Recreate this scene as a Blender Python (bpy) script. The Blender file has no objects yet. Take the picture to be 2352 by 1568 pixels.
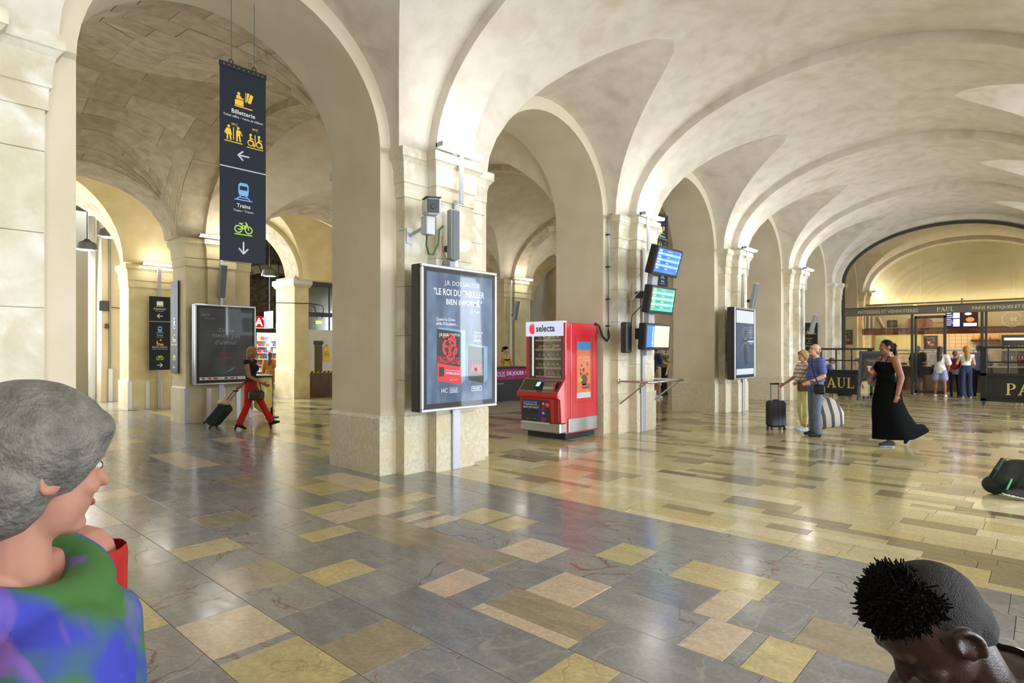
import bpy, bmesh, math, random
from mathutils import Vector, Matrix, Quaternion, noise
SC = bpy.context.scene
COL = SC.collection
R = random.Random(7)
# ------------------------------------------------------------------ camera, sky, light, exposure
TH = math.radians(42.0406)
cam_d = bpy.data.cameras.new('camera'); cam = bpy.data.objects.new('camera', cam_d); COL.objects.link(cam)
cam.location = (0, 0, 1.55)
cam.rotation_euler = (math.radians(90), 0, TH - math.radians(90))
cam_d.sensor_width = 36.0; cam_d.lens = 1363.0 / 2352.0 * 36.0
cam_d.shift_y = 20.0 / 2352.0
cam_d.clip_start = 0.05; cam_d.clip_end = 300
SC.camera = cam
world = bpy.data.worlds.new('sky'); SC.world = world; world.use_nodes = True
bg = world.node_tree.nodes['Background']; bg.inputs[0].default_value = (0.72, 0.86, 1.0, 1); bg.inputs[1].default_value = 2.2
def area(name, loc, direction, sx, sy, power, color):
    l = bpy.data.lights.new(name, 'AREA'); l.shape = 'RECTANGLE'; l.size = sx; l.size_y = sy; l.energy = power; l.color = color
    o = bpy.data.objects.new(name, l); COL.objects.link(o); o.location = loc
    o.rotation_euler = Vector(direction).to_track_quat('-Z', 'Y').to_euler()
    return o
# daylight through the arched openings of the street front (right of the picture) and of the platform side
for k in range(-1, 6):
    area('daylight', (2.8 + 4.95 * k, -8.2, 2.6), (0, 1, 0.05), 3.0, 4.4, 500, (0.86, 0.93, 1.0))
for k in range(-1, 3):
    area('daylight', (-2.0 + 4.95 * k, 21.5, 3.0), (0, -1, -0.1), 3.0, 3.2, 360, (0.9, 0.95, 1.0))
SC.view_settings.view_transform = 'Standard'; SC.view_settings.look = 'None'
SC.view_settings.gamma = 1.0; SC.view_settings.use_curve_mapping = False
SC.view_settings.exposure = 0.74
SC.cycles.max_bounces = 4; SC.cycles.diffuse_bounces = 3; SC.cycles.glossy_bounces = 3
SC.cycles.transmission_bounces = 6; SC.cycles.transparent_max_bounces = 8
SC.cycles.adaptive_threshold = 0.08
SC.cycles.sample_clamp_indirect = 6.0; SC.cycles.caustics_reflective = False; SC.cycles.caustics_refractive = False
# ------------------------------------------------------------------ materials
def lin(c):
    def f(v):
        v = v / 255.0
        return v / 12.92 if v <= 0.04045 else ((v + 0.055) / 1.055) ** 2.4
    return tuple(f(v) for v in c[:3]) + (1.0,)
MATS = {}
def mat(name, rgb, rough=0.6, metal=0.0, emit=None, estr=0.0, spec=0.5, coat=0.0, alpha=1.0, trans=0.0,
        rgb2=None, nscale=4.0, ndetail=6.0, nrange=(0.35, 0.65), bump=0.0, bscale=40.0, stretch=None, rgb3=None, n3=1.2, coords='Object', n3range=(0.5, 0.7)):
    if name in MATS: return MATS[name]
    m = bpy.data.materials.new(name); m.use_nodes = True
    nt = m.node_tree; b = nt.nodes['Principled BSDF']
    b.inputs['Base Color'].default_value = lin(rgb); b.inputs['Roughness'].default_value = rough
    b.inputs['Metallic'].default_value = metal; b.inputs['Specular IOR Level'].default_value = spec
    b.inputs['Coat Weight'].default_value = coat; b.inputs['Coat Roughness'].default_value = 0.03
    b.inputs['Alpha'].default_value = alpha; b.inputs['Transmission Weight'].default_value = trans
    if emit: b.inputs['Emission Color'].default_value = lin(emit); b.inputs['Emission Strength'].default_value = estr
    if rgb2 or bump or rgb3:
        tc = nt.nodes.new('ShaderNodeTexCoord'); src = tc.outputs[coords] if coords != 'Position' else nt.nodes.new('ShaderNodeNewGeometry').outputs['Position']
        if stretch:
            mp = nt.nodes.new('ShaderNodeMapping'); mp.inputs['Scale'].default_value = stretch
            nt.links.new(src, mp.inputs['Vector']); src = mp.outputs[0]
        col = None
        if rgb2:
            n = nt.nodes.new('ShaderNodeTexNoise'); n.inputs['Scale'].default_value = nscale; n.inputs['Detail'].default_value = ndetail
            nt.links.new(src, n.inputs['Vector'])
            mr = nt.nodes.new('ShaderNodeMapRange'); mr.inputs[1].default_value = nrange[0]; mr.inputs[2].default_value = nrange[1]
            nt.links.new(n.outputs[0], mr.inputs[0])
            mx = nt.nodes.new('ShaderNodeMix'); mx.data_type = 'RGBA'; mx.inputs[6].default_value = lin(rgb); mx.inputs[7].default_value = lin(rgb2)
            nt.links.new(mr.outputs[0], mx.inputs[0]); col = mx.outputs[2]
        if rgb3:
            n = nt.nodes.new('ShaderNodeTexNoise'); n.inputs['Scale'].default_value = n3; n.inputs['Detail'].default_value = 3.0; n.inputs['Distortion'].default_value = 1.5
            nt.links.new(src, n.inputs['Vector'])
            mr = nt.nodes.new('ShaderNodeMapRange'); mr.inputs[1].default_value = n3range[0]; mr.inputs[2].default_value = n3range[1]
            nt.links.new(n.outputs[0], mr.inputs[0])
            mx = nt.nodes.new('ShaderNodeMix'); mx.data_type = 'RGBA'; mx.inputs[7].default_value = lin(rgb3)
            if col: nt.links.new(col, mx.inputs[6])
            else: mx.inputs[6].default_value = lin(rgb)
            nt.links.new(mr.outputs[0], mx.inputs[0]); col = mx.outputs[2]
        if col: nt.links.new(col, b.inputs['Base Color'])
        if bump:
            n = nt.nodes.new('ShaderNodeTexNoise'); n.inputs['Scale'].default_value = bscale; n.inputs['Detail'].default_value = 2.0
            nt.links.new(src, n.inputs['Vector'])
            bp = nt.nodes.new('ShaderNodeBump'); bp.inputs['Strength'].default_value = bump; bp.inputs['Distance'].default_value = 0.01
            nt.links.new(n.outputs[0], bp.inputs['Height']); nt.links.new(bp.outputs[0], b.inputs['Normal'])
    MATS[name] = m
    return m
def stone_floor(name, rgb, rgb2, veins=None, rough=0.16):
    """polished limestone: mottled, streaked along the bed, sparse veins"""
    m = bpy.data.materials.new(name); m.use_nodes = True; nt = m.node_tree; b = nt.nodes['Principled BSDF']
    g = nt.nodes.new('ShaderNodeNewGeometry'); oi = nt.nodes.new('ShaderNodeObjectInfo')
    ad = nt.nodes.new('ShaderNodeVectorMath'); ad.operation = 'ADD'
    sc = nt.nodes.new('ShaderNodeMath'); sc.operation = 'MULTIPLY'; sc.inputs[1].default_value = 37.0
    nt.links.new(oi.outputs['Random'], sc.inputs[0]); cb = nt.nodes.new('ShaderNodeCombineXYZ'); nt.links.new(sc.outputs[0], cb.inputs[2])
    nt.links.new(g.outputs['Position'], ad.inputs[0]); nt.links.new(cb.outputs[0], ad.inputs[1])
    mp = nt.nodes.new('ShaderNodeMapping'); mp.inputs['Scale'].default_value = (4.2, 1.3, 1.0); nt.links.new(ad.outputs[0], mp.inputs[0])
    n = nt.nodes.new('ShaderNodeTexNoise'); n.inputs['Scale'].default_value = 2.2; n.inputs['Detail'].default_value = 6; n.inputs['Distortion'].default_value = 0.6
    n.inputs['Roughness'].default_value = 0.62
    nt.links.new(mp.outputs[0], n.inputs['Vector'])
    mr = nt.nodes.new('ShaderNodeMapRange'); mr.inputs[1].default_value = 0.30; mr.inputs[2].default_value = 0.74; nt.links.new(n.outputs[0], mr.inputs[0])
    mx = nt.nodes.new('ShaderNodeMix'); mx.data_type = 'RGBA'; mx.inputs[6].default_value = lin(rgb); mx.inputs[7].default_value = lin(rgb2)
    nt.links.new(mr.outputs[0], mx.inputs[0]); col = mx.outputs[2]
    n2 = nt.nodes.new('ShaderNodeTexNoise'); n2.inputs['Scale'].default_value = 42; n2.inputs['Detail'].default_value = 2; nt.links.new(ad.outputs[0], n2.inputs['Vector'])
    hs = nt.nodes.new('ShaderNodeMapRange'); hs.inputs[1].default_value = 0.3; hs.inputs[2].default_value = 0.7; hs.inputs[3].default_value = 0.86; hs.inputs[4].default_value = 1.1
    nt.links.new(n2.outputs[0], hs.inputs[0])
    hv = nt.nodes.new('ShaderNodeHueSaturation'); nt.links.new(hs.outputs[0], hv.inputs['Value']); nt.links.new(col, hv.inputs['Color']); col = hv.outputs[0]
    if veins:
        vn = nt.nodes.new('ShaderNodeTexNoise'); vn.inputs['Scale'].default_value = 1.1; vn.inputs['Detail'].default_value = 5; vn.inputs['Distortion'].default_value = 1.2
        nt.links.new(ad.outputs[0], vn.inputs['Vector'])
        s1 = nt.nodes.new('ShaderNodeMath'); s1.operation = 'SUBTRACT'; s1.inputs[1].default_value = 0.5; nt.links.new(vn.outputs[0], s1.inputs[0])
        s2 = nt.nodes.new('ShaderNodeMath'); s2.operation = 'ABSOLUTE'; nt.links.new(s1.outputs[0], s2.inputs[0])
        s3 = nt.nodes.new('ShaderNodeMapRange'); s3.inputs[1].default_value = 0.0; s3.inputs[2].default_value = 0.009; s3.inputs[3].default_value = 0.85; s3.inputs[4].default_value = 0.0
        nt.links.new(s2.outputs[0], s3.inputs[0])
        m2 = nt.nodes.new('ShaderNodeMix'); m2.data_type = 'RGBA'; m2.inputs[7].default_value = lin(veins)
        nt.links.new(s3.outputs[0], m2.inputs[0]); nt.links.new(col, m2.inputs[6]); col = m2.outputs[2]
    nt.links.new(col, b.inputs['Base Color'])
    rr = nt.nodes.new('ShaderNodeMapRange'); rr.inputs[1].default_value = 0.3; rr.inputs[2].default_value = 0.7; rr.inputs[3].default_value = rough * 0.75; rr.inputs[4].default_value = rough * 1.4
    nt.links.new(n.outputs[0], rr.inputs[0]); nt.links.new(rr.outputs[0], b.inputs['Roughness'])
    bn = nt.nodes.new('ShaderNodeTexNoise'); bn.inputs['Scale'].default_value = 5.0; bn.inputs['Detail'].default_value = 1; nt.links.new(ad.outputs[0], bn.inputs['Vector'])
    bp = nt.nodes.new('ShaderNodeBump'); bp.inputs['Strength'].default_value = 0.06; bp.inputs['Distance'].default_value = 0.02
    nt.links.new(bn.outputs[0], bp.inputs['Height']); nt.links.new(bp.outputs[0], b.inputs['Normal'])
    b.inputs['Specular IOR Level'].default_value = 0.62
    MATS[name] = m
    return m
# ------------------------------------------------------------------ mesh helpers
class MB:
    """collects faces; build() links ONE mesh object"""
    def __init__(self): self.v = []; self.f = []; self.mi = []; self.cur = 0
    def add(self, vs, fs):
        o = len(self.v); self.v += [tuple(p) for p in vs]
        for f in fs: self.f.append(tuple(o + i for i in f)); self.mi.append(self.cur)
        return self
    def box(self, x0, x1, y0, y1, z0, z1, M=None):
        vs = [Vector((x, y, z)) for z in (z0, z1) for y in (y0, y1) for x in (x0, x1)]
        if M is not None: vs = [M @ p for p in vs]
        return self.add(vs, [(0, 2, 3, 1), (4, 5, 7, 6), (0, 1, 5, 4), (2, 6, 7, 3), (0, 4, 6, 2), (1, 3, 7, 5)])
    def bbox(self, x0, x1, y0, y1, z0, z1, b=0.01, M=None):
        """box with chamfered edges"""
        b = min(b, (x1 - x0) * .45, (y1 - y0) * .45, (z1 - z0) * .45)
        rings = []
        for z, i in ((z0, b), (z0 + b, 0), (z1 - b, 0), (z1, b)):
            xa, xb, ya, yb = x0 + i, x1 - i, y0 + i, y1 - i
            c = b * 0.6 if i else b
            rings.append([(xa + c, ya, z), (xb - c, ya, z), (xb, ya + c, z), (xb, yb - c, z), (xb - c, yb, z), (xa + c, yb, z), (xa, yb - c, z), (xa, ya + c, z)])
        return self.loft([[Vector(p) if M is None else M @ Vector(p) for p in r] for r in rings], True, True, True)
    def loft(self, rings, closed=True, cap0=False, cap1=False):
        n = len(rings[0]); vs = [p for r in rings for p in r]; fs = []
        for i in range(len(rings) - 1):
            for j in range(n if closed else n - 1):
                k = (j + 1) % n
                fs.append((i * n + j, i * n + k, (i + 1) * n + k, (i + 1) * n + j))
        if cap0: fs.append(tuple(reversed(range(n))))
        if cap1: fs.append(tuple((len(rings) - 1) * n + j for j in range(n)))
        return self.add(vs, fs)
    def grid(self, P):
        """P[i][j] points"""
        return self.loft(P, closed=False)
    def tube(self, pts, r, n=8, cap=True):
        pts = [Vector(p) for p in pts]; rr = r if isinstance(r, (list, tuple)) else [r] * len(pts)
        rings = []; up = None
        for i, p in enumerate(pts):
            t = (pts[min(i + 1, len(pts) - 1)] - pts[max(i - 1, 0)]).normalized()
            if up is None:
                up = Vector((0, 0, 1)) if abs(t.z) < 0.9 else Vector((1, 0, 0))
            a = t.cross(up).normalized(); b_ = a.cross(t).normalized(); up = b_
            rings.append([p + a * (math.cos(2 * math.pi * j / n) * rr[i]) + b_ * (math.sin(2 * math.pi * j / n) * rr[i]) for j in range(n)])
        return self.loft(rings, True, cap, cap)
    def lathe(self, prof, o=(0, 0, 0), n=16, M=None):
        o = Vector(o); rings = []
        for r, z in prof:
            ring = [Vector((r * math.cos(2 * math.pi * j / n), r * math.sin(2 * math.pi * j / n), z)) for j in range(n)]
            rings.append([(M @ p if M is not None else p) + o for p in ring])
        return self.loft(rings, True, True, True)
    def ell(self, c, rx, ry, rz, rot=None, n=14, m=9):
        c = Vector(c); rings = []
        for i in range(m + 1):
            a = math.pi * i / m; s = max(math.sin(a), 1e-3)
            ring = [Vector((rx * s * math.cos(2 * math.pi * j / n), ry * s * math.sin(2 * math.pi * j / n), -rz * math.cos(a))) for j in range(n)]
            if rot is not None: ring = [rot @ p for p in ring]
            rings.append([p + c for p in ring])
        return self.loft(rings, True, True, True)
    def cap(self, p, q, r1, r2, n=12, flat=1.0, side=None):
        """rounded cone; flat<1 squashes it across 'side'"""
        p = Vector(p); q = Vector(q); d = q - p; L = d.length
        t = d / L if L > 1e-6 else Vector((0, 0, 1))
        up = Vector(side) if side is not None else (Vector((0, 0, 1)) if abs(t.z) < 0.9 else Vector((1, 0, 0)))
        a = (up - t * up.dot(t)).normalized(); b_ = t.cross(a)
        rings = []
        for i in range(5):
            an = math.pi / 2 * (1 - i / 4.0); rings.append((p - t * (r1 * math.sin(an)), max(r1 * math.cos(an), r1 * .03)))
        for i in range(5):
            an = math.pi / 2 * (i / 4.0); rings.append((q + t * (r2 * math.sin(an)), max(r2 * math.cos(an), r2 * .03)))
        return self.loft([[c + a * (flat * rad * math.cos(2 * math.pi * j / n)) + b_ * (rad * math.sin(2 * math.pi * j / n)) for j in range(n)] for c, rad in rings], True, True, True)
    def prism(self, poly, o, r, u, depth, n=None):
        """poly (2d) extruded: point = o + r*x + u*y, thickness depth along n"""
        o, r, u = Vector(o), Vector(r), Vector(u); n = Vector(n) if n is not None else r.cross(u).normalized()
        A = [o + r * x + u * y for x, y in poly]; B = [p + n * depth for p in A]; k = len(A)
        self.add(A + B, [tuple(reversed(range(k))), tuple(range(k, 2 * k))] + [(i, (i + 1) % k, k + (i + 1) % k, k + i) for i in range(k)])
        return self
    def mesh(self, name, mats, smooth=False):
        me = bpy.data.meshes.new(name); me.from_pydata(self.v, [], self.f)
        for m in (mats if isinstance(mats, (list, tuple)) else [mats]): me.materials.append(m)
        if len(me.materials) > 1: me.polygons.foreach_set('material_index', self.mi)
        if smooth: me.polygons.foreach_set('use_smooth', [True] * len(me.polygons))
        me.update(); return me
    def build(self, name, mats, parent=None, smooth=False, loc=None, fix=True, angle=None):
        me = self.mesh(name, mats, smooth)
        if fix:
            bm = bmesh.new(); bm.from_mesh(me); bmesh.ops.recalc_face_normals(bm, faces=bm.faces); bm.to_mesh(me); bm.free()
        if smooth and angle: me.set_sharp_from_angle(angle=math.radians(angle))
        return link(name, me, parent, loc)
def link(name, data, parent=None, loc=None):
    o = bpy.data.objects.new(name, data); COL.objects.link(o)
    if parent is not None: o.parent = parent
    if loc is not None: o.location = loc
    return o
def tag(o, label=None, cat=None, group=None, kind=None):
    if label: o['label'] = label
    if cat: o['category'] = cat
    if group: o['group'] = group
    if kind: o['kind'] = kind
    return o
def thing(name, label, cat, loc=(0, 0, 0), rz=0.0, group=None, kind=None):
    o = bpy.data.objects.new(name, None); COL.objects.link(o); o.empty_display_size = 0.1
    o.location = loc; o.rotation_euler = (0, 0, rz)
    return tag(o, label, cat, group, kind)
def copy_tree(o, parent=None):
    c = o.copy(); COL.objects.link(c); c.parent = parent
    for ch in list(o.children): copy_tree(ch, c)
    return c
V = Vector
# ---- flat print: outlines in a plane given by origin o, right r, up u
class Flat:
    def __init__(self): self.polys = []
    def poly(self, pts): self.polys.append(list(pts)); return self
    def rect(self, x0, y0, x1, y1): return self.poly([(x0, y0), (x1, y0), (x1, y1), (x0, y1)])
    def disc(self, cx, cy, r, n=16, ry=None): return self.poly([(cx + r * math.cos(2 * math.pi * i / n), cy + (ry or r) * math.sin(2 * math.pi * i / n)) for i in range(n)])
    def ring(self, cx, cy, r, w, n=20, a0=0.0, a1=360.0):
        for i in range(n):
            p, q = math.radians(a0 + (a1 - a0) * i / n), math.radians(a0 + (a1 - a0) * (i + 1) / n)
            self.poly([(cx + (r - w / 2) * math.cos(p), cy + (r - w / 2) * math.sin(p)), (cx + (r + w / 2) * math.cos(p), cy + (r + w / 2) * math.sin(p)),
                       (cx + (r + w / 2) * math.cos(q), cy + (r + w / 2) * math.sin(q)), (cx + (r - w / 2) * math.cos(q), cy + (r - w / 2) * math.sin(q))])
        return self
    def line(self, pts, w, rnd=True):
        for (x0, y0), (x1, y1) in zip(pts[:-1], pts[1:]):
            L = math.hypot(x1 - x0, y1 - y0) or 1e-6; nx, ny = -(y1 - y0) / L * w / 2, (x1 - x0) / L * w / 2
            self.poly([(x0 + nx, y0 + ny), (x0 - nx, y0 - ny), (x1 - nx, y1 - ny), (x1 + nx, y1 + ny)])
        if rnd:
            for x, y in pts: self.disc(x, y, w / 2, 10)
        return self
    def build(self, name, m, parent, o, r, u, s=1.0):
        o, r, u = V(o), V(r), V(u); mb = MB(); n = r.cross(u).normalized()
        for k, p in enumerate(self.polys):
            mb.add([o + r * (x * s) + u * (y * s) + n * (0.00004 * (k % 7)) for x, y in p], [tuple(range(len(p)))])
        return mb.build(name, m, parent, fix=False)
TMP = bpy.data.scenes.new('workbench')
def eval_alone(ob):
    """evaluates one object in an otherwise empty scene (fast)"""
    for o in list(TMP.collection.objects): TMP.collection.objects.unlink(o)
    TMP.collection.objects.link(ob)
    with bpy.context.temp_override(scene=TMP, view_layer=TMP.view_layers[0]):
        dg = bpy.context.evaluated_depsgraph_get(); dg.update()
    return ob.evaluated_get(dg)
def text(body, m, parent, o, r, u, w=None, h=None, size=None, align='CENTER', name='lettering', bold=0.0, shear=0.0, res=2, spacing=1.0):
    """flat printed text; w/h fit the ink box to that size in metres"""
    cu = bpy.data.curves.new('t', 'FONT'); cu.body = body; cu.align_x = align; cu.resolution_u = res; cu.shear = shear; cu.offset = bold; cu.space_character = spacing
    ob = bpy.data.objects.new('t', cu); me = bpy.data.meshes.new_from_object(eval_alone(ob)); bpy.data.objects.remove(ob); bpy.data.curves.remove(cu)
    xs = [v.co.x for v in me.vertices]; ys = [v.co.y for v in me.vertices]
    x0, x1, y0, y1 = min(xs), max(xs), min(ys), max(ys)
    sx = sy = size or 1.0
    if h: sy = sx = h / (y1 - y0)
    if w:
        sx = w / (x1 - x0)
        if not h: sy = sx
    cx = {'CENTER': (x0 + x1) / 2, 'LEFT': x0, 'RIGHT': x1}[align]
    o, r, u = V(o), V(r), V(u)
    for v in me.vertices: v.co = o + r * ((v.co.x - cx) * sx) + u * ((v.co.y - (y0 + y1) / 2) * sy)
    me.materials.clear(); me.materials.append(m); me.name = name
    return link(name, me, parent)
# ------------------------------------------------------------------ stone and plaster
plaster = mat('plaster', (226, 219, 203), 0.85, rgb2=(214, 205, 184), nscale=1.6, bump=0.25, bscale=55, coords='Position')
vaultm = mat('vault_plaster', (224, 216, 203), 0.88, rgb2=(213, 203, 187), nscale=3.2, ndetail=5, nrange=(0.4, 0.65), bump=0.5, bscale=14, rgb3=(198, 185, 160), n3=1.1, n3range=(0.56, 0.82), coords='Position')
aislem = mat('aisle_vault_stone', (212, 199, 170), 0.9, rgb2=(192, 176, 144), nscale=5.0, ndetail=5, nrange=(0.35, 0.65), bump=0.5, bscale=18, rgb3=(160, 142, 110), n3=2.2, n3range=(0.52, 0.8), coords='Position')
warmv = mat('warm_vault_plaster', (226, 212, 172), 0.88, rgb2=(212, 196, 150), nscale=2.0, bump=0.35, bscale=18, coords='Position')
limest = mat('pilaster_limestone', (224, 216, 196), 0.82, rgb2=(206, 194, 166), nscale=3.0, ndetail=5, bump=0.6, bscale=30, rgb3=(236, 232, 220), n3=2.0, coords='Position')
plinthm = mat('plinth_limestone', (214, 205, 184), 0.6, rgb2=(196, 183, 154), nscale=22.0, ndetail=5, nrange=(0.4, 0.68), bump=0.3, bscale=60, rgb3=(206, 190, 154), n3=2.2, coords='Position')
jambm = mat('jamb_plaster', (222, 210, 188), 0.85, rgb2=(212, 198, 172), nscale=1.2, bump=0.2, bscale=60, coords='Position')
ochrem = mat('ochre_stone', (212, 198, 160), 0.85, rgb2=(196, 180, 138), nscale=2.6, ndetail=5, bump=0.5, bscale=26, coords='Position')
ZS = 4.05
PX = [5.28 + 4.95 * k for k in range(-2, 6)]          # pillar centres along the hall
# ------------------------------------------------------------------ vaults
def vault_bay(mbm, mbl, xa, xb, xc, w, yc, a, b, zs, walls, n=20, m=14, grids=None):
    """one groined bay. main barrel runs along x; 'walls' = list of (sign, y_wall, rise, slope)"""
    def main(y): return zs + b * math.sqrt(max(0.0, 1 - ((y - yc) / a) ** 2))
    def lun(x, y, wl):
        s, yw, rise, slope = wl; d = (yw - y) * s
        return zs + (rise + slope * d) * math.sqrt(max(0.0, 1 - ((x - xc) / w) ** 2))
    xs = [xa] + [xc - w * math.cos(math.pi * i / n) for i in range(n + 1)] + [xb]
    crease = {}
    for wl in walls:
        s = wl[0]; cr = []
        for x in xs:
            if abs(x - xc) >= w - 1e-6: cr.append(yc + s * a); continue
            lo, hi = 0.0, a - 1e-5                      # distance from the centre line where both heights meet
            f = lambda d: main(yc + s * d) - lun(x, yc + s * d, wl)
            if f(lo) < 0: cr.append(yc); continue
            for _ in range(40):
                md = (lo + hi) / 2
                if f(md) > 0: lo = md
                else: hi = md
            cr.append(yc + s * lo)
        crease[s] = cr
        P = []
        for x, y1 in zip(xs[1:-1], cr[1:-1]):
            yw = wl[1]; P.append([(x, yw + (y1 - yw) * j / 8.0, lun(x, yw + (y1 - yw) * j / 8.0, wl) if abs(x - xc) < w - 1e-6 else zs) for j in range(9)])
        mbl.grid(P)
        if grids is not None: grids.append(P)
    P = []
    for i, x in enumerate(xs):
        y0 = crease[-1][i] if -1 in crease else yc - a; y1 = crease[1][i] if 1 in crease else yc + a
        t0 = math.acos(max(-1, min(1, (y0 - yc) / a))); t1 = math.acos(max(-1, min(1, (y1 - yc) / a)))
        row = []
        for j in range(2 * m + 1):
            t = t0 + (t1 - t0) * j / (2.0 * m); y = yc + a * math.cos(t); row.append((x, y, main(y)))
        P.append(row)
    mbm.grid(P)
    if grids is not None: grids.append(P)
def rib(mb, xc, hw, yc, ai, bi, ao, bo, zs, n=40):
    P = [[], [], [], []]
    for j in range(n + 1):
        t = math.pi * j / n; c, s = math.cos(t), math.sin(t)
        P[0].append((xc - hw, yc + ao * c, zs + bo * s)); P[1].append((xc - hw, yc + ai * c, zs + bi * s))
        P[2].append((xc + hw, yc + ai * c, zs + bi * s)); P[3].append((xc + hw, yc + ao * c, zs + bo * s))
    mb.add(sum(P[0:2], []), [(i, i + 1, n + 2 + i, n + 1 + i) for i in range(n)])
    mb.add(sum(P[1:3], []), [(i, i + 1, n + 2 + i, n + 1 + i) for i in range(n)])
    mb.add(sum(P[2:4], []), [(i, i + 1, n + 2 + i, n + 1 + i) for i in range(n)])
def arcade(name, xcs, hw, rise, zs, y0, y1, xa, xb, ztop, mats, z_low=None, n=28, hw1=None, rise1=None):
    """wall slab with arched openings above springing height (piers below are pillars); hw1/rise1: opening at the y1 face"""
    mb = MB(); hw1 = hw1 or hw; rise1 = rise1 or rise
    edges = [xa]
    for xc in xcs: edges += [xc - hw, xc + hw]
    edges.append(xb)
    for i in range(0, len(edges), 2):
        if edges[i + 1] - edges[i] > 0.01:
            mb.cur = 0; mb.box(edges[i], edges[i + 1], y0, y1, zs, ztop)
    for xc in xcs:
        A = []; B = []
        for j in range(n + 1):
            t = math.pi * (1 - j / n)
            A.append((xc + hw * math.cos(t), zs + rise * math.sin(t))); B.append((xc + hw1 * math.cos(t), zs + rise1 * math.sin(t)))
        mb.cur = 0
        mb.grid([[(x, y0, z) for x, z in A], [(x, y0, ztop) for x, z in A]])
        mb.grid([[(x, y1, z) for x, z in B], [(x, y1, ztop) for x, z in B]])
        mb.cur = 1
        mb.grid([[(x, y0, z) for x, z in A], [(x, y1, z) for x, z in B]])
    return tag(mb.build(name, mats), kind='structure')
# nave
mm, ml = MB(), MB()
for k in range(len(PX) - 1):
    vault_bay(mm, ml, PX[k], PX[k + 1], (PX[k] + PX[k + 1]) / 2, 1.70, 2.55, 3.39, 2.06, ZS, [(1, 6.11, 1.64, 0.112), (-1, -1.01, 1.64, 0.112)])
ceil = tag(mm.build('ceiling', vaultm, smooth=True, fix=False), kind='structure')
ml.build('vault_lunettes', vaultm, ceil, smooth=True, fix=False)
for x in PX:
    mb = MB(); rib(mb, x, 0.315, 2.55, 3.22, 1.90, 3.42, 2.09, ZS); mb.build('transverse_rib', vaultm, ceil, smooth=True, fix=False, angle=40)
XC1 = [(PX[k] + PX[k + 1]) / 2 for k in range(len(PX) - 1)]
arcade('wall_left', XC1, 1.545, 1.48, 4.0, 6.11, 7.21, PX[0] - 1, PX[-1] + 1, 6.6, [jambm, jambm])
arcade('wall_right', XC1, 1.545, 1.48, 4.0, -2.11, -1.01, PX[0] - 1, PX[-1] + 1, 6.6, [plaster, jambm])
# side aisle behind the left arcade
X2 = [5.38 + 4.95 * k for k in range(-2, 5)]
creamv = mat('cream_vault', (226, 214, 188), .88, rgb2=(216, 202, 172), nscale=3, ndetail=5, bump=.4, bscale=16, coords='Position')
mm, ml = MB(), MB(); AG = []
for k in range(len(X2) - 1):
    xa, xb = X2[k] - .05, X2[k + 1] - .05; mm.cur = ml.cur = 1 if k >= 2 else 0
    vault_bay(mm, ml, xa, xb, (xa + xb) / 2, 1.66, 10.37, 3.16, 2.02, 3.93, [(1, 13.53, 1.22, 0.245), (-1, 7.21, 1.62, 0.12)], grids=AG if k == 1 else None)
ca = tag(mm.build('ceiling_aisle', [aislem, creamv], smooth=True, fix=False), kind='structure')
ml.build('vault_lunettes', [aislem, creamv], ca, smooth=True, fix=False)
for x in X2:
    mb = MB(); rib(mb, x - .05, 0.29, 10.37, 3.0, 1.87, 3.2, 2.06, 3.93); mb.build('transverse_rib', aislem, ca, smooth=True, fix=False, angle=40)
# coursed stones of the two aisle bays seen through the arches
def stones(P, bi, bj, parent, mats, rs, off=.011):
    ni, nj = len(P) - 1, len(P[0]) - 1; row = 0
    for j0 in range(0, nj, bj):
        j1 = min(j0 + bj, nj); i0 = 0; first = True; row += 1
        while i0 < ni:
            i1 = min(i0 + (bi // 2 if first and row % 2 else bi), ni); first = False
            pts = [[V(P[i][j]) for j in range(j0, j1 + 1)] for i in range(i0, i1 + 1)]
            c = sum((p for r_ in pts for p in r_), V((0, 0, 0))) / (len(pts) * len(pts[0]))
            du, dv = pts[-1][len(pts[0]) // 2] - pts[0][len(pts[0]) // 2], pts[len(pts) // 2][-1] - pts[len(pts) // 2][0]
            if du.length > .08 and dv.length > .06:
                nn = du.cross(dv).normalized(); nn = -nn if nn.z > 0 else nn
                k = 1 - .012 / max(.1, min(du.length, dv.length)); o_ = off * rs.uniform(.4, 1.3)
                A = [[c + (p - c) * k + nn * o_ for p in r_] for r_ in pts]; B = [[c + (p - c) * (k + .004) - nn * .004 for p in r_] for r_ in pts]
                mb = MB(); mb.grid(A); rim = lambda G: G[0][:] + [r_[-1] for r_ in G[1:]] + G[-1][-2::-1] + [r_[0] for r_ in G[-2:0:-1]]
                mb.loft([rim(A), rim(B)]); mb.build('vault_stone', mats[rs.randrange(len(mats))], parent, fix=False)
            i0 = i1
ASM = [aislem] + [mat('aisle_stone_%d' % q, c1, .9, rgb2=c2, nscale=6, ndetail=5, bump=.5, bscale=20, coords='Position') for q, (c1, c2) in enumerate([((204, 189, 158), (184, 168, 136)), ((218, 206, 178), (196, 182, 150)), ((196, 180, 148), (176, 160, 128))])]
rsv = random.Random(9)
for P in AG: stones(P, 5 if len(P[0]) > 12 else 3, 3 if len(P[0]) > 12 else 2, ca, ASM, rsv)
XC2 = [(X2[k] + X2[k + 1]) / 2 for k in range(len(X2) - 1)]
arcade('wall_aisle', XC2, 1.64, 1.18, 3.93, 13.53, 14.28, X2[0] - 1, X2[-1] + 1, 6.4, [aislem, aislem], hw1=1.62, rise1=1.08)
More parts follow.
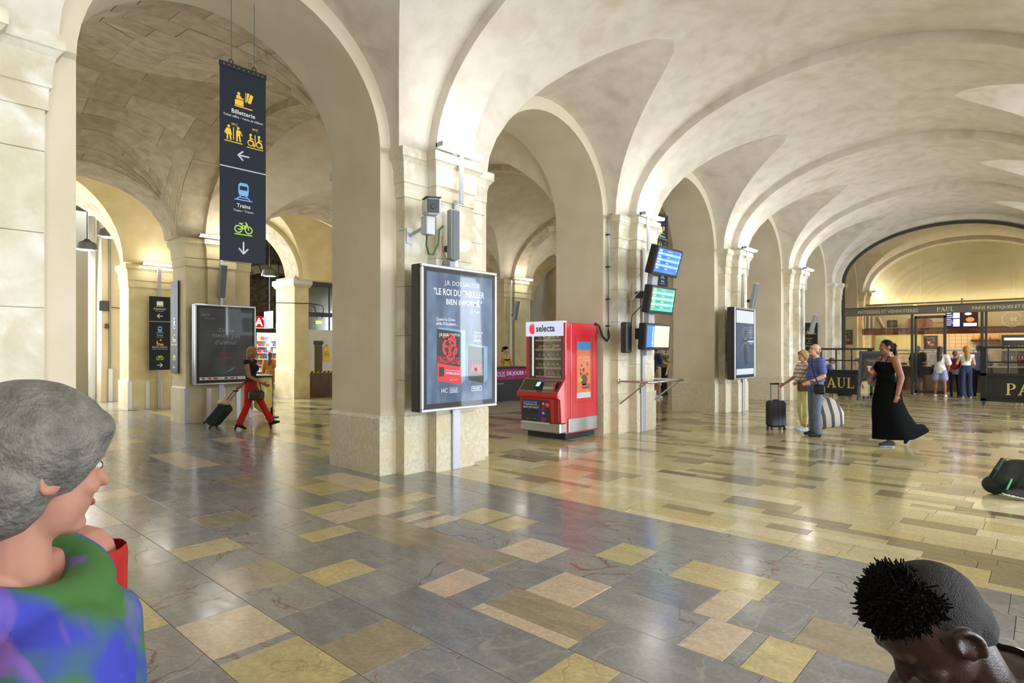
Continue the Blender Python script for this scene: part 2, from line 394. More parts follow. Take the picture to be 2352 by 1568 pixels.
# second aisle
mm, ml = MB(), MB()
for k in range(len(X2) - 1):
    vault_bay(mm, ml, X2[k], X2[k + 1], XC2[k], 1.72, 15.94, 1.66, 2.1, 3.82, [(1, 17.6, 1.75, 0.1), (-1, 14.28, 1.2, 0.3)])
cb = tag(mm.build('ceiling_back_aisle', [warmv], smooth=True, fix=False), kind='structure')
ml.build('vault_lunettes', warmv, cb, smooth=True, fix=False)
X3 = [4.75 + 0.7 + 4.62 * k for k in range(-2, 5)]
XC3 = [(X3[k] + X3[k + 1]) / 2 for k in range(len(X3) - 1)]
arcade('wall_platform', XC3, 1.68, 1.72, 3.78, 17.6, 18.37, X3[0] - 1, X3[-1] + 1, 6.2, [ochrem, aislem], hw1=1.62, rise1=1.6)
# right aisle and street front
mm, ml = MB(), MB()
for k in range(len(PX) - 1):
    vault_bay(mm, ml, PX[k], PX[k + 1], XC1[k], 1.66, -5.2, 3.09, 2.0, 3.95, [(1, -2.11, 1.6, 0.12), (-1, -8.3, 1.6, 0.12)], n=12, m=8)
cr = tag(mm.build('ceiling_street_aisle', [vaultm], smooth=True, fix=False), kind='structure')
ml.build('vault_lunettes', vaultm, cr, smooth=True, fix=False)
arcade('wall_street', XC1, 1.45, 1.45, 4.0, -8.9, -8.3, PX[0] - 1, PX[-1] + 1, 6.4, [plaster, jambm])
# ------------------------------------------------------------------ pillars
def stack(mb, x0, x1, y0, y1, prof):
    rings = [[(x0 - o, y0 - o, z), (x1 + o, y0 - o, z), (x1 + o, y1 + o, z), (x0 - o, y1 + o, z)] for z, o in prof]
    mb.loft(rings, True, True, True)
CAPP = [(3.46, 0.0), (3.46, 0.022), (3.625, 0.022), (3.635, 0.028), (3.64, 0.04), (3.80, 0.045), (3.88, 0.065), (3.93, 0.10), (3.94, 0.115), (4.05, 0.115), (4.052, 0.0)]
def pillar(xc, y0, y1, label, sides=(-1, 1), blocks=False):
    """cross-shaped pier: core, two stepped pilasters per open side"""
    t = thing('pillar', label, None, (xc, (y0 + y1) / 2, 0), kind='structure')
    hy = (y1 - y0) / 2
    core = MB(); core.box(-.93, .93, -hy, hy, 0.7, 4.06)
    core.build('shaft', jambm, t)
    pl = MB(); stack(pl, -.945, .945, -hy - .012, hy + .012, [(0, 0.012), (.70, 0.012), (.735, 0.0), (.745, -.012)])
    for s in sides:
        for hw, d in ((.69, .17), (.315, .34)):
            a, b = (hy - .02, hy + d) if s > 0 else (-hy - d, -hy + .02)
            if blocks and s < 0:
                rp = random.Random(int(xc * 10) + int(hw * 100)); z = .7
                while z < 3.46:
                    z2 = min(z + rp.uniform(.45, .72), 3.5); z2 = 3.5 if 3.5 - z2 < .25 else z2; e = rp.uniform(-.003, .003)
                    pil = MB(); pil.bbox(-hw - e, hw + e, a - e, b, z + .0015, z2 - .0015, .005); pil.build('stone_block', limest, t); z = z2
            else: pil = MB(); pil.box(-hw, hw, a, b, .7, 3.5); pil.build('pilaster', limest, t)
            cp = MB(); stack(cp, -hw, hw, a, b, CAPP); cp.build('capital', limest, t)
            stack(pl, -hw, hw, a, b, [(0, 0.024), (.72, 0.024), (.745, 0.0)])
    pl.build('plinth', plinthm, t)
    return t
NAMES = ['far behind the camera', 'large pale pier at the picture edge beside the hanging sign', 'pier carrying the framed book poster and camera', 'pier carrying the three departure screens',
         'pier carrying the narrow blue poster panel', 'pier just before the bakery barriers', 'pier the bakery glass front stands against', 'pier inside the bakery']
for x, nm in zip(PX, NAMES): pillar(x, 6.11, 7.21, 'cream stone ' + nm, blocks=0 < x < 22)
for k, x in enumerate(PX): pillar(x, -2.11, -1.01, 'cream stone pier of the arcade opposite the posters, number %s from the near end' % ['one', 'two', 'three', 'four', 'five', 'six', 'seven', 'eight'][k])
def pier(xc, y0, y1, hw, label, m, zcap, proj=True, strips=True):
    t = thing('pillar', label, None, (xc, (y0 + y1) / 2, 0), kind='structure'); hy = (y1 - y0) / 2
    k = zcap - 4.05
    MBc = MB(); MBc.box(-hw, hw, -hy, hy, .7, zcap); MBc.build('shaft', m, t)
    prof = [(z + k, o * .8) for z, o in CAPP]
    cp = MB(); stack(cp, -hw, hw, -hy, hy, prof); cp.build('capital', m, t)
    pl = MB(); stack(pl, -hw, hw, -hy, hy, [(0, 0.03), (.74, 0.03), (.77, 0.0)])
    if proj:
        for s in (-1, 1):
            a, b = (hy - .02, hy + .14) if s > 0 else (-hy - .14, -hy + .02)
            p2 = MB(); p2.box(-.29, .29, a, b, .7, zcap - .3); p2.build('pilaster', m, t)
            c2 = MB(); stack(c2, -.29, .29, a, b, prof); c2.build('capital', m, t)
            stack(pl, -.29, .29, a, b, [(0, 0.03), (.74, 0.03), (.77, 0.0)])
    pl.build('plinth', mat('plinth_paint', (214, 204, 172), .7, rgb2=(200, 186, 150), nscale=3, coords='Position'), t)
    if strips:
        al = mat('brushed_aluminium', (190, 190, 192), .35, 1.0)
        for x in (-hw - .032, -.33, -.04, .30, hw - .05):
            st = MB(); pr = .045 + (.14 if (proj and abs(x + .03) < .33) else 0)
            st.bbox(x, x + .1, -hy - pr, -hy - pr + .012, .01, .74, .003); st.build('guard_strip', al, t)
    return t
for k, x in enumerate(X2): pier(x, 13.53, 14.28, .68, 'ochre stone pier of the second arcade, ' + ['hidden far end', 'left of the big arch', 'behind the striding woman', 'behind the vending machine', 'behind the book poster with a bright lamp', 'behind the screens', 'behind the bakery'][k], ochrem, 3.93)
for k, x in enumerate(X3):
    if k == 3: continue
    pier(x, 17.6, 18.37, .70, 'ochre stone pier of the platform arcade, ' + ['hidden far end', 'at the picture edge', 'behind the lift sign', '', 'behind the play counter', 'behind the screens far back', 'hidden behind the hall'][k], ochrem, 3.78, proj=False)
t = thing('pillar', 'ochre corner pier with a metal band under its arch, beside the white hoarding', None, (9.61, 18.36, 0), kind='structure')
mb = MB(); mb.box(-.24, .24, -.62, .62, .0, 3.9); mb.build('shaft', ochrem, t)
mb = MB(); stack(mb, -.24, .24, -.62, .62, [(0, .03), (.95, .03), (.98, 0)]); mb.build('plinth', ochrem, t)
mb = MB(); stack(mb, -.24, .24, -.62, .62, [(3.56, .02), (3.62, .06), (3.68, .07)]); mb.build('capital', ochrem, t)
mb = MB(); stack(mb, -.24, .24, -.62, .62, [(3.66, .09), (3.82, .09)]); mb.build('metal_band', mat('zinc', (170, 172, 170), .45, .8), t)
# end wall behind the camera side and outer shell
shell = mat('shell_plaster', (214, 202, 176), .9)
mb = MB(); mb.box(PX[0] - 1.2, PX[0] - 1, -9, 26, 0, 6.6); tag(mb.build('wall_end', shell), kind='structure')
# ------------------------------------------------------------------ floor
joint = mat('floor_joint', (88, 80, 68), .8)
FM = {
 'dark': stone_floor('dark_limestone', (128, 126, 125), (150, 147, 142), veins=(112, 66, 52), rough=.17),
 'slate': stone_floor('grey_limestone', (118, 117, 118), (139, 137, 136), veins=(150, 146, 138), rough=.17),
 'brown': stone_floor('brown_limestone', (136, 124, 104), (164, 150, 124), rough=.17),
 'pink': stone_floor('pink_limestone', (200, 182, 156), (184, 164, 138), veins=(176, 130, 100), rough=.18),
 'yellow': stone_floor('yellow_limestone', (196, 180, 130), (170, 154, 114), veins=(158, 128, 96), rough=.18),
 'tan': stone_floor('tan_limestone', (204, 191, 152), (190, 175, 134), rough=.13),
 'cream': stone_floor('cream_limestone', (218, 206, 172), (204, 190, 150), rough=.13),
 'olive': stone_floor('olive_limestone', (160, 149, 116), (142, 131, 100), rough=.13),
 'gold': stone_floor('gold_limestone', (194, 176, 122), (204, 188, 138), rough=.13),
 'umber': stone_floor('umber_limestone', (122, 112, 92), (104, 96, 80), rough=.13),
}
FK = list(FM)
floor = MB(); floor.box(PX[0] - 1.2, 34, -9, 30, -.2, -.0045)
floor = tag(floor.build('floor', joint), kind='structure')
TILES = []   # x0,x1,y0,y1,kind
XB = [4.94, 4.55, 4.16, 3.75, 3.33, 2.90, 2.48, 2.07, 1.62, 1.2, .78, .36, -.06, -.48, -.9, -1.32, -1.74, -2.16, -2.58, -3.0, -3.5, -4.1, -4.8, -5.5]
FIX = {  # course upper X -> tiles seen in the photograph
 4.16: [(5.54, 5.89, 'gold'), (4.82, 5.11, 'yellow'), (3.74, 4.12, 'yellow'), (3.42, 3.70, 'yellow'), (2.22, 2.54, 'yellow'), (1.32, 1.94, 'yellow')],
 3.75: [(4.63, 5.22, 'pink'), (4.29, 4.45, 'pink'), (4.02, 4.20, 'pink'), (2.77, 3.17, 'pink'), (1.36, 1.56, 'pink'), (.54, 1.01, 'brown'), (5.75, 6.3, 'yellow')],
 3.33: [(5.12, 5.40, 'yellow'), (4.71, 5.10, 'pink'), (2.91, 4.10, 'brown'), (2.12, 2.50, 'pink'), (1.20, 1.44, 'pink'), (.88, 1.12, 'yellow')],
 2.90: [(4.40, 4.66, 'yellow'), (2.80, 3.07, 'pink')],
 2.48: [(3.52, 3.84, 'yellow'), (1.52, 1.80, 'yellow')],
 2.07: [(2.2, 2.42, 'dark'), (4.7, 5.05, 'yellow')],
 1.62: [(2.46, 3.02, 'yellow'), (3.10, 3.62, 'pink')],
 1.2: [(3.7, 4.2, 'yellow'), (4.9, 5.4, 'brown')],
}
rt = random.Random(21)
for i in range(len(XB) - 1):
    x1, x0 = XB[i], XB[i + 1]
    fixed = sorted(FIX.get(x1, [])); y = -2.3 + rt.random() * .3
    def fill(a, b):
        while b - a > 0.02:
            L = rt.choice([.42, .5, .62, .75, .9, .42, .55]) * rt.uniform(.85, 1.2)
            if b - a - L < .28: L = b - a
            if L > 1.0 and b - a == L: L = L / 2
            k = rt.random()
            far = a > 5.8
            kind = 'dark' if k < .45 else 'slate' if k < .80 else 'brown' if k < .90 else ('pink' if k < .95 else 'yellow')
            if not far and kind in ('pink', 'yellow') and a > 0: kind = 'slate'
            TILES.append((x0, x1, a, a + L, kind)); a += L
    if x1 == 2.90: fixed = sorted(fixed + [(1.85, 2.57, 'split')])
    for a, b, kind in fixed:
        fill(y, a); y = b
        if kind == 'split': TILES.append((x0, x0 + .11, a, b, 'pink')); TILES.append((x0 + .11, x1, a, b, 'brown'))
        else: TILES.append((x0, x1, a, b, kind))
    fill(y, 17.5)
# the light strip and the pale field of the hall
def pale_field(xa, xb, ya, yb, rr, widths, lens, weights):
    x = xa
    while x < xb:
        w = min(rr.choice(widths), xb - x)
        if xb - x - w < .08: w = xb - x
        y = ya - rr.random() * .3
        while y < yb:
            L = min(rr.choice(lens) * rr.uniform(.85, 1.2), yb - y)
            if yb - y - L < .12: L = yb - y
            TILES.append((x, x + w, max(y, ya), y + L, rr.choices(list(weights), list(weights.values()))[0])); y += L
        x += w
r2 = random.Random(5)
NV = dict(tan=.34, cream=.22, olive=.2, gold=.12, umber=.08, brown=.04)
pale_field(4.94, 5.07, -2.3, 6.0, r2, [.13], [.8, 1.1], dict(tan=.6, cream=.3, gold=.1))
pale_field(5.07, 25.0, -2.3, 6.2, r2, [.32, .21, .13, .28, .34, .17, .24, .12], [.45, .55, .7, .38], NV)
pale_field(25.0, 31.0, -2.3, 7.2, r2, [.4], [.6], NV)
pale_field(4.94, 5.1, 6.0, 17.6, r2, [.16], [.8, 1.1], dict(tan=.6, gold=.4))
AV = dict(gold=.25, tan=.3, olive=.3, umber=.1, cream=.05)
pale_field(5.1, 22.0, 6.2, 17.6, r2, [.4, .3, .24, .42], [.5, .7, .9], AV)
pale_field(-5.5, 22, 17.6, 23, r2, [.6], [.9], dict(dark=.3, slate=.3, brown=.4))
ct, st = math.cos(TH), math.sin(TH)
def seen(t):
    xm, ym = (t[0] + t[1]) / 2, (t[2] + t[3]) / 2
    d = xm * ct + ym * st; l = xm * st - ym * ct
    if d < 1.2: return -1
    px, py = 1176 + 1363 * l / d, 804 + 1363 * 1.55 / d
    if not (-120 < px < 2470 and py < 1680): return 0
    if 6.1 < ym < 7.3 and 4.3 < xm < 6.3: return 0
    return (t[1] - t[0]) * (t[3] - t[2]) * 1.55 / d ** 3
order = sorted(range(len(TILES)), key=lambda i: -seen(TILES[i]))
top = set(order[:296])
rj = random.Random(3)
rest = MB()
for i, (x0, x1, y0, y1, kind) in enumerate(TILES):
    g = .0016; z = rj.uniform(-.0005, .0005); z1 = z + rj.uniform(-.0005, .0005)
    if i in top:
        mb = MB(); hx, hy = (x1 - x0) / 2 - g, (y1 - y0) / 2 - g; b = .0009
        mb.loft([[(-hx, -hy, -.02), (hx, -hy, -.02), (hx, hy, -.02), (-hx, hy, -.02)], [(-hx, -hy, -.0016), (hx, -hy, -.0016), (hx, hy, -.0016), (-hx, hy, -.0016)],
                 [(-hx + b, -hy + b, z), (hx - b, -hy + b, z1), (hx - b, hy - b, z1), (-hx + b, hy - b, z)]], True, False, True)
        mb.build('floor_tile', FM[kind], floor, loc=((x0 + x1) / 2, (y0 + y1) / 2, 0))
    else:
        rest.cur = FK.index(kind)
        rest.add([(x0 + g, y0 + g, z), (x1 - g, y0 + g, z1), (x1 - g, y1 - g, z1), (x0 + g, y1 - g, z),
                  (x0 + g, y0 + g, -.006), (x1 - g, y0 + g, -.006), (x1 - g, y1 - g, -.006), (x0 + g, y1 - g, -.006)],
                 [(0, 1, 2, 3), (0, 4, 5, 1), (1, 5, 6, 2), (2, 6, 7, 3), (3, 7, 4, 0)])
rest = rest.build('floor_tiles', [FM[k] for k in FK], floor); rest['kind'] = 'stuff'
# floor of the street aisle and pavement outside
mb = MB(); mb.box(PX[0] - 1.2, 34, -8.3, -2.3, -.02, 0.0); tag(mb.build('floor_street_aisle', FM['dark']), kind='structure')
mb = MB(); mb.box(-40, 70, -60, -9, -.2, -.02); tag(mb.build('pavement', mat('pavement_asphalt', (170, 166, 158), .9)), kind='structure')
# ------------------------------------------------------------------ linear lamps on the capitals
ledm = mat('lamp_diffuser', (255, 255, 255), .4, emit=(255, 252, 246), estr=17.0)
alum = mat('lamp_housing', (196, 198, 200), .4, .8)
def led(x, y, z, side, label, L=.70, tilt=0):
    t = thing('linear_lamp', label, 'lamp', (x, y, z), 0, 'linear lamps on the pillar capitals')
    s = side
    mb = MB(); mb.bbox(-L / 2, L / 2, min(0, s * .03), max(0, s * .03), -.03, .03, .004); mb.build('housing', alum, t)
    mb = MB(); mb.loft([[(x_, s * .03, -.026), (x_, s * .10, -.03), (x_, s * .125, -.012), (x_, s * .125, .008), (x_, s * .10, .026), (x_, s * .03, .026)] for x_ in (-L / 2 + .012, L / 2 - .012)], True, True, True)
    mb.build('diffuser', ledm, t)
    for q in (-1, 1):
        e = MB(); e.bbox(q * L / 2 - .012 if q > 0 else -L / 2, L / 2 if q > 0 else -L / 2 + .012, min(0, s * .13), max(0, s * .13), -.03, .03, .003); e.build('end_cap', alum, t)
    br = MB(); br.bbox(-.06, .06, min(-s * .1, s * .01), max(-s * .1, s * .01), -.032, -.012, .003); br.build('bracket', alum, t)
    return t
WH = ['behind the camera', 'at the picture edge above the rough pier', 'above the framed book poster', 'above the three departure screens', 'above the narrow blue poster panel', 'on the pier before the bakery', 'on the pier at the bakery front', 'inside the bakery glass front']
for k, x in enumerate(PX):
    if k != 6: led(x - .09, 5.62, 4.085, -1, 'bright white linear lamp on the capital ' + WH[k], .74)
    if k != 6: led(x, -.52, 4.085, 1, 'white linear lamp across the hall, ' + WH[k])
    led(x, 7.68, 4.085, 1, 'white linear lamp on the aisle side, ' + WH[k])
for k, x in enumerate(X2):
    led(x - .1, 13.24, 3.96, -1, 'white linear lamp on the second arcade pier ' + ['at the hidden end', 'left of the big arch', 'above the quotation poster', 'behind the vending machine', 'seen past the book poster', 'behind the screens', 'behind the bakery'][k], .9)
    led(x, 14.58, 3.96, 1, 'linear lamp on the far side of the second arcade ' + ['at the hidden end', 'left of the big arch', 'above the quotation poster', 'behind the vending machine', 'seen past the book poster', 'behind the screens', 'behind the bakery'][k], .8)
for k, x in enumerate(X3):
    if k != 3: led(x - .05, 17.46, 3.80, -1, 'white linear lamp on the platform arcade pier ' + ['at the hidden end', 'at the picture edge', 'above the lift sign', '', 'behind the play counter', 'far behind the screens', 'behind the hall'][k], .8)
# ------------------------------------------------------------------ signs, posters, screens, fixtures
XR, ZU = (1, 0, 0), (0, 0, 1)
navy = mat('banner_navy', (36, 42, 54), .6, spec=.2)
white = mat('print_white', (236, 238, 240), .5)
offw = mat('print_grey_white', (200, 204, 208), .5)
yel = mat('print_yellow', (246, 200, 40), .5)
blu = mat('print_blue', (120, 176, 238), .5)
grn = mat('print_green', (176, 214, 84), .5)
black = mat('black_paint', (22, 23, 25), .45)
steel = mat('steel', (178, 180, 184), .3, 1.0)
grey = mat('grey_paint', (168, 172, 178), .5)
dgrey = mat('dark_grey_casing', (52, 52, 54), .45)
silver = mat('silver_frame', (204, 208, 216), .3, .7)
gold = mat('gold_letter', (226, 204, 140), .5)
def glass_mat(name, tint=(255, 255, 255), refl=.09, rough=.02):
    m = bpy.data.materials.new(name); m.use_nodes = True; nt = m.node_tree; nt.nodes.clear()
    out = nt.nodes.new('ShaderNodeOutputMaterial'); mx = nt.nodes.new('ShaderNodeMixShader'); tr = nt.nodes.new('ShaderNodeBsdfTransparent'); gl = nt.nodes.new('ShaderNodeBsdfGlossy')
    tr.inputs[0].default_value = lin(tint); gl.inputs['Roughness'].default_value = rough
    fr = nt.nodes.new('ShaderNodeLayerWeight'); fr.inputs[0].default_value = .25
    mr = nt.nodes.new('ShaderNodeMapRange'); mr.inputs[3].default_value = refl; mr.inputs[4].default_value = .6
    nt.links.new(fr.outputs['Fresnel'], mr.inputs[0]); nt.links.new(mr.outputs[0], mx.inputs[0])
    nt.links.new(tr.outputs[0], mx.inputs[1]); nt.links.new(gl.outputs[0], mx.inputs[2]); nt.links.new(mx.outputs[0], out.inputs[0])
    MATS[name] = m; return m
clear = glass_mat('clear_glass')
shopglass = glass_mat('shop_glass', (250, 250, 246), .05)
# ---- pictograms (unit: about 1 wide, centred)
def ic_ticket(f):
    f.line([(-.5, -.42), (.5, -.42)], .06); f.poly([(-.5, -.36), (0, -.36), (0, -.02), (-.42, -.02), (-.5, -.08)])
    f.disc(-.28, .33, .09); f.poly([(-.42, .02), (-.42, .18), (-.34, .24), (-.2, .24), (-.1, .1), (.02, .1), (.02, .04), (-.14, .02)])
    f.poly([(.1, -.08), (.15, -.08), (.15, .5), (.1, .5)]); f.poly([(.17, -.02), (.22, -.04), (.36, .5), (.2, .5)])
    f.poly([(.24, -.06), (.42, -.1), (.58, .42), (.4, .48)]); return f
def ic_man(f, x, s=1, skirt=False):
    f.disc(x, .42 * s, .085 * s)
    if skirt: f.poly([(x - .1 * s, .3 * s), (x + .1 * s, .3 * s), (x + .2 * s, -.08 * s), (x - .2 * s, -.08 * s)]); f.line([(x - .12 * s, .26 * s), (x - .24 * s, .0)], .06 * s)
    else: f.poly([(x - .12 * s, .3 * s), (x + .12 * s, .3 * s), (x + .13 * s, -.06 * s), (x - .13 * s, -.06 * s)]); f.line([(x + .12 * s, .26 * s), (x + .24 * s, .02)], .06 * s)
    f.line([(x - .07 * s, -.06 * s), (x - .08 * s, -.36 * s)], .09 * s); f.line([(x + .08 * s, -.06 * s), (x + .12 * s, -.36 * s)], .09 * s); return f
def ic_wc(f): f.line([(-.5, -.46), (.5, -.46)], .05); f.line([(0, -.34), (0, .4)], .05, False); ic_man(f, -.27, .95, True); ic_man(f, .27, .95); return f
def ic_chair(f, x):
    f.disc(x - .02, .34, .08); f.line([(x - .04, .22), (x - .02, -.02), (x + .12, -.04), (x + .18, -.32)], .09); f.line([(x - .02, .14), (x + .14, .1)], .06)
    f.ring(x - .02, -.16, .17, .06, 14, 100, 340); return f
def ic_wc2(f): f.line([(-.5, -.46), (.5, -.46)], .05); f.line([(0, -.34), (0, .4)], .05, False); ic_chair(f, -.26); ic_chair(f, .27); return f
def ic_train(f):
    f.line([(-.5, -.5), (.5, -.5)], .06)
    f.poly([(-.2, .5), (.2, .5), (.3, .36), (-.3, .36)]); f.poly([(-.3, .36), (-.22, .36), (-.22, .08), (-.3, -.02)]); f.poly([(.3, .36), (.22, .36), (.22, .08), (.3, -.02)])
    f.rect(-.24, .32, .24, .36); f.poly([(-.3, -.02), (-.22, .08), (.22, .08), (.3, -.02), (.27, -.2), (.16, -.26), (-.16, -.26), (-.27, -.2)])
    f.line([(-.18, -.28), (-.36, -.44)], .06); f.line([(.18, -.28), (.36, -.44)], .06); f.line([(-.26, -.36), (.26, -.36)], .05); return f
def ic_bike(f):
    f.line([(-.5, -.42), (.5, -.42)], .06); f.ring(-.3, -.12, .2, .07); f.ring(.3, -.12, .2, .07)
    f.line([(-.3, -.12), (-.02, -.12), (.2, .22), (.12, .3)], .07); f.line([(.2, .22), (.3, -.12)], .07); f.line([(-.02, -.12), (-.14, .2)], .07); f.line([(-.24, .22), (-.06, .22)], .07); f.line([(-.12, .1), (.16, .1)], .06); return f
def ic_lift(f):
    f.line([(-.5, -.5), (.5, -.5)], .07); f.rect(-.45, -.36, .45, .26); f.poly([(-.3, .34), (-.18, .34), (-.24, .46)]); f.poly([(.18, .34), (.3, .34), (.24, .46)]); return f
def ic_lounge(f):
    f.line([(-.5, -.4), (.5, -.4)], .06); f.disc(.1, .42, .12); f.disc(-.34, .24, .07); f.line([(-.38, .1), (-.28, -.12), (-.02, -.14), (.1, -.3)], .1); f.line([(-.46, .04), (-.36, -.24), (-.1, -.26)], .05); f.rect(.18, -.3, .46, -.12); return f
def ic_left(f): f.line([(.42, 0), (-.4, 0)], .12); f.line([(-.06, .34), (-.42, 0), (-.06, -.34)], .12); return f
def ic_right(f): f.line([(-.42, 0), (.4, 0)], .12); f.line([(.06, .34), (.42, 0), (.06, -.34)], .12); return f
def ic_down(f): f.line([(0, .46), (0, -.42)], .12); f.line([(-.34, -.06), (0, -.44), (.34, -.06)], .12); return f
def picto(fn, m, parent, o, s, name='pictogram', r=XR, u=ZU): return fn(Flat()).build(name, m, parent, o, r, u, s)
# ---- hanging banners: both sides printed
def banner(x0, y, z0, z1, w, label, wires):
    xc = x0 + w / 2; H = z1 - z0
    t = thing('hanging_sign', label, 'sign', (xc, y, z0), 0, 'navy hanging direction signs')
    mb = MB(); mb.bbox(-w / 2, w / 2, -.004, .004, 0, H - .05, .002); mb.build('banner', navy, t)
    mb = MB(); mb.bbox(-w / 2 - .004, w / 2 + .004, -.012, .012, H - .06, H, .003); bar = mb.build('top_bar', black, t)
    for k in range(9):
        s = MB(); s.lathe([(.006, 0), (.005, .003)], (0, 0, 0), 8, Matrix.Rotation(math.radians(90), 3, 'X')); s.build('rivet', silver, bar, loc=(-w / 2 + .04 + (w - .08) * k / 8, -.0125, H - .03))
    for k, xx in enumerate((-w * .26, w * .24)):
        ri = MB(); pts = [(xx + .022 * math.cos(a), 0, H + .02 + .022 * math.sin(a)) for a in [2 * math.pi * i / 14 for i in range(15)]]; ri.tube(pts, .006, 6); ri.build('eyelet', black, t)
        wi = MB(); wi.tube([(xx, 0, H + .04), (xx, 0, wires - z0)], .004, 6); wi.build('suspension_wire', mat('wire_grey', (120, 118, 112), .5, .5), t)
    for face in (-1, 1):
        r = V((-face, 0, 0)); o = V((0, face * .0055, 0)); Z = lambda f: o + V((0, 0, H * f))
        # r x u must point to the viewer of that face
        picto(ic_ticket, yel, t, Z(.83), .19, r=r)
        text('Billetterie', white, t, Z(.763), r, ZU, w=.26, bold=.01)
        text('Ticket office • Venta de billetes', white, t, Z(.737), r, ZU, w=.44, shear=.2)
        text('WC', yel, t, Z(.695) - r * .10, r, ZU, w=.07); text('WC', yel, t, Z(.695) + r * .13, r, ZU, w=.07)
        picto(ic_wc, yel, t, Z(.645) - r * .11, .19, r=r); picto(ic_wc2, yel, t, Z(.635) + r * .13, .18, r=r)
        picto(ic_left, offw, t, Z(.545) + r * .0, .14, 'arrow', r=r)
        Flat().rect(-w / 2, -.006, w / 2, .006).build('divider', offw, t, Z(.475), r, ZU)
        picto(ic_train, blu, t, Z(.362), .19, r=r)
        text('Trains', white, t, Z(.288), r, ZU, w=.15, bold=.01)
        text('Trains • Trenes', white, t, Z(.262), r, ZU, w=.22, shear=.2)
        picto(ic_bike, grn, t, Z(.178), .19, r=r)
        picto(ic_down, offw, t, Z(.072), .14, 'arrow', r=r)
    return t
banner(2.655, 6.66, 2.53, 4.70, .51, 'large navy hanging sign reading Billetterie and Trains in the nearest arch', 5.47)
banner(12.36, 6.66, 2.53, 4.72, .52, 'navy hanging sign partly hidden behind the departure screens', 5.47)
# ---- flat direction boards
def board(name, label, o, w, H, r, items, group='navy direction boards', th=.02, back=None):
    t = thing(name, label, 'sign', o, 0, group); r = V(r); n = r.cross(V(ZU))
    mb = MB(); mb.prism([(-w / 2, 0), (w / 2, 0), (w / 2, H), (-w / 2, H)], (0, 0, 0), r, ZU, -th, n); mb.build('board', navy, t)
    for it in items:
        z = V((0, 0, H * it[1])) + n * .002
        if it[0] == 'i': picto(it[2], it[3], t, z, it[4], r=r)
        elif it[0] == 't': text(it[2], white, t, z, r, ZU, w=it[3])
        else: Flat().rect(-w / 2, -.006, w / 2, .006).build('divider', offw, t, z, r, ZU)
    if back: mb = MB(); mb.box(*back); mb.build('mounting_rail', grey, t)
    return t
IT = [('i', .91, ic_lift, white, .17), ('t', .835, 'Ascenseur', .30), ('t', .805, 'Lift • Ascensor', .2), ('i', .735, ic_left, white, .15), ('d', .66),
      ('i', .55, ic_train, blu, .17), ('t', .475, 'Trains', .14), ('t', .45, 'Trains • Trenes', .18), ('i', .37, ic_lounge, yel, .18), ('t', .31, 'Espace confort', .36), ('t', .283, 'Lounge • Zona de descanso', .36),
      ('i', .175, ic_bike, grn, .17), ('i', .065, ic_right, white, .14)]
board('direction_board', 'navy direction board reading Ascenseur, Trains and Espace confort on a far pier', (5.40, 17.36, 1.03), .50, 1.93, XR, IT, back=(-.04, .04, .02, .1, -1.02, 2.7))
board('direction_board', 'narrow navy board seen edge-on on the side of the poster pier', (4.66, 14.08, 1.05), .42, 2.0, (0, -1, 0),
      [('i', .56, ic_train, blu, .17), ('t', .49, 'Trains', .14), ('i', .38, ic_lounge, yel, .18), ('t', .31, 'Espace confort', .34), ('i', .18, ic_bike, grn, .17), ('i', .065, ic_left, white, .14)])
# ---- poster frames
poster_glass = lambda nm, rgb, rgb2=None, **k: mat(nm, rgb, .5, coat=.45, rgb2=rgb2, **k)
def frame_poster(name, label, x0, x1, yf, z0, z1, depth, base_m, arm_y):
    t = thing(name, label, 'poster', ((x0 + x1) / 2, yf, z0), 0, 'framed advertising posters'); w, H = x1 - x0, z1 - z0; b = .035
    mb = MB(); mb.bbox(-w / 2, w / 2, .02, depth, 0, H, .006); mb.build('casing', dgrey, t)
    for (a0, a1, c0, c1) in ((-w / 2, w / 2, 0, b), (-w / 2, w / 2, H - b, H), (-w / 2, -w / 2 + b, b, H - b), (w / 2 - b, w / 2, b, H - b)):
        f = MB(); f.bbox(a0, a1, -.008, .05, c0, c1, .008); f.build('frame_bar', silver, t)
    m2 = MB(); m2.box(-w / 2 + b, w / 2 - b, .006, .02, b, H - b); m2.build('black_margin', poster_glass('poster_margin', (14, 18, 24)), t)
    pr = MB(); pr.box(-w / 2 + b + .05, w / 2 - b - .05, .003, .0062, b + .06, H - b - .05); pr.build('print', base_m, t)
    for xx in (-w * .3, w * .3):
        br = MB(); br.box(xx - .03, xx + .03, depth, arm_y, H * .25, H * .25 + .05); br.box(xx - .03, xx + .03, depth, arm_y, H * .8, H * .8 + .05); br.build('mounting_bracket', dgrey, t)
    return t, w, H
def pm(nm, rgb): return mat('ink_' + nm, rgb, .5, coat=.45)
iw, ired, ibk, ibl, igl = pm('white', (222, 228, 236)), pm('red', (206, 44, 52)), pm('black', (20, 22, 26)), pm('blue', (120, 150, 182)), pm('grey', (150, 160, 172))
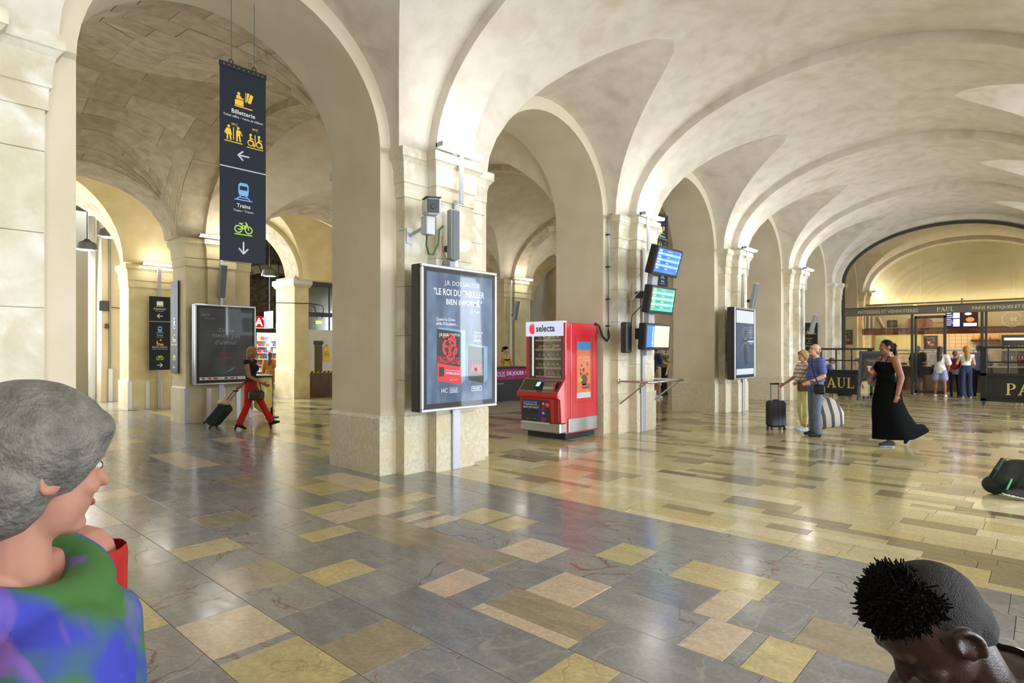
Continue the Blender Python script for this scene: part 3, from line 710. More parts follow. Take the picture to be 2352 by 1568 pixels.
# book poster
t, w, H = frame_poster('poster', 'tall framed book poster with a red paperback on the near pier', 4.48, 5.77, 5.48, .81, 2.58, .19,
    poster_glass('book_poster_print', (58, 78, 106), (112, 134, 164), nscale=2.2, ndetail=7, nrange=(.4, .75), stretch=(1.6, 1, .8)), .30)
P = lambda x, z, d=.0: V((x, .0015 - d, z))
text('J.R. DOS SANTOS', iw, t, P(.02, 1.56), XR, ZU, w=.60)
text('"LE ROI DU THRILLER', iw, t, P(-.02, 1.455), XR, ZU, w=.86, h=.085, bold=.015); text('BIEN INFORMÉ."', iw, t, P(.06, 1.345), XR, ZU, w=.62, h=.085, bold=.015)
text('Le Point', iw, t, P(.24, 1.235), XR, ZU, w=.16, shear=.2)
text('Quand la Chine', iw, t, P(-.26, 1.115), XR, ZU, w=.31, bold=.01); text("défie l'Occident...", iw, t, P(-.24, 1.065), XR, ZU, w=.35, bold=.01)
text('Homme', iw, t, P(.30, .97), XR, ZU, w=.16, align='CENTER'); text('qui a', iw, t, P(.28, .92), XR, ZU, w=.13); text('bêtes', iw, t, P(.28, .87), XR, ZU, w=.13)
def book(x0, x1, za, zb, sk):
    Flat().poly([(x0, za), (x1, za - sk), (x1, zb - sk * .6), (x0, zb)]).build('printed_book_cover', ibk, t, P(0, 0, .0005), XR, ZU)
    Flat().poly([(x1, za - sk), (x1 + .07, za), (x1 + .07, zb - .01), (x1, zb - sk * .6)]).build('printed_book_pages', ibl, t, P(0, 0, .0005), XR, ZU)
    Flat().poly([(x0, zb), (x1, zb - sk * .6), (x1 + .07, zb - .01), (x0 + .03, zb + .018)]).build('printed_book_pages', ibl, t, P(0, 0, .0005), XR, ZU)
book(-.40, .0, .37, 1.0, .06)
Flat().poly([(-.40, .37), (0, .31), (0, .53), (-.40, .585)]).build('printed_red_band', ired, t, P(0, 0, .001), XR, ZU)
f = Flat(); f.ring(-.2, .78, .1, .03, 22); f.ring(-.23, .83, .05, .022); f.ring(-.15, .85, .05, .02); f.ring(-.25, .74, .05, .02); f.ring(-.13, .74, .055, .02); f.line([(-.3, .9), (-.2, .93), (-.12, .9)], .025); f.line([(-.12, .66), (-.18, .62), (-.24, .66)], .02)
f.build('printed_dragon_swirl', ired, t, P(0, 0, .001), XR, ZU)
text('J.R.DOS SANTOS', iw, t, P(-.20, .925, .0012), XR, (0.0, 0, 1), w=.34, h=.045, bold=.01)
text('DRAGON ROUGE', ired, t, P(-.205, .615, .0012), (1, 0, -.07), ZU, w=.36, h=.085, bold=.01)
text('PAR L\'AUTEUR DU BEST-SELLER', iw, t, P(-.145, .487, .0014), (1, 0, -.1), ZU, w=.23); text('LA FORMULE DE DIEU', iw, t, P(-.145, .452, .0014), (1, 0, -.1), ZU, w=.23, h=.026, bold=.02)
Flat().rect(-.37, .42, -.29, .535).build('printed_small_cover', ibk, t, P(0, 0, .0014), XR, ZU); text('HC', iw, t, P(-.17, .375, .0014), XR, ZU, w=.035); text('EDITIONS', iw, t, P(-.10, .372, .0014), XR, ZU, w=.06)
book(.13, .40, .36, .80, .05); text('ÂMES', ired, t, P(.265, .52, .0012), (1, 0, -.06), ZU, w=.21, h=.13, bold=.01)
text('HC', iw, t, P(-.28, .245), XR, ZU, w=.10, h=.055); text('EDITIONS', iw, t, P(-.13, .27), XR, ZU, w=.13, h=.014); text('HERVÉ', iw, t, P(-.13, .248), XR, ZU, w=.13, h=.022, bold=.02); text('CHOPIN', iw, t, P(-.13, .22), XR, ZU, w=.13, h=.022, bold=.02)
f = Flat(); f.line([(.18, .22), (.36, .22), (.36, .275), (.18, .275), (.18, .22)], .007); f.build('printed_logo_box', iw, t, P(0, 0), XR, ZU); text('POCKET', iw, t, P(.27, .248), XR, ZU, w=.14, bold=.03)
# quotation poster
t, w, H = frame_poster('poster', 'dark framed poster reading On ne meurt pas d\'amour behind the striding woman', 4.74, 6.02, 13.14, .82, 2.52, .17,
    poster_glass('quotation_poster_print', (58, 62, 66), (88, 94, 98), nscale=2.0, ndetail=6, nrange=(.4, .8)), .24)
for s_, z_, w_ in (('On ne', 1.16, .32), ('meurt pas', 1.03, .58), ("d'amour.", .90, .48)): text(s_, igl, t, P(-.0, z_), XR, ZU, w=w_)
text('pitch.', igl, t, P(-.42, 1.47), XR, ZU, w=.18); text('PRIX DES LECTEURS', igl, t, P(-.34, 1.40), XR, ZU, w=.24); text('Marcel Pagnol', ired, t, P(.02, .66), XR, ZU, w=.32, shear=.3); text('La Gloire', ired, t, P(.0, .57), XR, ZU, w=.26, shear=.3)
Flat().rect(-.55, .10, .55, .16).build('printed_logo_strip', iw, t, P(0, 0, .0008), XR, ZU)
for k in range(9): Flat().rect(-.5 + k * .115, .115, -.45 + k * .115 + .02 * (k % 3), .145).build('printed_logo', [ibk, ired, pm('dgrey', (80, 84, 90)), pm('yel', (230, 200, 60))][k % 4], t, P(0, 0, .0012), XR, ZU)
Flat().poly([(-.1, .22), (.12, .30), (.2, .38), (.05, .30)]).build('printed_light', ibl, t, P(0, 0, .0008), XR, ZU)
# narrow blue poster
t, w, H = frame_poster('poster', 'framed poster panel with a rearing silver insect figure on blue', 13.95, 15.25, 5.48, .85, 2.58, .19,
    poster_glass('blue_poster_print', (44, 66, 96), (62, 84, 116), nscale=2.0), .30)
Flat().rect(-.56, 1.36, .56, 1.66).build('printed_pale_top', pm('pale', (206, 214, 222)), t, P(0, 0, .0006), XR, ZU)
Flat().rect(-.56, .11, .56, .25).build('printed_pale_foot', pm('pale', (206, 214, 222)), t, P(0, 0, .0006), XR, ZU)
f = Flat(); f.disc(0, .95, .12, 16, .26); f.line([(-.05, .75), (-.02, .5), (.06, .35)], .05); f.line([(.04, .72), (.14, .45), (.2, .38)], .04); f.build('printed_figure', pm('black', (20, 22, 26)), t, P(0, 0, .001), XR, ZU)
f = Flat()
for a in range(-3, 4): f.line([(a * .02, .95), (a * .07, 1.12), (a * .05, 1.28)], .012); f.line([(a * .02, .9), (a * .08, .76), (a * .1, .66)], .01)
f.build('printed_wings', igl, t, P(0, 0, .0014), XR, ZU)
for k in range(5): text(['SUR LES TRACES', 'DES GRANDS', 'INSECTES', 'UNE AVENTURE', 'AU MUSEUM'][k], iw, t, P(.36, 1.26 - k * .06), XR, ZU, w=.24)
text('UNE EXPO', iw, t, P(.38, .92), XR, ZU, w=.2); text('EVENEMENT', iw, t, P(.38, .86), XR, ZU, w=.22)
# ---- screens on the leaning post
def screen(label, xc, yc, zc, w, h, tilt, kind):
    t = thing('departure_screen', label, 'screen', (xc, yc, zc), 0, 'departure screens'); t.rotation_euler = (math.radians(tilt), 0, 0)
    mb = MB(); mb.bbox(-w / 2, w / 2, .0, .14, -h / 2, h / 2, .015); mb.build('casing', black, t)
    bz = MB(); bz.bbox(-w / 2, w / 2, -.012, .004, -h / 2, h / 2, .006); bz.build('bezel', mat('screen_bezel', (14, 15, 17), .2, spec=.6), t)
    col = {'dep': ((36, 92, 226), (90, 150, 245)), 'arr': ((46, 150, 132), (120, 205, 180)), 'info': ((206, 214, 150), (206, 214, 150))}[kind]
    em = lambda n_, c, s_: mat('screen_' + n_, c, .3, emit=c, estr=s_, coat=.5)
    Flat().rect(-w / 2 + .045, -h / 2 + .05, w / 2 - .045, h / 2 - .04).build('display', em(kind, col[0], .85), t, (0, -.0125, 0), XR, ZU)
    o = lambda x, z: V((x, -.0135, z))
    if kind == 'info':
        Flat().rect(-w / 2 + .045, -h / 2 + .05, -w / 2 + .30, h / 2 - .04).build('display_band', em('dep', (20, 70, 236), .9), t, (0, -.0129, 0), XR, ZU)
        text('Informations', em('wht', (235, 240, 245), 1.0), t, o(-w / 2 + .24, .0), (0, 0, 1), (-1, 0, 0), w=.34)
        for k in range(7): text('train en gare voie ' + 'ABCDEFG'[k], em('ink', (90, 110, 90), .3), t, o(.13, .13 - .048 * k), XR, ZU, w=.36)
    else:
        lt = em('wht', (235, 240, 245), 1.0); ye = em('ylw', (240, 225, 60), .9)
        for k in range(7):
            z = h / 2 - .075 - k * .05
            Flat().rect(-w / 2 + .05, z - .021, w / 2 - .05, z + .021).build('display_row', em(kind + 'r%d' % (k % 2), col[k % 2] if k % 2 else tuple(int(c * .8) for c in col[0]), .85), t, (0, -.0129, 0), XR, ZU)
            text(['10h%02d' % (7 * k + 2), '11h%02d' % (6 * k + 3)][k % 2], ye if kind == 'arr' else lt, t, o(-w / 2 + .13, z), XR, ZU, w=.10)
            text(['Paris Gare de Lyon', 'Marseille St Charles', 'Montpellier', 'Avignon Centre', 'Beziers', 'Lyon Part Dieu', 'Toulouse'][k], lt, t, o(-.02, z), XR, ZU, h=.022)
            text('ABCDEFG'[k], lt, t, o(w / 2 - .09, z), XR, ZU, h=.026)
    return t
screen('upper departure screen showing blue rows', 9.66, 5.0, 3.11, .93, .50, 16, 'dep')
screen('middle departure screen showing green rows', 9.66, 5.10, 2.44, .90, .49, 9, 'arr')
screen('lowest screen with a blue band and a pale list', 9.66, 5.19, 1.79, .90, .47, 4, 'info')
t = thing('screen_post', 'grey leaning post carrying the three departure screens', 'post', (9.62, 5.36, 0))
mb = MB(); mb.loft([[(x, y + dy, z) for x, dy in ((-.1, -.05), (.1, -.05), (.1, .05), (-.1, .05))] for z, y in ((1.45, .03), (2.4, -.04), (3.3, -.15))], True, True, True); mb.build('post', grey, t)
mb = MB(); mb.bbox(-.06, .3, .03, .24, 1.75, 1.95, .01); mb.bbox(-.06, .3, .0, .24, 2.5, 2.62, .01); mb.build('wall_bracket', dgrey, t)
mb = MB(); mb.bbox(-.46, -.28, .16, .30, 1.5, 2.05, .02); mb.build('control_box', dgrey, t)
for k in range(3):
    mb = MB(); z = 2.05 + .3 * k; mb.tube([(-.1, .08, z + .3), (-.22, .2, z + .12), (-.08, .3, z), (.0, .34, z - .1)], .009, 6); mb.build('cable', [black, white, grey][k], t)
# ---- perch rail round the screen pillar
t = thing('perch_rail', 'tubular steel perch rail fixed around the screen pillar', 'rail', (10.23, 5.94, .97))
pol = mat('polished_steel', (196, 198, 204), .18, 1.0)
mb = MB(); mb.tube([(-.66, -.02, 0), (-.66, -.62, 0), (-.60, -.66, 0), (.60, -.66, 0), (.66, -.62, 0), (.66, -.02, 0)], .022, 10); mb.build('rail_tube', pol, t, smooth=True, angle=50)
for s in (-1, 1):
    mb = MB(); mb.tube([(s * .66, -.55, -.02), (s * .66, -.02, -.42)], .018, 8); mb.build('strut', pol, t, smooth=True, angle=50)
    for z in (0, -.42):
        mb = MB(); mb.lathe([(.05, 0), (.05, .01), (.03, .02)], (0, 0, 0), 14, Matrix.Rotation(math.radians(90), 3, 'X')); mb.build('wall_flange', pol, t, loc=(s * .66, 0, z))
# ---- loudspeakers
def speaker(label, x, y, z, tilt, h=.62, L=None):
    t = thing('column_speaker', label, 'loudspeaker', (x, y, z), 0, 'column loudspeakers'); t.rotation_euler = (math.radians(tilt), 0, 0)
    mb = MB(); mb.bbox(-.07, .07, -.06, .05, 0, h, .018); mb.build('cabinet', mat('speaker_grey', (150, 154, 160), .5), t)
    g = MB(); g.bbox(-.055, .055, -.068, -.058, .02, h - .02, .004); g.build('grille', mat('speaker_grille', (112, 116, 122), .6), t)
    b = MB(); b.bbox(-.03, .03, .05, .14, h * .18, h * .3, .006); b.build('bracket', dgrey, t)
    return t
speaker('grey column loudspeaker upright above the book poster', 5.09, 5.60, 2.69, 0, .64)
speaker('tilted grey loudspeaker above the blue insect poster', 15.05, 5.50, 2.62, 12, .62)
speaker('tilted grey loudspeaker on the pier before the bakery', 19.95, 5.48, 2.05, 14, .62)
speaker('dark tilted loudspeaker above the quotation poster', 5.30, 13.22, 2.68, 10, .72)
speaker('tilted loudspeaker behind the play counter', 14.72, 13.16, 2.55, 12, .66)
# ---- conduits
def conduit(label, x, y, segs, w=.07):
    t = thing('cable_conduit', label, 'conduit', (x, y, 0), 0, 'flat metal conduits on the pillars')
    for z0, z1, ww in segs:
        dy = -.10 if z0 > 3.3 else 0.0
        mb = MB(); mb.bbox(-ww / 2, ww / 2, dy - .03, dy, z0, z1, .004); mb.build('cover', mat('conduit_grey', (186, 188, 196), .4, .5), t)
conduit('grey conduit running down behind the book poster', 5.26, 5.74, [(0, .80, .13), (2.55, 3.5, .065), (3.44, 4.06, .065)])
conduit('grey conduit down the screen pillar', 10.10, 5.74, [(0, .9, .16), (.9, 3.5, .07), (3.44, 4.06, .07)])
conduit('grey conduit behind the blue insect poster', 15.14, 5.74, [(0, .84, .12), (2.55, 3.5, .06), (3.44, 4.06, .06)])
conduit('grey conduit on the pier before the bakery', 20.05, 5.74, [(0, 3.5, .07), (3.44, 4.06, .07)])
conduit('grey conduit behind the quotation poster', 5.36, 13.37, [(0, .82, .12), (2.5, 3.9, .06)])
conduit('grey conduit behind the play counter', 14.78, 13.37, [(0, 3.9, .06)])
# junction boxes under the near speaker
t = thing('junction_box', 'small grey junction boxes with loose wires above the book poster', 'box', (5.1, 5.70, 2.58))
mb = MB(); mb.bbox(-.05, .04, -.09, .04, .0, .10, .006); mb.build('box', grey, t); mb = MB(); mb.bbox(.045, .10, -.08, .04, .03, .13, .006); mb.build('socket', white, t)
mb = MB(); mb.tube([(-.04, -.04, .1), (-.1, -.02, .2), (-.11, 0, .34), (-.08, .02, .42)], .006, 6); mb.build('wire', mat('copper_wire', (176, 110, 70), .5), t)
# ---- security camera
t = thing('security_camera', 'white boxed security camera on a bracket beside the near lamp', 'camera', (4.66, 5.93, 2.98))
shell_w = mat('camera_shell', (206, 212, 218), .4)
mb = MB(); mb.bbox(-.05, .05, -.012, .02, -.10, .10, .004); mb.build('wall_plate', shell_w, t)
mb = MB(); mb.tube([(0, 0, 0), (-.02, -.36, .08)], .022, 8); mb.build('arm', shell_w, t)
mb = MB(); mb.bbox(-.085, .045, -.44, -.32, -.04, .18, .008); mb.build('swivel_box', shell_w, t)
M = Matrix.Translation((-.02, -.44, .28)) @ Matrix.Rotation(math.radians(-32), 4, 'Z') @ Matrix.Rotation(math.radians(8), 4, 'X')
mb = MB(); mb.bbox(-.09, .09, -.18, .20, -.09, .10, .025, M); mb.build('housing', shell_w, t)
mb = MB(); mb.bbox(-.095, .095, -.20, .18, .10, .112, .006, M); mb.build('sun_shield', mat('camera_shield', (60, 62, 66), .5), t)
mb = MB(); mb.bbox(-.07, .07, -.186, -.176, -.07, .08, .01, M); wn = mb.build('window', mat('camera_window', (12, 13, 16), .35), t)
mb = MB(); mb.lathe([(.034, 0), (.03, .012), (.02, .012)], (0, 0, 0), 16, Matrix.Rotation(math.radians(90), 3, 'X')); l_ = mb.build('lens', mat('lens_glass', (24, 26, 34), .4), t); l_.matrix_local = M @ Matrix.Translation((0, -.186, 0))
mb = MB(); mb.tube([(-.02, -.36, -.04), (-.02, -.35, -.16), (.06, -.3, -.25), (.17, -.25, -.24), (.26, -.24, -.1), (.32, -.2, .1), (.40, -.18, .16)], .011, 8); mb.build('cable', mat('cable_green', (66, 96, 62), .6), t, smooth=True)
# ---- pipe and cable feeding the vending machine
t = thing('conduit_pipe', 'thin grey pipe with clips down the screen pillar corner', 'pipe', (9.40, 6.06, 0))
mb = MB(); mb.tube([(.12, -.06, 4.1), (.02, -.02, 4.08), (0, 0, 3.96), (0, 0, 1.9)], .013, 8); mb.build('pipe', mat('galvanised', (158, 158, 154), .4, .7), t, smooth=True)
mb = MB(); mb.tube([(0, 0, 1.92), (-.01, -.02, 1.78), (-.08, -.02, 1.72), (-.16, .02, 1.80), (-.22, .06, 2.0), (-.30, .10, 2.04)], .02, 8); mb.build('flexible_hose', black, t, smooth=True)
for z in (3.7, 3.1, 2.5, 2.0):
    mb = MB(); mb.bbox(-.025, .025, -.025, .05, z - .015, z + .015, .004); mb.build('clip', dgrey, t)
# ------------------------------------------------------------------ vending machine (front faces -x)
red = mat('vending_red', (206, 38, 46), .3, coat=.4)
dred = mat('vending_dark_red', (160, 24, 32), .4)
brushed = mat('brushed_steel', (176, 176, 172), .3, 1.0)
vt = thing('vending_machine', 'red snack vending machine with a lit white header panel', 'vending machine', (8.22, 6.615, 0))
# local: x depth (0 front .. .93 back), y: -.455 (towards the hall) .. +.455
mb = MB()
mb.bbox(.62, .93, -.455, .455, .1, 2.03, .012); mb.bbox(0, .64, -.455, -.38, .1, 2.03, .01); mb.bbox(0, .64, .38, .455, .1, 2.03, .01); mb.bbox(.0, .64, -.40, .40, 1.99, 2.03, .01); mb.bbox(0, .64, -.40, .40, .1, 1.03, .01)
mb.build('body', red, vt)
mb = MB(); mb.bbox(.02, .9, -.43, .43, 0, .1, .004); mb.build('kick_base', mat('vending_base', (24, 32, 38), .5), vt)
mb = MB(); mb.bbox(.14, .93, -.467, -.455, .1, 2.0, .006); sp = mb.build('side_panel', red, vt)
mb = MB(); mb.bbox(.06, .93, -.475, -.466, .12, .36, .004); mb.build('side_kick_plate', brushed, vt)
for (a, b, c, d) in ((.26, .80, .62, .628), (.26, .80, 1.80, 1.808), (.26, .268, .62, 1.80), (.79, .80, .62, 1.80)):
    mb = MB(); mb.box(a, b, -.4685, -.466, c, d); mb.build('door_seam', dred, sp)
mb = MB(); mb.bbox(.90, .945, -.47, -.45, .1, 2.0, .004); mb.build('rear_edge', dred, vt)
for k in range(22):
    mb = MB(); mb.box(.875, .925, -.4695, -.466, 1.35 + k * .025, 1.362 + k * .025); mb.build('vent_slot', dred, sp)
# orange side poster
so = mat('side_poster_orange', (214, 112, 70), .35, coat=.6, rgb2=(226, 128, 84), nscale=6)
S = lambda x, z, d=0: V((x, -.4695 - d, z))
Flat().rect(.30, .70, .72, 1.70).build('side_poster', so, sp, S(0, 0), XR, ZU)
Flat().rect(.30, 1.55, .72, 1.70).build('poster_blue_top', mat('side_poster_blue', (70, 136, 190), .35), sp, S(0, 0, .0008), XR, ZU)
Flat().rect(.30, .70, .72, .80).build('poster_white_foot', offw, sp, S(0, 0, .0008), XR, ZU)
text('TRUST', offw, sp, S(.39, 1.42, .001), XR, ZU, w=.13); text('CARAMEL', offw, sp, S(.60, 1.42, .001), XR, ZU, w=.2); text('ET NAPPAGE', offw, sp, S(.60, 1.37, .001), XR, ZU, w=.2)
f = Flat()
for a, b, r_ in ((.52, 1.02, .10), (.42, 1.13, .03), (.62, 1.12, .03), (.50, 1.2, .035), (.44, 1.28, .022), (.62, 1.30, .022), (.40, 1.2, .02)): Flat().disc(a, b, r_).build('printed_cookie', mat('cookie_brown', (110, 62, 44), .5), sp, S(0, 0, .001), XR, ZU)
f = Flat(); f.disc(.40, 1.02, .045); f.rect(.36, 1.0, .46, 1.05); f.build('poster_badge', mat('badge_green', (140, 196, 90), .5), sp, S(0, 0, .0012), XR, ZU)
Flat().rect(.46, .86, .70, .95).build('poster_caption', mat('caption_brown', (150, 66, 50), .5), sp, S(0, 0, .001), XR, ZU); text('10 SUR NOS PRIX', offw, sp, S(.58, .915, .0014), XR, ZU, w=.2)
# lit header, curved front
mb = MB(); n_ = 12
ring = [(-.02 - .05 * math.sin(math.pi * i / n_), .44 - .84 * i / n_) for i in range(n_ + 1)]
mb.loft([[(x, y, z) for x, y in ring] + [(.1, -.40, z), (.1, .44, z)] for z in (1.80, 2.06)], True, True, True)
hd = mb.build('header_light', mat('header_white', (150, 154, 170), .35, emit=(222, 230, 255), estr=.42), vt, smooth=True, angle=40)
FR = (0, -1, 0)
Fp = lambda y, z, x: V((x, y, z))
def ontop(y): u_ = (.44 - y) / .84; return -.02 - .05 * math.sin(math.pi * max(0, min(1, u_))) - .003
lo = Flat(); lo.disc(0, 0, .075, 22, .095); lo.build('logo_drop', mat('selecta_red', (222, 40, 60), .4, emit=(222, 40, 60), estr=.5), hd, Fp(.25, 1.93, ontop(.25) - .003), FR, ZU)
f = Flat(); f.line([(-.02, .075), (.035, .06), (.05, .03), (.04, -.01)], .018); f.build('logo_swirl', white, hd, Fp(.25, 1.93, ontop(.25) - .006), FR, ZU)
text('selecta', mat('selecta_grey', (40, 42, 58), .6), hd, Fp(-.06, 1.935, -.076), FR, ZU, w=.42, h=.12, bold=.02)
# cabinet interior
mb = MB(); mb.box(.56, .60, -.38, .38, 1.05, 1.98); mb.box(.05, .60, .365, .38, 1.05, 1.98); mb.box(.05, .60, -.38, -.365, 1.05, 1.98); mb.build('cabinet_lining', mat('cabinet_lining', (86, 66, 58), .6), vt)
strip = MB(); strip.bbox(.06, .08, .33, .36, 1.08, 1.82, .004); strip.build('cabinet_light', mat('cabinet_light', (240, 240, 230), .4, emit=(255, 250, 235), estr=.5), vt)
shm = mat('shelf_rail', (196, 196, 188), .4)
SHZ = [1.08, 1.235, 1.40, 1.565, 1.73]
for z in SHZ:
    mb = MB(); mb.bbox(.10, .55, -.36, .30, z - .012, z, .003); sh = mb.build('shelf', mat('shelf_tray', (120, 110, 104), .5), vt)
    mb = MB(); mb.bbox(.085, .10, -.36, .30, z - .022, z + .012, .003); mb.build('price_rail', shm, sh)
fr = [(-.38, .38, 1.80, 1.84), (-.38, .38, 1.035, 1.06), (.355, .385, 1.05, 1.81), (-.385, -.355, 1.05, 1.81)]
for a, b, c, d in fr:
    mb = MB(); mb.bbox(-.005, .02, a, b, c, d, .004); mb.build('window_frame', mat('window_frame_dark', (60, 62, 62), .4), vt)
mb = MB(); mb.box(.004, .009, -.36, .36, 1.05, 1.81); mb.build('window_pane', clear, vt)
# control console
prof = [(.0, 1.045), (-.02, 1.05), (-.25, .80), (-.265, .765), (-.25, .735), (-.16, .70), (-.13, .3), (.0, .3)]
mb = MB(); mb.loft([[(x, y, z) for x, z in prof] for y in (-.455, .455)], True, True, True); mb.build('console', red, vt)
cn = V((-.25 + .02, 0, .80 - 1.05)); cu_ = V((.23, 0, .25)).normalized(); co = V((-.137, 0, .927)); cnrm = V(FR).cross(cu_)
def oncon(y, s, d=.0): return co + V((0, y, 0)) + cu_ * s + cnrm * d
def plate(name, m, y0, y1, s0, s1, th, base=0.0):
    mb = MB(); mb.prism([(-y1, s0), (-y0, s0), (-y0, s1), (-y1, s1)], co + cnrm * base, FR, cu_, th, cnrm); return mb.build(name, m, vt)
plate('console_plate', brushed, -.43, .43, -.155, .155, .006)
plate('touch_screen', mat('touch_screen', (52, 54, 44), .12, coat=1), .08, .40, -.115, .13, .006, .006)
plate('card_reader', black, -.05, .06, -.10, .05, .05, .006)
plate('card_reader_display', mat('reader_display', (150, 190, 240), .3, emit=(150, 190, 240), estr=.8), -.035, .045, -.06, .035, .004, .056)
plate('coin_panel', mat('coin_panel', (150, 70, 150), .4), -.08, .05, .07, .15, .008, .006)
mb = MB(); cc = co + V((0, -.24, 0)) + cnrm * .0
for q in range(1): mb.loft([[cc + V((0, yy, 0)) + cu_ * (.10 * math.cos(a)) + cnrm * (.06 * math.sin(a)) for a in [math.pi * i / 12 for i in range(13)]] for yy in (-.12, .12)], False, False, False)
mb.build('dispensing_drum', brushed, vt, smooth=True, fix=False)
mb = MB(); mb.loft([[cc + V((0, yy, 0)) + cu_ * (.115 * math.cos(a)) + cnrm * (.075 * math.sin(a)) for a in [math.pi * i / 12 for i in range(13)]] for yy in (-.16, -.12)], False, False, False); mb.build('drum_handle', red, vt, smooth=True, fix=False)
# front advertising panel and steel foot
mb = MB(); mb.prism([(-.41, .29), (.22, .29), (.22, .70), (-.41, .70)], (-.152, 0, 0), FR, (.0, 0, 1), .006, (-1, 0, 0)); ad = mb.build('ad_panel', mat('ad_black', (22, 24, 30), .3, coat=.8, rgb2=(30, 30, 40), nscale=8), vt)
A = lambda y, z, d=.0: V((-.1592 - d, y, z))
text('NOUVEAU NOM', mat('ad_blue', (60, 130, 240), .4, emit=(60, 130, 240), estr=.3), ad, A(.22, .63), FR, ZU, w=.32, h=.035, bold=.02)
text('TOUJOURS UN', white, ad, A(.22, .585), FR, ZU, w=.32, h=.035, bold=.02); text('MAX DE GOUT', white, ad, A(.20, .54), FR, ZU, w=.36, h=.035, bold=.02)
Flat().disc(-.08, .40, .11, 20, .15).build('ad_blue_glow', mat('ad_deep_blue', (26, 40, 120), .4), ad, A(0, 0), (0, -1, 0), ZU) if False else None
f = Flat(); f.disc(.07, .43, .11, 20, .14); f.build('ad_blue_splash', mat('ad_deep_blue', (26, 40, 130), .4), ad, A(0, 0, .0003), FR, ZU)
f = Flat(); f.poly([(.04, .30), (.12, .30), (.125, .50), (.105, .56), (.105, .60), (.06, .60), (.06, .56), (.035, .50)]); f.build('ad_bottle', mat('ad_cola', (150, 54, 34), .35), ad, A(0, 0, .0008), FR, ZU)
Flat().rect(.06, .60, .105, .635).build('ad_bottle_cap', offw, ad, A(0, 0, .0009), FR, ZU); Flat().rect(.035, .38, .125, .50).build('ad_bottle_label', ibk, ad, A(0, 0, .0011), FR, ZU)
f = Flat(); f.disc(.08, .45, .03); f.build('ad_emblem', white, ad, A(0, 0, .0014), FR, ZU); f = Flat(); f.poly([(.052, .455), (.07, .478), (.095, .475), (.108, .455), (.08, .462)]); f.build('ad_emblem_red', ired, ad, A(0, 0, .0018), FR, ZU); f = Flat(); f.poly([(.052, .445), (.08, .44), (.108, .447), (.09, .422), (.068, .424)]); f.build('ad_emblem_blue', mat('ink_blue2', (40, 80, 180), .5), ad, A(0, 0, .0018), FR, ZU)
f = Flat(); f.disc(.17, .60, .05); f.build('ad_price_disc', ired, ad, A(0, 0, .001), FR, ZU); text('2.40€', white, ad, A(-.17, .60, .0014), FR, ZU, w=.08)
f = Flat(); rr = random.Random(4)
for k in range(12): f.disc(rr.uniform(-.38, .2), rr.uniform(.31, .68), rr.uniform(.006, .014), 8)
f.build('ad_droplets', mat('ad_drop', (176, 110, 80), .4), ad, A(0, 0, .0006), FR, ZU)
Flat().rect(-.41, .262, .22, .29).build('ad_foot_strip', offw, ad, A(0, 0, .001), FR, ZU)
mb = MB(); mb.bbox(-.158, .03, -.455, .455, .115, .30, .02); mb.build('steel_foot', brushed, vt)
mb = MB(); mb.bbox(-.165, -.13, -.43, -.32, .33, .70, .01); mb.build('delivery_flap', dred, vt)
# snacks on the shelves
sm = [mat('pack_%d' % i, c, .3, rgb2=c2, nscale=14, nrange=(.45, .55)) for i, (c, c2) in enumerate([((150, 36, 40), (220, 200, 190)), ((92, 50, 130), (210, 190, 120)), ((216, 190, 70), (150, 60, 50)), ((120, 60, 44), (210, 190, 160)), ((190, 60, 60), (240, 230, 220)), ((110, 120, 64), (210, 210, 130)), ((60, 66, 110), (190, 120, 60))])]
for ri, z in enumerate(SHZ):
    for ci in range(6):
        y = .24 - ci * .105; h = [.11, .10, .115, .09, .07][ri] * rj.uniform(.85, 1.1)
        p = MB()
        if ri == 0:
            p.lathe([(.022, 0), (.024, .05), (.012, .075), (.010, .1), (.013, .1), (.013, .112)], (0, 0, 0), 10)
        else:
            w_ = .04; p.loft([[(-.004, -w_, 0), (.004, -w_, 0), (.004, w_, 0), (-.004, w_, 0)], [(-.022, -w_ * .92, h * .3), (.022, -w_ * .92, h * .3), (.022, w_ * .92, h * .3), (-.022, w_ * .92, h * .3)],
                    [(-.02, -w_ * .95, h * .75), (.02, -w_ * .95, h * .75), (.02, w_ * .95, h * .75), (-.02, w_ * .95, h * .75)], [(-.004, -w_, h), (.004, -w_, h), (.004, w_, h), (-.004, w_, h)]], True, True, True)
        o = p.build('drink_bottle' if ri == 0 else 'snack_packet', sm[(ri * 3 + ci * 2 + ci // 3) % 7], None, smooth=True)
        o.location = (8.22 + .15, 6.615 + y, z + .001)
        rown = ['lowest', 'second-lowest', 'middle', 'second-highest', 'highest'][ri]
        tag(o, ('small drink bottle on the %s shelf of the red vending machine' if ri == 0 else 'snack packet on the %s shelf of the red vending machine') % rown, 'bottle' if ri == 0 else 'snack', ('bottles' if ri == 0 else 'snacks') + ' on the %s vending shelf' % rown)
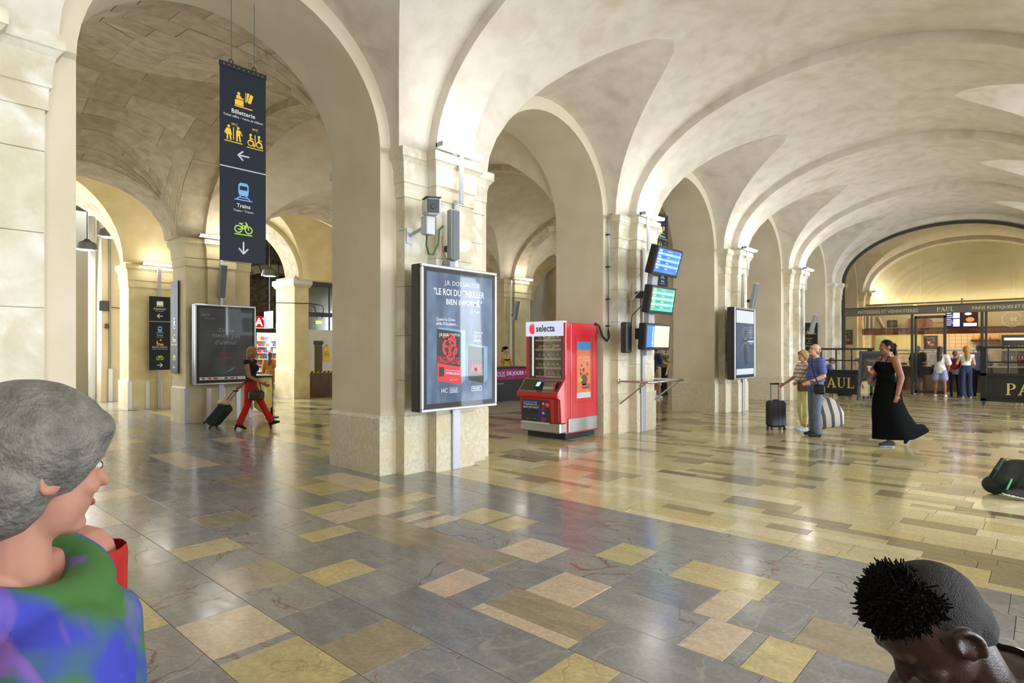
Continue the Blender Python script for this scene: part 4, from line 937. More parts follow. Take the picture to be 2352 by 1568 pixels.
# ------------------------------------------------------------------ bakery at the end of the hall
FR = (0, -1, 0)
frm = mat('shopfront_frame', (70, 70, 68), .45, .3)
SERIF = {
 'P': [[(.05, 0), (.38, 0), (.38, .05), (.29, .07), (.29, .93), (.38, .95), (.05, .95), (.05, .95), (.14, .93), (.14, .07), (.05, .05)], 'ARC'],
 'A': [[(0, 0), (.26, 0), (.26, .05), (.19, .06), (.44, .78), (.40, 1.0), (.08, .07), (0, .05)], [(.46, 1.0), (.40, 1.0), (.58, .06), (.50, .05), (.50, 0), (.88, 0), (.88, .05), (.80, .07)], [(.24, .30), (.62, .30), (.60, .37), (.27, .37)]],
 'U': [[(0, 1), (0, .95), (.09, .93), (.09, .28), (.16, .08), (.34, -.02), (.40, .05), (.28, .12), (.24, .3), (.24, .93), (.33, .95), (.33, 1)], [(.34, -.02), (.56, .06), (.66, .28), (.66, .93), (.75, .95), (.75, 1), (.50, 1), (.50, .95), (.59, .93), (.59, .30), (.53, .13), (.40, .05)]],
 'L': [[(0, 1), (0, .95), (.09, .93), (.09, .07), (0, .05), (0, 0), (.60, 0), (.66, .26), (.61, .26), (.52, .07), (.24, .06), (.24, .93), (.33, .95), (.33, 1)]],
}
def paul(m, parent, o, r, u, h, name='lettering', th=.0):
    """four serif capitals, centred on o"""
    adv = {'P': .80, 'A': .92, 'U': .86, 'L': .70}; W = sum(adv.values()); x = -W / 2
    for ch in 'PAUL':
        f = Flat()
        for p in SERIF[ch]:
            if p == 'ARC':
                for i in range(14):
                    a, b = math.radians(90 - 180 * i / 14), math.radians(90 - 180 * (i + 1) / 14)
                    f.poly([(.36 + .17 * math.cos(a), .70 + .20 * math.sin(a)), (.36 + .33 * math.cos(a), .70 + .26 * math.sin(a)), (.36 + .33 * math.cos(b), .70 + .26 * math.sin(b)), (.36 + .17 * math.cos(b), .70 + .20 * math.sin(b))])
                f.rect(.28, .90, .37, .96); f.rect(.28, .44, .37, .50)
            else: f.poly(p)
        for q in range(len(f.polys)): f.polys[q] = [(x + a, b - .5) for a, b in f.polys[q]]
        f.build(name, m, parent, o, r, u, h); x += adv[ch]
# ---- glazed front
t = thing('bakery_facade', 'arched dark metal and glass bakery front closing the end of the hall', 'facade', (25.05, 2.55, 0))
mb = MB(); n = 48
def el(a, b, k): th = math.pi * k / n; return (a * math.cos(th), 4.05 + b * math.sin(th))
for sx in (-.05,):
    mb.loft([[(dx, el(a, b, k)[0], el(a, b, k)[1]) for dx, a, b in ((-.05, 3.20, 1.885), (.05, 3.20, 1.885), (.05, 3.10, 1.785), (-.05, 3.10, 1.785))] for k in range(n + 1)], True, True, True)
mb.build('arch_frame', frm, t)
for s in (-1, 1):
    mb = MB(); mb.box(-.05, .05, min(s * 3.1, s * 3.2), max(s * 3.1, s * 3.2), 0, 4.06); mb.build('side_post', frm, t)
mb = MB(); mb.bbox(-.10, .06, -3.12, 3.12, 2.82, 3.10, .01); hb = mb.build('header_beam', mat('header_taupe', (98, 94, 86), .5), t)
mb = MB(); mb.bbox(-.12, .07, -3.12, 3.12, 3.08, 3.12, .006); mb.build('header_cornice', frm, hb)
H0 = lambda y, z: V((-.102, y - 2.55, z))
text('PATISSERIES ET VIENNOISERIES', gold, hb, H0(4.28, 2.945), FR, ZU, w=1.85, h=.12)
paul(gold, hb, H0(2.58, 2.955), FR, ZU, .15)
text('PAINS RUSTIQUES ET DE FANTAISIE', gold, hb, H0(.82, 2.945), FR, ZU, w=2.05, h=.12)
cuts = [-3.1, -1.75, -.5, .75, 1.9, 3.1]
for a, b in zip(cuts[:-1], cuts[1:]):
    m_ = 10; top = []
    for j in range(m_ + 1):
        y = a + (b - a) * j / m_; top.append((y, 4.05 + 1.80 * math.sqrt(max(0.0, 1 - (y / 3.11) ** 2))))
    poly = [(a + .006, 3.1), (b - .006, 3.1)] + [(min(max(y, a + .006), b - .006), z) for y, z in reversed(top)]
    mb = MB(); mb.prism(poly, (0, 0, 0), (0, 1, 0), ZU, .012, (1, 0, 0)); mb.build('pane', shopglass, t)
def post(y0, y1, z0=0, z1=2.82): mb = MB(); mb.bbox(-.04, .04, y0 - 2.55, y1 - 2.55, z0, z1, .006); mb.build('mullion', frm, t)
for y0, y1 in ((3.50, 3.58), (1.56, 1.64), (1.46, 1.53), (.16, .22), (-.45, -.39)): post(y0, y1)
for y0, y1 in ((3.58, 5.70), (.22, 1.46), (-.39, .16)):
    mb = MB(); mb.prism([(y0 - 2.55, .05), (y1 - 2.55, .05), (y1 - 2.55, 2.82), (y0 - 2.55, 2.82)], (0, 0, 0), (0, 1, 0), ZU, .012, (1, 0, 0)); mb.build('pane', shopglass, t)
dl = MB(); dl.bbox(-.03, .03, 3.40 - 2.55, 3.47 - 2.55, .04, 2.74, .006); dl.bbox(-.03, .03, 2.56 - 2.55, 2.64 - 2.55, .04, 2.74, .006); dl.bbox(-.03, .03, .01, .92, 2.66, 2.75, .006); dl.bbox(-.03, .03, .01, .92, .04, .16, .006)
dl = dl.build('door_leaf', frm, t); mb = MB(); mb.prism([(.09, .16), (.85, .16), (.85, 2.66), (.09, 2.66)], (0, 0, 0), (0, 1, 0), ZU, .01, (1, 0, 0)); mb.build('door_pane', shopglass, dl)
f = Flat(); f.ring(0, 0, .24, .012, 24, 20, 330); f.build('window_decal', mat('decal_white', (222, 222, 216), .6), t, V((-.004, .85 - 2.55, 2.55)), FR, ZU); text('50', MATS['decal_white'], t, V((-.004, .80 - 2.55, 2.56)), (0, 1, 0), ZU, w=.16)
# ---- bakery room
bake = mat('bakery_plaster', (236, 228, 194), .85, rgb2=(228, 217, 176), nscale=1.4, coords='Position')
mb = MB(); mb.box(30.35, 30.5, -2.2, 7.3, 0, 6.6); tag(mb.build('wall_far', bake), kind='structure')
mb = MB(); mb.box(25.0, 30.4, 6.95, 7.1, 0, 5.6); mb.box(25.0, 30.4, -2.0, -1.9, 0, 5.6); tag(mb.build('wall_bakery_side', jambm), kind='structure')
t = thing('bakery_canopy', 'beige bakery canopy wall with a brown lettered wooden beam', 'canopy', (29.0, 2.5, 0))
mb = MB(); mb.box(0, .06, -3.1, 3.25, 2.44, 3.48); mb.box(0, 1.3, -3.1, 3.25, 3.44, 3.50); mb.build('fascia', mat('canopy_beige', (214, 194, 150), .8), t)
mb = MB(); mb.bbox(-.06, .10, -3.1, 3.40, 2.20, 2.46, .01); bmw = mb.build('wooden_beam', mat('beam_wood', (120, 66, 36), .5, rgb2=(96, 50, 28), nscale=5, stretch=(1, .3, 4)), t)
text('PAINS RUSTIQUES ET DE FANTAISIE', mat('beam_gold', (150, 112, 60), .5), bmw, V((-.062, 1.5, 2.33)), FR, ZU, w=2.2, h=.10); text('PATISSERIES ET VIENNOISERIES', MATS['beam_gold'], bmw, V((-.062, -1.2, 2.33)), FR, ZU, w=1.8, h=.10)
mb = MB(); mb.box(.02, .3, -3.0, 3.2, 2.42, 2.44); mb.build('lamp_strip', mat('warm_strip', (255, 240, 214), .4, emit=(255, 226, 178), estr=9), t)
mb = MB(); mb.box(.95, 1.05, -3.0, 3.2, 3.50, 3.53); mb.build('cove_lamp_strip', mat('warm_cove', (255, 240, 190), .4, emit=(255, 244, 210), estr=6), t)
tilew = mat('white_wall_tile', (238, 228, 210), .35)
tw = thing('tiled_wall', 'cream tiled wall behind the bakery counter', 'tiles', (30.28, 2.5, 0)); mb = MB(); mb.box(.03, .06, -3.1, 3.6, .9, 2.44); mb.build('grout', mat('tile_grout', (190, 176, 150), .8), tw)
tm = MB(); tm.bbox(0, .03, .004, .196, .004, .146, .004); tm = tm.mesh('tile', tilew)
for i in range(33):
    for j in range(10):
        y = -3.1 + i * .2; z = .92 + j * .15
        if 1.35 < y < 3.2 and z > 1.35 and z < 2.2: continue
        link('tile', tm, tw, (0, y, z))
t = thing('serving_hatch', 'yellow-green lit kitchen doorway behind the bakery counter', 'hatch', (30.25, 4.78, 1.42))
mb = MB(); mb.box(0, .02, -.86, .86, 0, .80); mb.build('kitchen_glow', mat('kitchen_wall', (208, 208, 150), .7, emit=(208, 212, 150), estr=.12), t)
mb = MB(); mb.box(-.03, 0, .44, .80, 0, .66); mb.build('kitchen_door', mat('kitchen_door', (170, 214, 170), .6), t)
mb = MB(); mb.box(-.04, -.02, -.88, .88, .78, .84); mb.box(-.04, -.02, .84, .90, 0, .84); mb.box(-.04, -.02, -.90, -.84, 0, .84); mb.build('door_frame', mat('frame_tan', (196, 164, 104), .6), t)
def wallboard(name, label, X, y, z, w, h, r, base, art=None, fw=.025, cat='poster'):
    t = thing(name, label, cat, (X, y, z)); r = V(r); nn = r.cross(V(ZU))
    mb = MB(); mb.prism([(-w / 2, -h / 2), (w / 2, -h / 2), (w / 2, h / 2), (-w / 2, h / 2)], (0, 0, 0), r, ZU, .02, nn); mb.build('frame', black, t)
    Flat().rect(-w / 2 + fw, -h / 2 + fw, w / 2 - fw, h / 2 - fw).build('print', base, t, nn * .0215, r, ZU)
    if art: art(t, nn * .0225, r, w, h)
    return t
darkp = mat('dark_menu_print', (58, 50, 46), .5, rgb2=(76, 64, 56), nscale=3)
cup, bun = mat('print_cup', (214, 180, 176), .5), mat('print_bun', (206, 112, 60), .5)
def art_drink(t, o, r, w, h):
    text('Menu gourmand', offw, t, o + V((0, 0, h * .34)), r, ZU, w=w * .6); text('boisson chaude et dessert', offw, t, o + V((0, 0, h * .28)), r, ZU, w=w * .5)
    f = Flat(); f.disc(-w * .14, h * .04, w * .15, 14, h * .045); f.poly([(-w * .22, h * .02), (-w * .06, h * .02), (-w * .09, -h * .16), (-w * .19, -h * .16)]); f.build('printed_cup', cup, t, o, r, ZU)
    f = Flat(); f.disc(w * .10, -h * .18, w * .18, 16, h * .09); f.build('printed_pastry', bun, t, o, r, ZU)
    f = Flat(); f.ring(w * .22, h * .16, w * .08, w * .012); f.build('printed_price_ring', offw, t, o, r, ZU)
wallboard('menu_poster', 'dark menu poster on the tiled wall beside the hatch', 30.22, 3.62, 1.88, .46, .56, FR, darkp, art_drink)
wallboard('menu_poster', 'dark framed poster on the bakery side reveal, left of the hatch', 29.06, 6.50, 2.12, .45, .64, FR, darkp, art_drink)
def art_plain(t, o, r, w, h): text('LA MAISON', offw, t, o, r, ZU, w=w * .4)
wallboard('chalkboard', 'small dark chalkboard hung above the wooden beam', 28.97, 4.79, 2.655, .36, .29, FR, darkp, art_plain)
def art_sign(t, o, r, w, h):
    paul(gold, t, o + V((0, 0, h * .33)), r, ZU, .15)
    for k, s_ in enumerate(('MAISON', 'DE', 'QUALITE', 'FONDEE EN 1889')): text(s_, gold, t, o + V((0, 0, h * (.22 - .045 * k))), r, ZU, h=.04)
    for k, s_ in enumerate(('PAINS RUSTIQUES', 'ET DE FANTAISIE', 'PATISSERIES', 'VIENNOISERIES', 'SALON DE THE')): text(s_, gold, t, o + V((0, 0, h * (-.02 - .045 * k))), r, ZU, w=w * .6)
wallboard('shop_sign', 'tall black sign with gold lettering on the reveal before the bakery', 24.10, 6.645, 1.53, .56, 2.1, FR, mat('sign_black', (24, 27, 26), .4), art_sign, cat='sign')
# shelf decorations above the beam
for k in range(4):
    b = MB(); b.loft([[(dx, yy, zz) for dx, yy, zz in ((-.03, -.05 * w_, z), (.03, -.05 * w_, z), (.03, .05 * w_, z), (-.03, .05 * w_, z))] for z, w_ in ((0, .6), (.05, 1.0), (.45, 1.1), (.54, .8))], True, True, True)
    o = b.build('baguette_mould', mat('mould_pale', (214, 204, 180), .4, .3), None, smooth=True); o.location = (28.95, 5.78 - .15 * k, 2.465)
    if k == 3: o.rotation_euler = (math.radians(-26), 0, 0); o.location = (28.95, 5.06, 2.47)
    tag(o, 'pale metal baguette mould leaning above the beam, %s' % ['first from the glass edge', 'second from the glass edge', 'third from the glass edge', 'the slanting one'][k], 'mould', 'baguette moulds above the beam')
t = thing('bread_peel', 'large brown wooden bread peel lying on the bakery beam', 'bread peel', (28.9, 3.65, 2.64))
mb = MB(); mb.prism([(-.58, -.18), (-.56, -.20), (.12, -.20), (.2, -.14), (.26, -.04), (.26, .04), (.2, .14), (.12, .20), (-.56, .20), (-.58, .18)], (0, 0, 0), FR, ZU, .02, (-1, 0, 0)); mb.build('blade', mat('peel_wood', (168, 110, 62), .55, rgb2=(146, 90, 48), nscale=6), t)
mb = MB(); mb.tube([(-.01, -.25, 0), (-.01, -.62, .01)], .02, 8); mb.build('handle', MATS['peel_wood'], t)
t = thing('wire_crate', 'wire bread crate standing on the bakery beam', 'crate', (28.9, 4.41, 2.465))
for k in range(5): mb = MB(); mb.box(-.1, -.095, -.17, .17, .04 * k, .04 * k + .008); mb.build('wire', steel, t)
for k in range(8): mb = MB(); mb.box(-.1, -.094, -.17 + .047 * k, -.163 + .047 * k, 0, .17); mb.build('wire', steel, t)
# menu screens
t = thing('menu_screen', 'lit twin menu screen hanging above the bakery entrance', 'screen', (28.5, 2.44, 2.74))
mb = MB(); mb.bbox(0, .05, -.5, .5, -.31, .31, .008); mb.build('casing', black, t); mb = MB(); mb.tube([(.03, 0, .3), (.03, 0, .8), (.5, 0, .8)], .02, 6); mb.build('hanger', black, t)
em = lambda n_, c, s_: mat('menu_' + n_, c, .3, emit=c, estr=s_)
Flat().rect(-.48, -.29, -.02, .29).build('display', em('navy', (26, 28, 70), .6), t, (-.002, 0, 0), FR, ZU); Flat().rect(.02, -.29, .48, .29).build('display', em('brown', (44, 26, 22), .6), t, (-.002, 0, 0), FR, ZU)
for a, b, c_, d in ((-.26, .05, -.06, .26), (-.26, -.27, -.06, .01)): Flat().rect(a, b, c_, d).build('display_panel', em('pale', (214, 206, 246), 1.2), t, (-.003, 0, 0), FR, ZU)
for k in range(7): Flat().rect(-.46, .23 - .075 * k, -.32 + .03 * (k % 3), .25 - .075 * k).build('display_line', em('white', (230, 232, 240), 1.0), t, (-.003, 0, 0), FR, ZU)
f = Flat(); f.disc(.2, .2, .11, 16, .05); f.build('display_cup', em('cream', (236, 214, 206), .9), t, (-.003, 0, 0), FR, ZU); f = Flat(); f.disc(.26, -.02, .13, 16, .09); f.build('display_pastry', em('orange', (220, 110, 60), .9), t, (-.003, 0, 0), FR, ZU)
Flat().rect(.06, -.27, .46, -.15).build('display_panel', em('ice', (206, 216, 250), 1.2), t, (-.0034, 0, 0), FR, ZU)
# counter
t = thing('bakery_counter', 'bakery counter with white rails and glass front behind the door', 'counter', (27.4, 2.2, 0))
mb = MB(); mb.box(.0, .8, -2.6, 2.2, 0, .92); mb.build('base', mat('counter_wood', (96, 66, 44), .6), t); mb = MB(); mb.bbox(-.04, .84, -2.64, 2.24, .92, .97, .006); mb.build('worktop', offw, t)
mb = MB(); mb.bbox(-.02, .3, -2.6, 2.2, 1.52, 1.58, .006); mb.build('upper_shelf', offw, t); mb = MB(); mb.box(-.01, .0, -2.58, 2.18, .97, 1.52); mb.build('display_glass', clear, t)
for y in (-2.58, -1.4, -.2, 1.0, 2.18): mb = MB(); mb.box(-.01, .03, y - .015, y + .015, .97, 1.54); mb.build('post', steel, t)
rb = random.Random(8)
for k in range(14):
    mb = MB(); mb.ell((0, 0, .05), .09, .13, .05, None, 10, 6); o = mb.build('bread_loaf', mat('crust_%d' % (k % 3), [(176, 116, 58), (196, 140, 78), (150, 92, 44)][k % 3], .7), None, smooth=True); o.location = (27.75 + .2 * (k % 2), 4.2 - .33 * k, .972)
    tag(o, 'golden bread loaf in the bakery display case', 'bread', 'loaves in the bakery display')
for y, z, lab, m_ in ((3.62, 1.28, 'dark menu card with yellow print on the counter glass', darkp), (3.25, 1.28, 'white price card on the counter glass', white)):
    wallboard('price_card', lab, 27.37, y, z, .34, .38, FR, m_, (lambda t, o, r, w, h: text('MENU', yel, t, o, r, ZU, w=.16)) if m_ is darkp else None, .012, 'card')
t = thing('bottle_shelf', 'dark wall shelf with juice bottles in the bakery', 'shelf', (30.1, 1.82, 1.90)); mb = MB(); mb.bbox(-.12, .15, -.45, .45, 0, .06, .006); mb.build('board', mat('shelf_dark', (70, 46, 34), .6), t)
for k in range(8):
    mb = MB(); mb.lathe([(.035, 0), (.036, .11), (.014, .15), (.014, .18)], (0, 0, 0), 10); o = mb.build('juice_bottle', mat('juice_%d' % (k % 3), [(240, 170, 40), (226, 200, 60), (206, 70, 50)][k % 3], .3), None, smooth=True)
    o.location = (30.05, 2.20 - .105 * k, 1.961); tag(o, 'juice bottle on the dark bakery wall shelf', 'bottle', 'juice bottles on the bakery shelf')
t = thing('drinks_fridge', 'open drinks fridge with rows of cans at the bakery wall', 'fridge', (29.75, .55, 0))
mb = MB(); mb.box(0, .5, -.95, -.9, 0, 2.14); mb.box(0, .5, .70, .76, 0, 2.14); mb.box(.45, .5, -.9, .7, 0, 2.14); mb.bbox(-.02, .5, -.95, .76, 2.02, 2.14, .006); mb.build('cabinet', black, t)
mb = MB(); mb.box(.02, .05, -.88, .68, 1.94, 2.02); mb.build('light', mat('fridge_light', (255, 255, 250), .4, emit=(255, 250, 240), estr=4), t)
for z in (.4, .8, 1.2, 1.6): mb = MB(); mb.bbox(.04, .44, -.9, .7, z - .02, z, .004); mb.build('shelf', steel, t)
for ri, z in enumerate((1.2, 1.6)):
    for k in range(15):
        mb = MB(); mb.lathe([(.028, 0), (.033, .008), (.033, .11), (.026, .12)], (0, 0, 0), 8); o = mb.build('drink_can', mat('can_%d' % ((k * 5 + ri) % 4), [(210, 60, 50), (220, 190, 70), (230, 230, 226), (70, 120, 90)][(k * 5 + ri) % 4], .3, .3), None, smooth=True)
        o.location = (29.87, 1.2 - .1 * k, z + .001); tag(o, 'drink can on the %s shelf of the bakery fridge' % ['third', 'highest'][ri], 'can', 'cans on the %s fridge shelf' % ['third', 'highest'][ri])
# ---- barriers
bk = mat('barrier_black', (26, 30, 29), .4, coat=.2)
def barrier(label, X, yL, W, H=1.62):
    """yL: y of the end seen leftmost; extends towards -y"""
    t = thing('shop_barrier', label, 'barrier', (X, yL, .0), 0, 'black bakery barriers')
    def b(name, y0, y1, z0, z1, d=.03, m=bk, x=0): mb = MB(); mb.bbox(x - d, x + d, -y1, -y0, z0, z1, .006); return mb.build(name, m, t)
    b('lower_rail', 0, W, .10, .18, .035); b('top_rail', -.05, W + .05, H - .06, H, .05); b('middle_rail', 0, W, .82, .90, .035)
    b('stile', 0, .14, .10, H - .05, .035); b('stile', W - .14, W, .10, H - .05, .035)
    pn = b('panel', .14, W - .14, .18, .82, .012)
    for a in ((.2, W - .2, .22, .245), (.2, W - .2, .755, .78)): b('moulding', *a, d=.018)
    nb = 4
    for k in range(1, nb): y = .14 + (W - .28) * k / nb; b('glazing_bar', y - .02, y + .02, .90, H - .06, .025)
    b('glazing_bar', .14, W - .14, 1.19, 1.23, .025)
    for k in range(nb):
        for z0, z1 in ((.90, 1.19), (1.23, H - .06)):
            y0 = .14 + (W - .28) * k / nb + .02; mb = MB(); mb.box(-.004, .004, -(y0 + (W - .28) / nb - .04), -y0, z0, z1); mb.build('pane', clear, t)
    paul(gold, pn, V((-.0135, -W / 2, .47)), FR, ZU, .34)
    for y in (.08, W - .08):
        mb = MB(); mb.bbox(-.26, .26, -y - .03, -y + .03, .09, .12, .006); mb.build('foot_bar', dgrey, t)
        for x in (-.22, .22):
            mb = MB(); mb.lathe([(.045, -.015), (.045, .015)], (x, -y, .045), 12, Matrix.Rotation(math.radians(90), 3, 'X')); mb.build('caster', dgrey, t)
    return t
barrier('black panelled barrier with gold letters behind the elderly couple', 22.0, 6.30, 2.12)
barrier('black panelled barrier with gold letters at the picture edge right of the queue', 21.6, 1.42, 2.2, 1.66)
# bench planters tables behind the left barrier
t = thing('sandwich_board', 'grey folding sandwich board with a drinks poster beside the barrier', 'sandwich board', (21.15, 4.02, 0)); t.rotation_euler = (0, 0, math.radians(-6))
gb = mat('board_grey_blue', (66, 72, 80), .5)
for s in (-1, 1):
    M = Matrix.Rotation(math.radians(10 * s), 4, 'Y'); M.translation = V((0, 0, 1.52))
    mb = MB()
    for a in ((-.36, -.29, -1.545, 0), (.29, .36, -1.545, 0), (-.36, .36, -.10, 0), (-.36, .36, -1.10, -1.0)): mb.bbox(-.02, .02, a[0], a[1], a[2], a[3], .006, M)
    bd = mb.build('frame_leaf', gb, t); mb = MB(); mb.box(-.008, .008, -.30, .30, -1.02, -.08, M); mb.build('panel', mat('board_panel', (48, 50, 56), .5), t)
    if s > 0:
        Mi = M.to_3x3(); r_ = V((0, -1, 0)); u_ = Mi @ V((0, 0, 1)); nn = r_.cross(u_); o = M @ V((-.010, 0, -.53)); base = o
        Flat().rect(-.25, -.36, .25, .36).build('print_border', bk, t, base + nn * .001, r_, u_); Flat().rect(-.22, -.33, .22, .33).build('print', darkp, t, base + nn * .002, r_, u_)
        text('Menu gourmand', offw, t, base + nn * .003 + u_ * .24, r_, u_, w=.26); text('boisson chaude', offw, t, base + nn * .003 + u_ * .20, r_, u_, w=.18)
        f = Flat(); f.disc(-.06, .04, .075, 16, .03); f.poly([(-.1, .03), (-.02, .03), (-.035, -.1), (-.085, -.1)]); f.build('printed_cup', cup, t, base + nn * .003, r_, u_)
        f = Flat(); f.disc(.04, -.12, .09, 16, .06); f.build('printed_pastry', bun, t, base + nn * .0034, r_, u_); f = Flat(); f.ring(.1, .13, .04, .006); f.build('printed_price_ring', offw, t, base + nn * .003, r_, u_)
# a bistro table and chairs seen through the barrier panes
t = thing('bistro_table', 'small dark bistro table behind the left barrier', 'table', (23.65, 5.2, 0))
mb = MB(); mb.lathe([(.34, .73), (.35, .74), (.35, .76)], (0, 0, 0), 20); mb.build('table_top', bk, t); mb = MB(); mb.lathe([(.03, .03), (.03, .73)], (0, 0, 0), 10); mb.build('column', dgrey, t); mb = MB(); mb.lathe([(.22, 0), (.22, .015), (.04, .04)], (0, 0, 0), 16); mb.build('base', dgrey, t)
def slat_chair(label, x, y, rz, m):
    t = thing('slat_back_chair', label, 'chair', (x, y, 0), rz, 'slat-back chairs in the bakery')
    mb = MB(); mb.bbox(-.2, .2, -.2, .2, .43, .46, .01); mb.build('seat', m, t)
    for a in (-1, 1):
        for b in (-1, 1):
            mb = MB(); mb.bbox(a * .18 - .018, a * .18 + .018, b * .18 - .018, b * .18 + .018, 0, .44 if a > 0 else .95, .004); mb.build('leg', m, t)
    mb = MB(); mb.bbox(-.2, -.165, -.2, .2, .88, .96, .006); mb.build('back_rail', m, t)
    for k in range(5): mb = MB(); mb.bbox(-.19, -.175, -.14 + .07 * k - .014, -.14 + .07 * k + .014, .46, .89, .003); mb.build('back_slat', m, t)
chw = mat('chair_wood', (150, 100, 56), .55)
slat_chair('pale slat-back chair behind the right barrier, nearer one', 22.8, .45, 1.2, chw); slat_chair('wooden slat-back chair behind the right barrier by the fridge', 23.6, .0, .4, chw); slat_chair('dark slat-back chair behind the left barrier', 23.9, 4.5, 2.4, mat('chair_dark', (60, 44, 36), .5))
# bakery ceiling lamps
area('bakery_light', (27.5, 2.5, 3.9), (0, 0, -1), 3.0, 5.0, 60, (1.0, .86, .62))
# ------------------------------------------------------------------ the far side of the arcades: platform side, shop, hoarding
rubble = mat('rubble_stone', (112, 106, 96), .95, rgb2=(72, 68, 62), nscale=7, ndetail=8, nrange=(.4, .6), bump=1.0, bscale=9, coords='Position')
mb = MB(); mb.box(6.2, 24, 23.5, 23.8, 0, 6.5); tag(mb.build('wall_platform_back', rubble), kind='structure')
mb = MB(); mb.box(-7, 6.2, 25.0, 25.2, 0, 6.5); tag(mb.build('wall_platform_far', shell), kind='structure')
mb = MB(); mb.box(-7, 24, 18.37, 24, 6.2, 6.4); tag(mb.build('ceiling_platform', mat('platform_ceiling', (120, 112, 98), .9)), kind='structure')
mb = MB(); mb.box(22.0, 22.2, 7.2, 24, 0, 6.5); tag(mb.build('wall_aisle_end', jambm), kind='structure')
# stone barrel arch above the shop
t = thing('stone_arch', 'grey rubble stone arch above the red shop sign', 'arch', (11.2, 22.6, 0))
am = MB(); n = 26
rs = random.Random(2)
for k in range(22):
    a0, a1 = math.pi * k / 22 + .01, math.pi * (k + 1) / 22 - .01
    pts = [(-2.4 * math.cos(a0), 2.85 + 1.75 * math.sin(a0)), (-2.75 * math.cos(a0), 2.85 + 2.05 * math.sin(a0)), (-2.75 * math.cos(a1), 2.85 + 2.05 * math.sin(a1)), (-2.4 * math.cos(a1), 2.85 + 1.75 * math.sin(a1))]
    mb = MB(); mb.prism(pts, (0, -.1 - rs.random() * .03, 0), XR, ZU, .5, (0, 1, 0)); mb.build('voussoir', mat('voussoir_%d' % (k % 2), [(150, 144, 130), (132, 126, 114)][k % 2], .9), t)
for s in (-1, 1): mb = MB(); mb.box(min(s * 2.4, s * 2.75), max(s * 2.4, s * 2.75), -.1, .4, 0, 2.86); mb.build('jamb', mat('voussoir_0', (150, 144, 130), .9), t)
# newsagent
t = thing('newsagent_shop', 'brightly lit newsagent shop with a red sign behind the striding woman', 'shop', (10.9, 21.6, 0))
mb = MB(); mb.bbox(-2.2, 2.2, -.05, .15, 2.2, 2.36, .01); mb.build('lintel', dgrey, t)
for x in (-2.2, -1.0, .0, 1.1, 2.2): mb = MB(); mb.bbox(x - .03, x + .03, -.03, .03, 0, 2.22, .006); mb.build('mullion', steel, t)
for a, b in ((-2.17, -1.03), (.03, 1.07), (1.13, 2.17)): mb = MB(); mb.box(a, b, -.005, .005, .05, 2.2); mb.build('pane', clear, t)
sg = MB(); sg.bbox(-1.75, -.45, -.14, -.06, 2.38, 2.80, .01); sg = sg.build('sign_box', mat('sign_red', (196, 30, 36), .4, emit=(196, 30, 36), estr=.35), t)
text('RELAY.', mat('sign_letter', (250, 250, 250), .4, emit=(250, 250, 250), estr=.9), sg, V((-1.1, -.142, 2.585)), XR, ZU, w=1.18, h=.30, bold=.02)
mb = MB(); mb.box(-2.3, 2.3, 1.6, 1.7, 0, 2.6); mb.box(-2.3, -2.2, 0, 1.7, 0, 2.6); mb.box(2.2, 2.3, 0, 1.7, 0, 2.6); mb.box(-2.3, 2.3, 0, 1.7, 2.55, 2.6); mb.build('shop_room', mat('shop_room', (226, 216, 200), .8), t)
mb = MB(); mb.box(-2.0, 2.0, .3, 1.2, 2.5, 2.54); mb.build('ceiling_light', mat('shop_light', (255, 250, 240), .4, emit=(255, 246, 232), estr=9), t)
for k, x0 in enumerate((-1.95, -.95, .15)):
    sh = thing('magazine_rack', 'stocked white display rack in the newsagent, ' + ['leftmost', 'middle', 'rightmost'][k], 'rack', (10.9 + x0, 22.6, 0))
    mb = MB(); mb.box(0, .95, .25, .3, 0, 2.1); mb.build('back_panel', white, sh)
    for j in range(8):
        z = .25 + j * .24; mb = MB(); mb.bbox(0, .95, -.05, .25, z - .02, z, .004); mb.build('shelf', white, sh)
        for i in range(8):
            p = MB(); h_ = rs.uniform(.09, .18); p.bbox(-.05, .05, -.04, .04, 0, h_, .006)
            c = rs.choice([(206, 60, 50), (226, 190, 70), (236, 232, 226), (80, 110, 170), (120, 160, 90), (196, 120, 160)])
            o = p.build('packet', mat('packet_%d_%d_%d' % c, c, .5)); o.location = (10.9 + x0 + .06 + .118 * i, 22.62, z + .001)
            tag(o, 'small colourful packet on the %s newsagent rack' % ['leftmost', 'middle', 'rightmost'][k], 'packet', 'packets on the %s newsagent rack' % ['leftmost', 'middle', 'rightmost'][k])
# dark hanging display beside it
t = thing('hanging_screen', 'dark flat screen hung from a pole beside the red shop sign', 'screen', (9.75, 20.2, 2.3)); mb = MB(); mb.bbox(-.05, .05, -.35, .35, 0, .62, .01); mb.build('panel', black, t); mb = MB(); mb.tube([(0, 0, .6), (0, 0, 3.9)], .03, 8); mb.build('pole', dgrey, t)
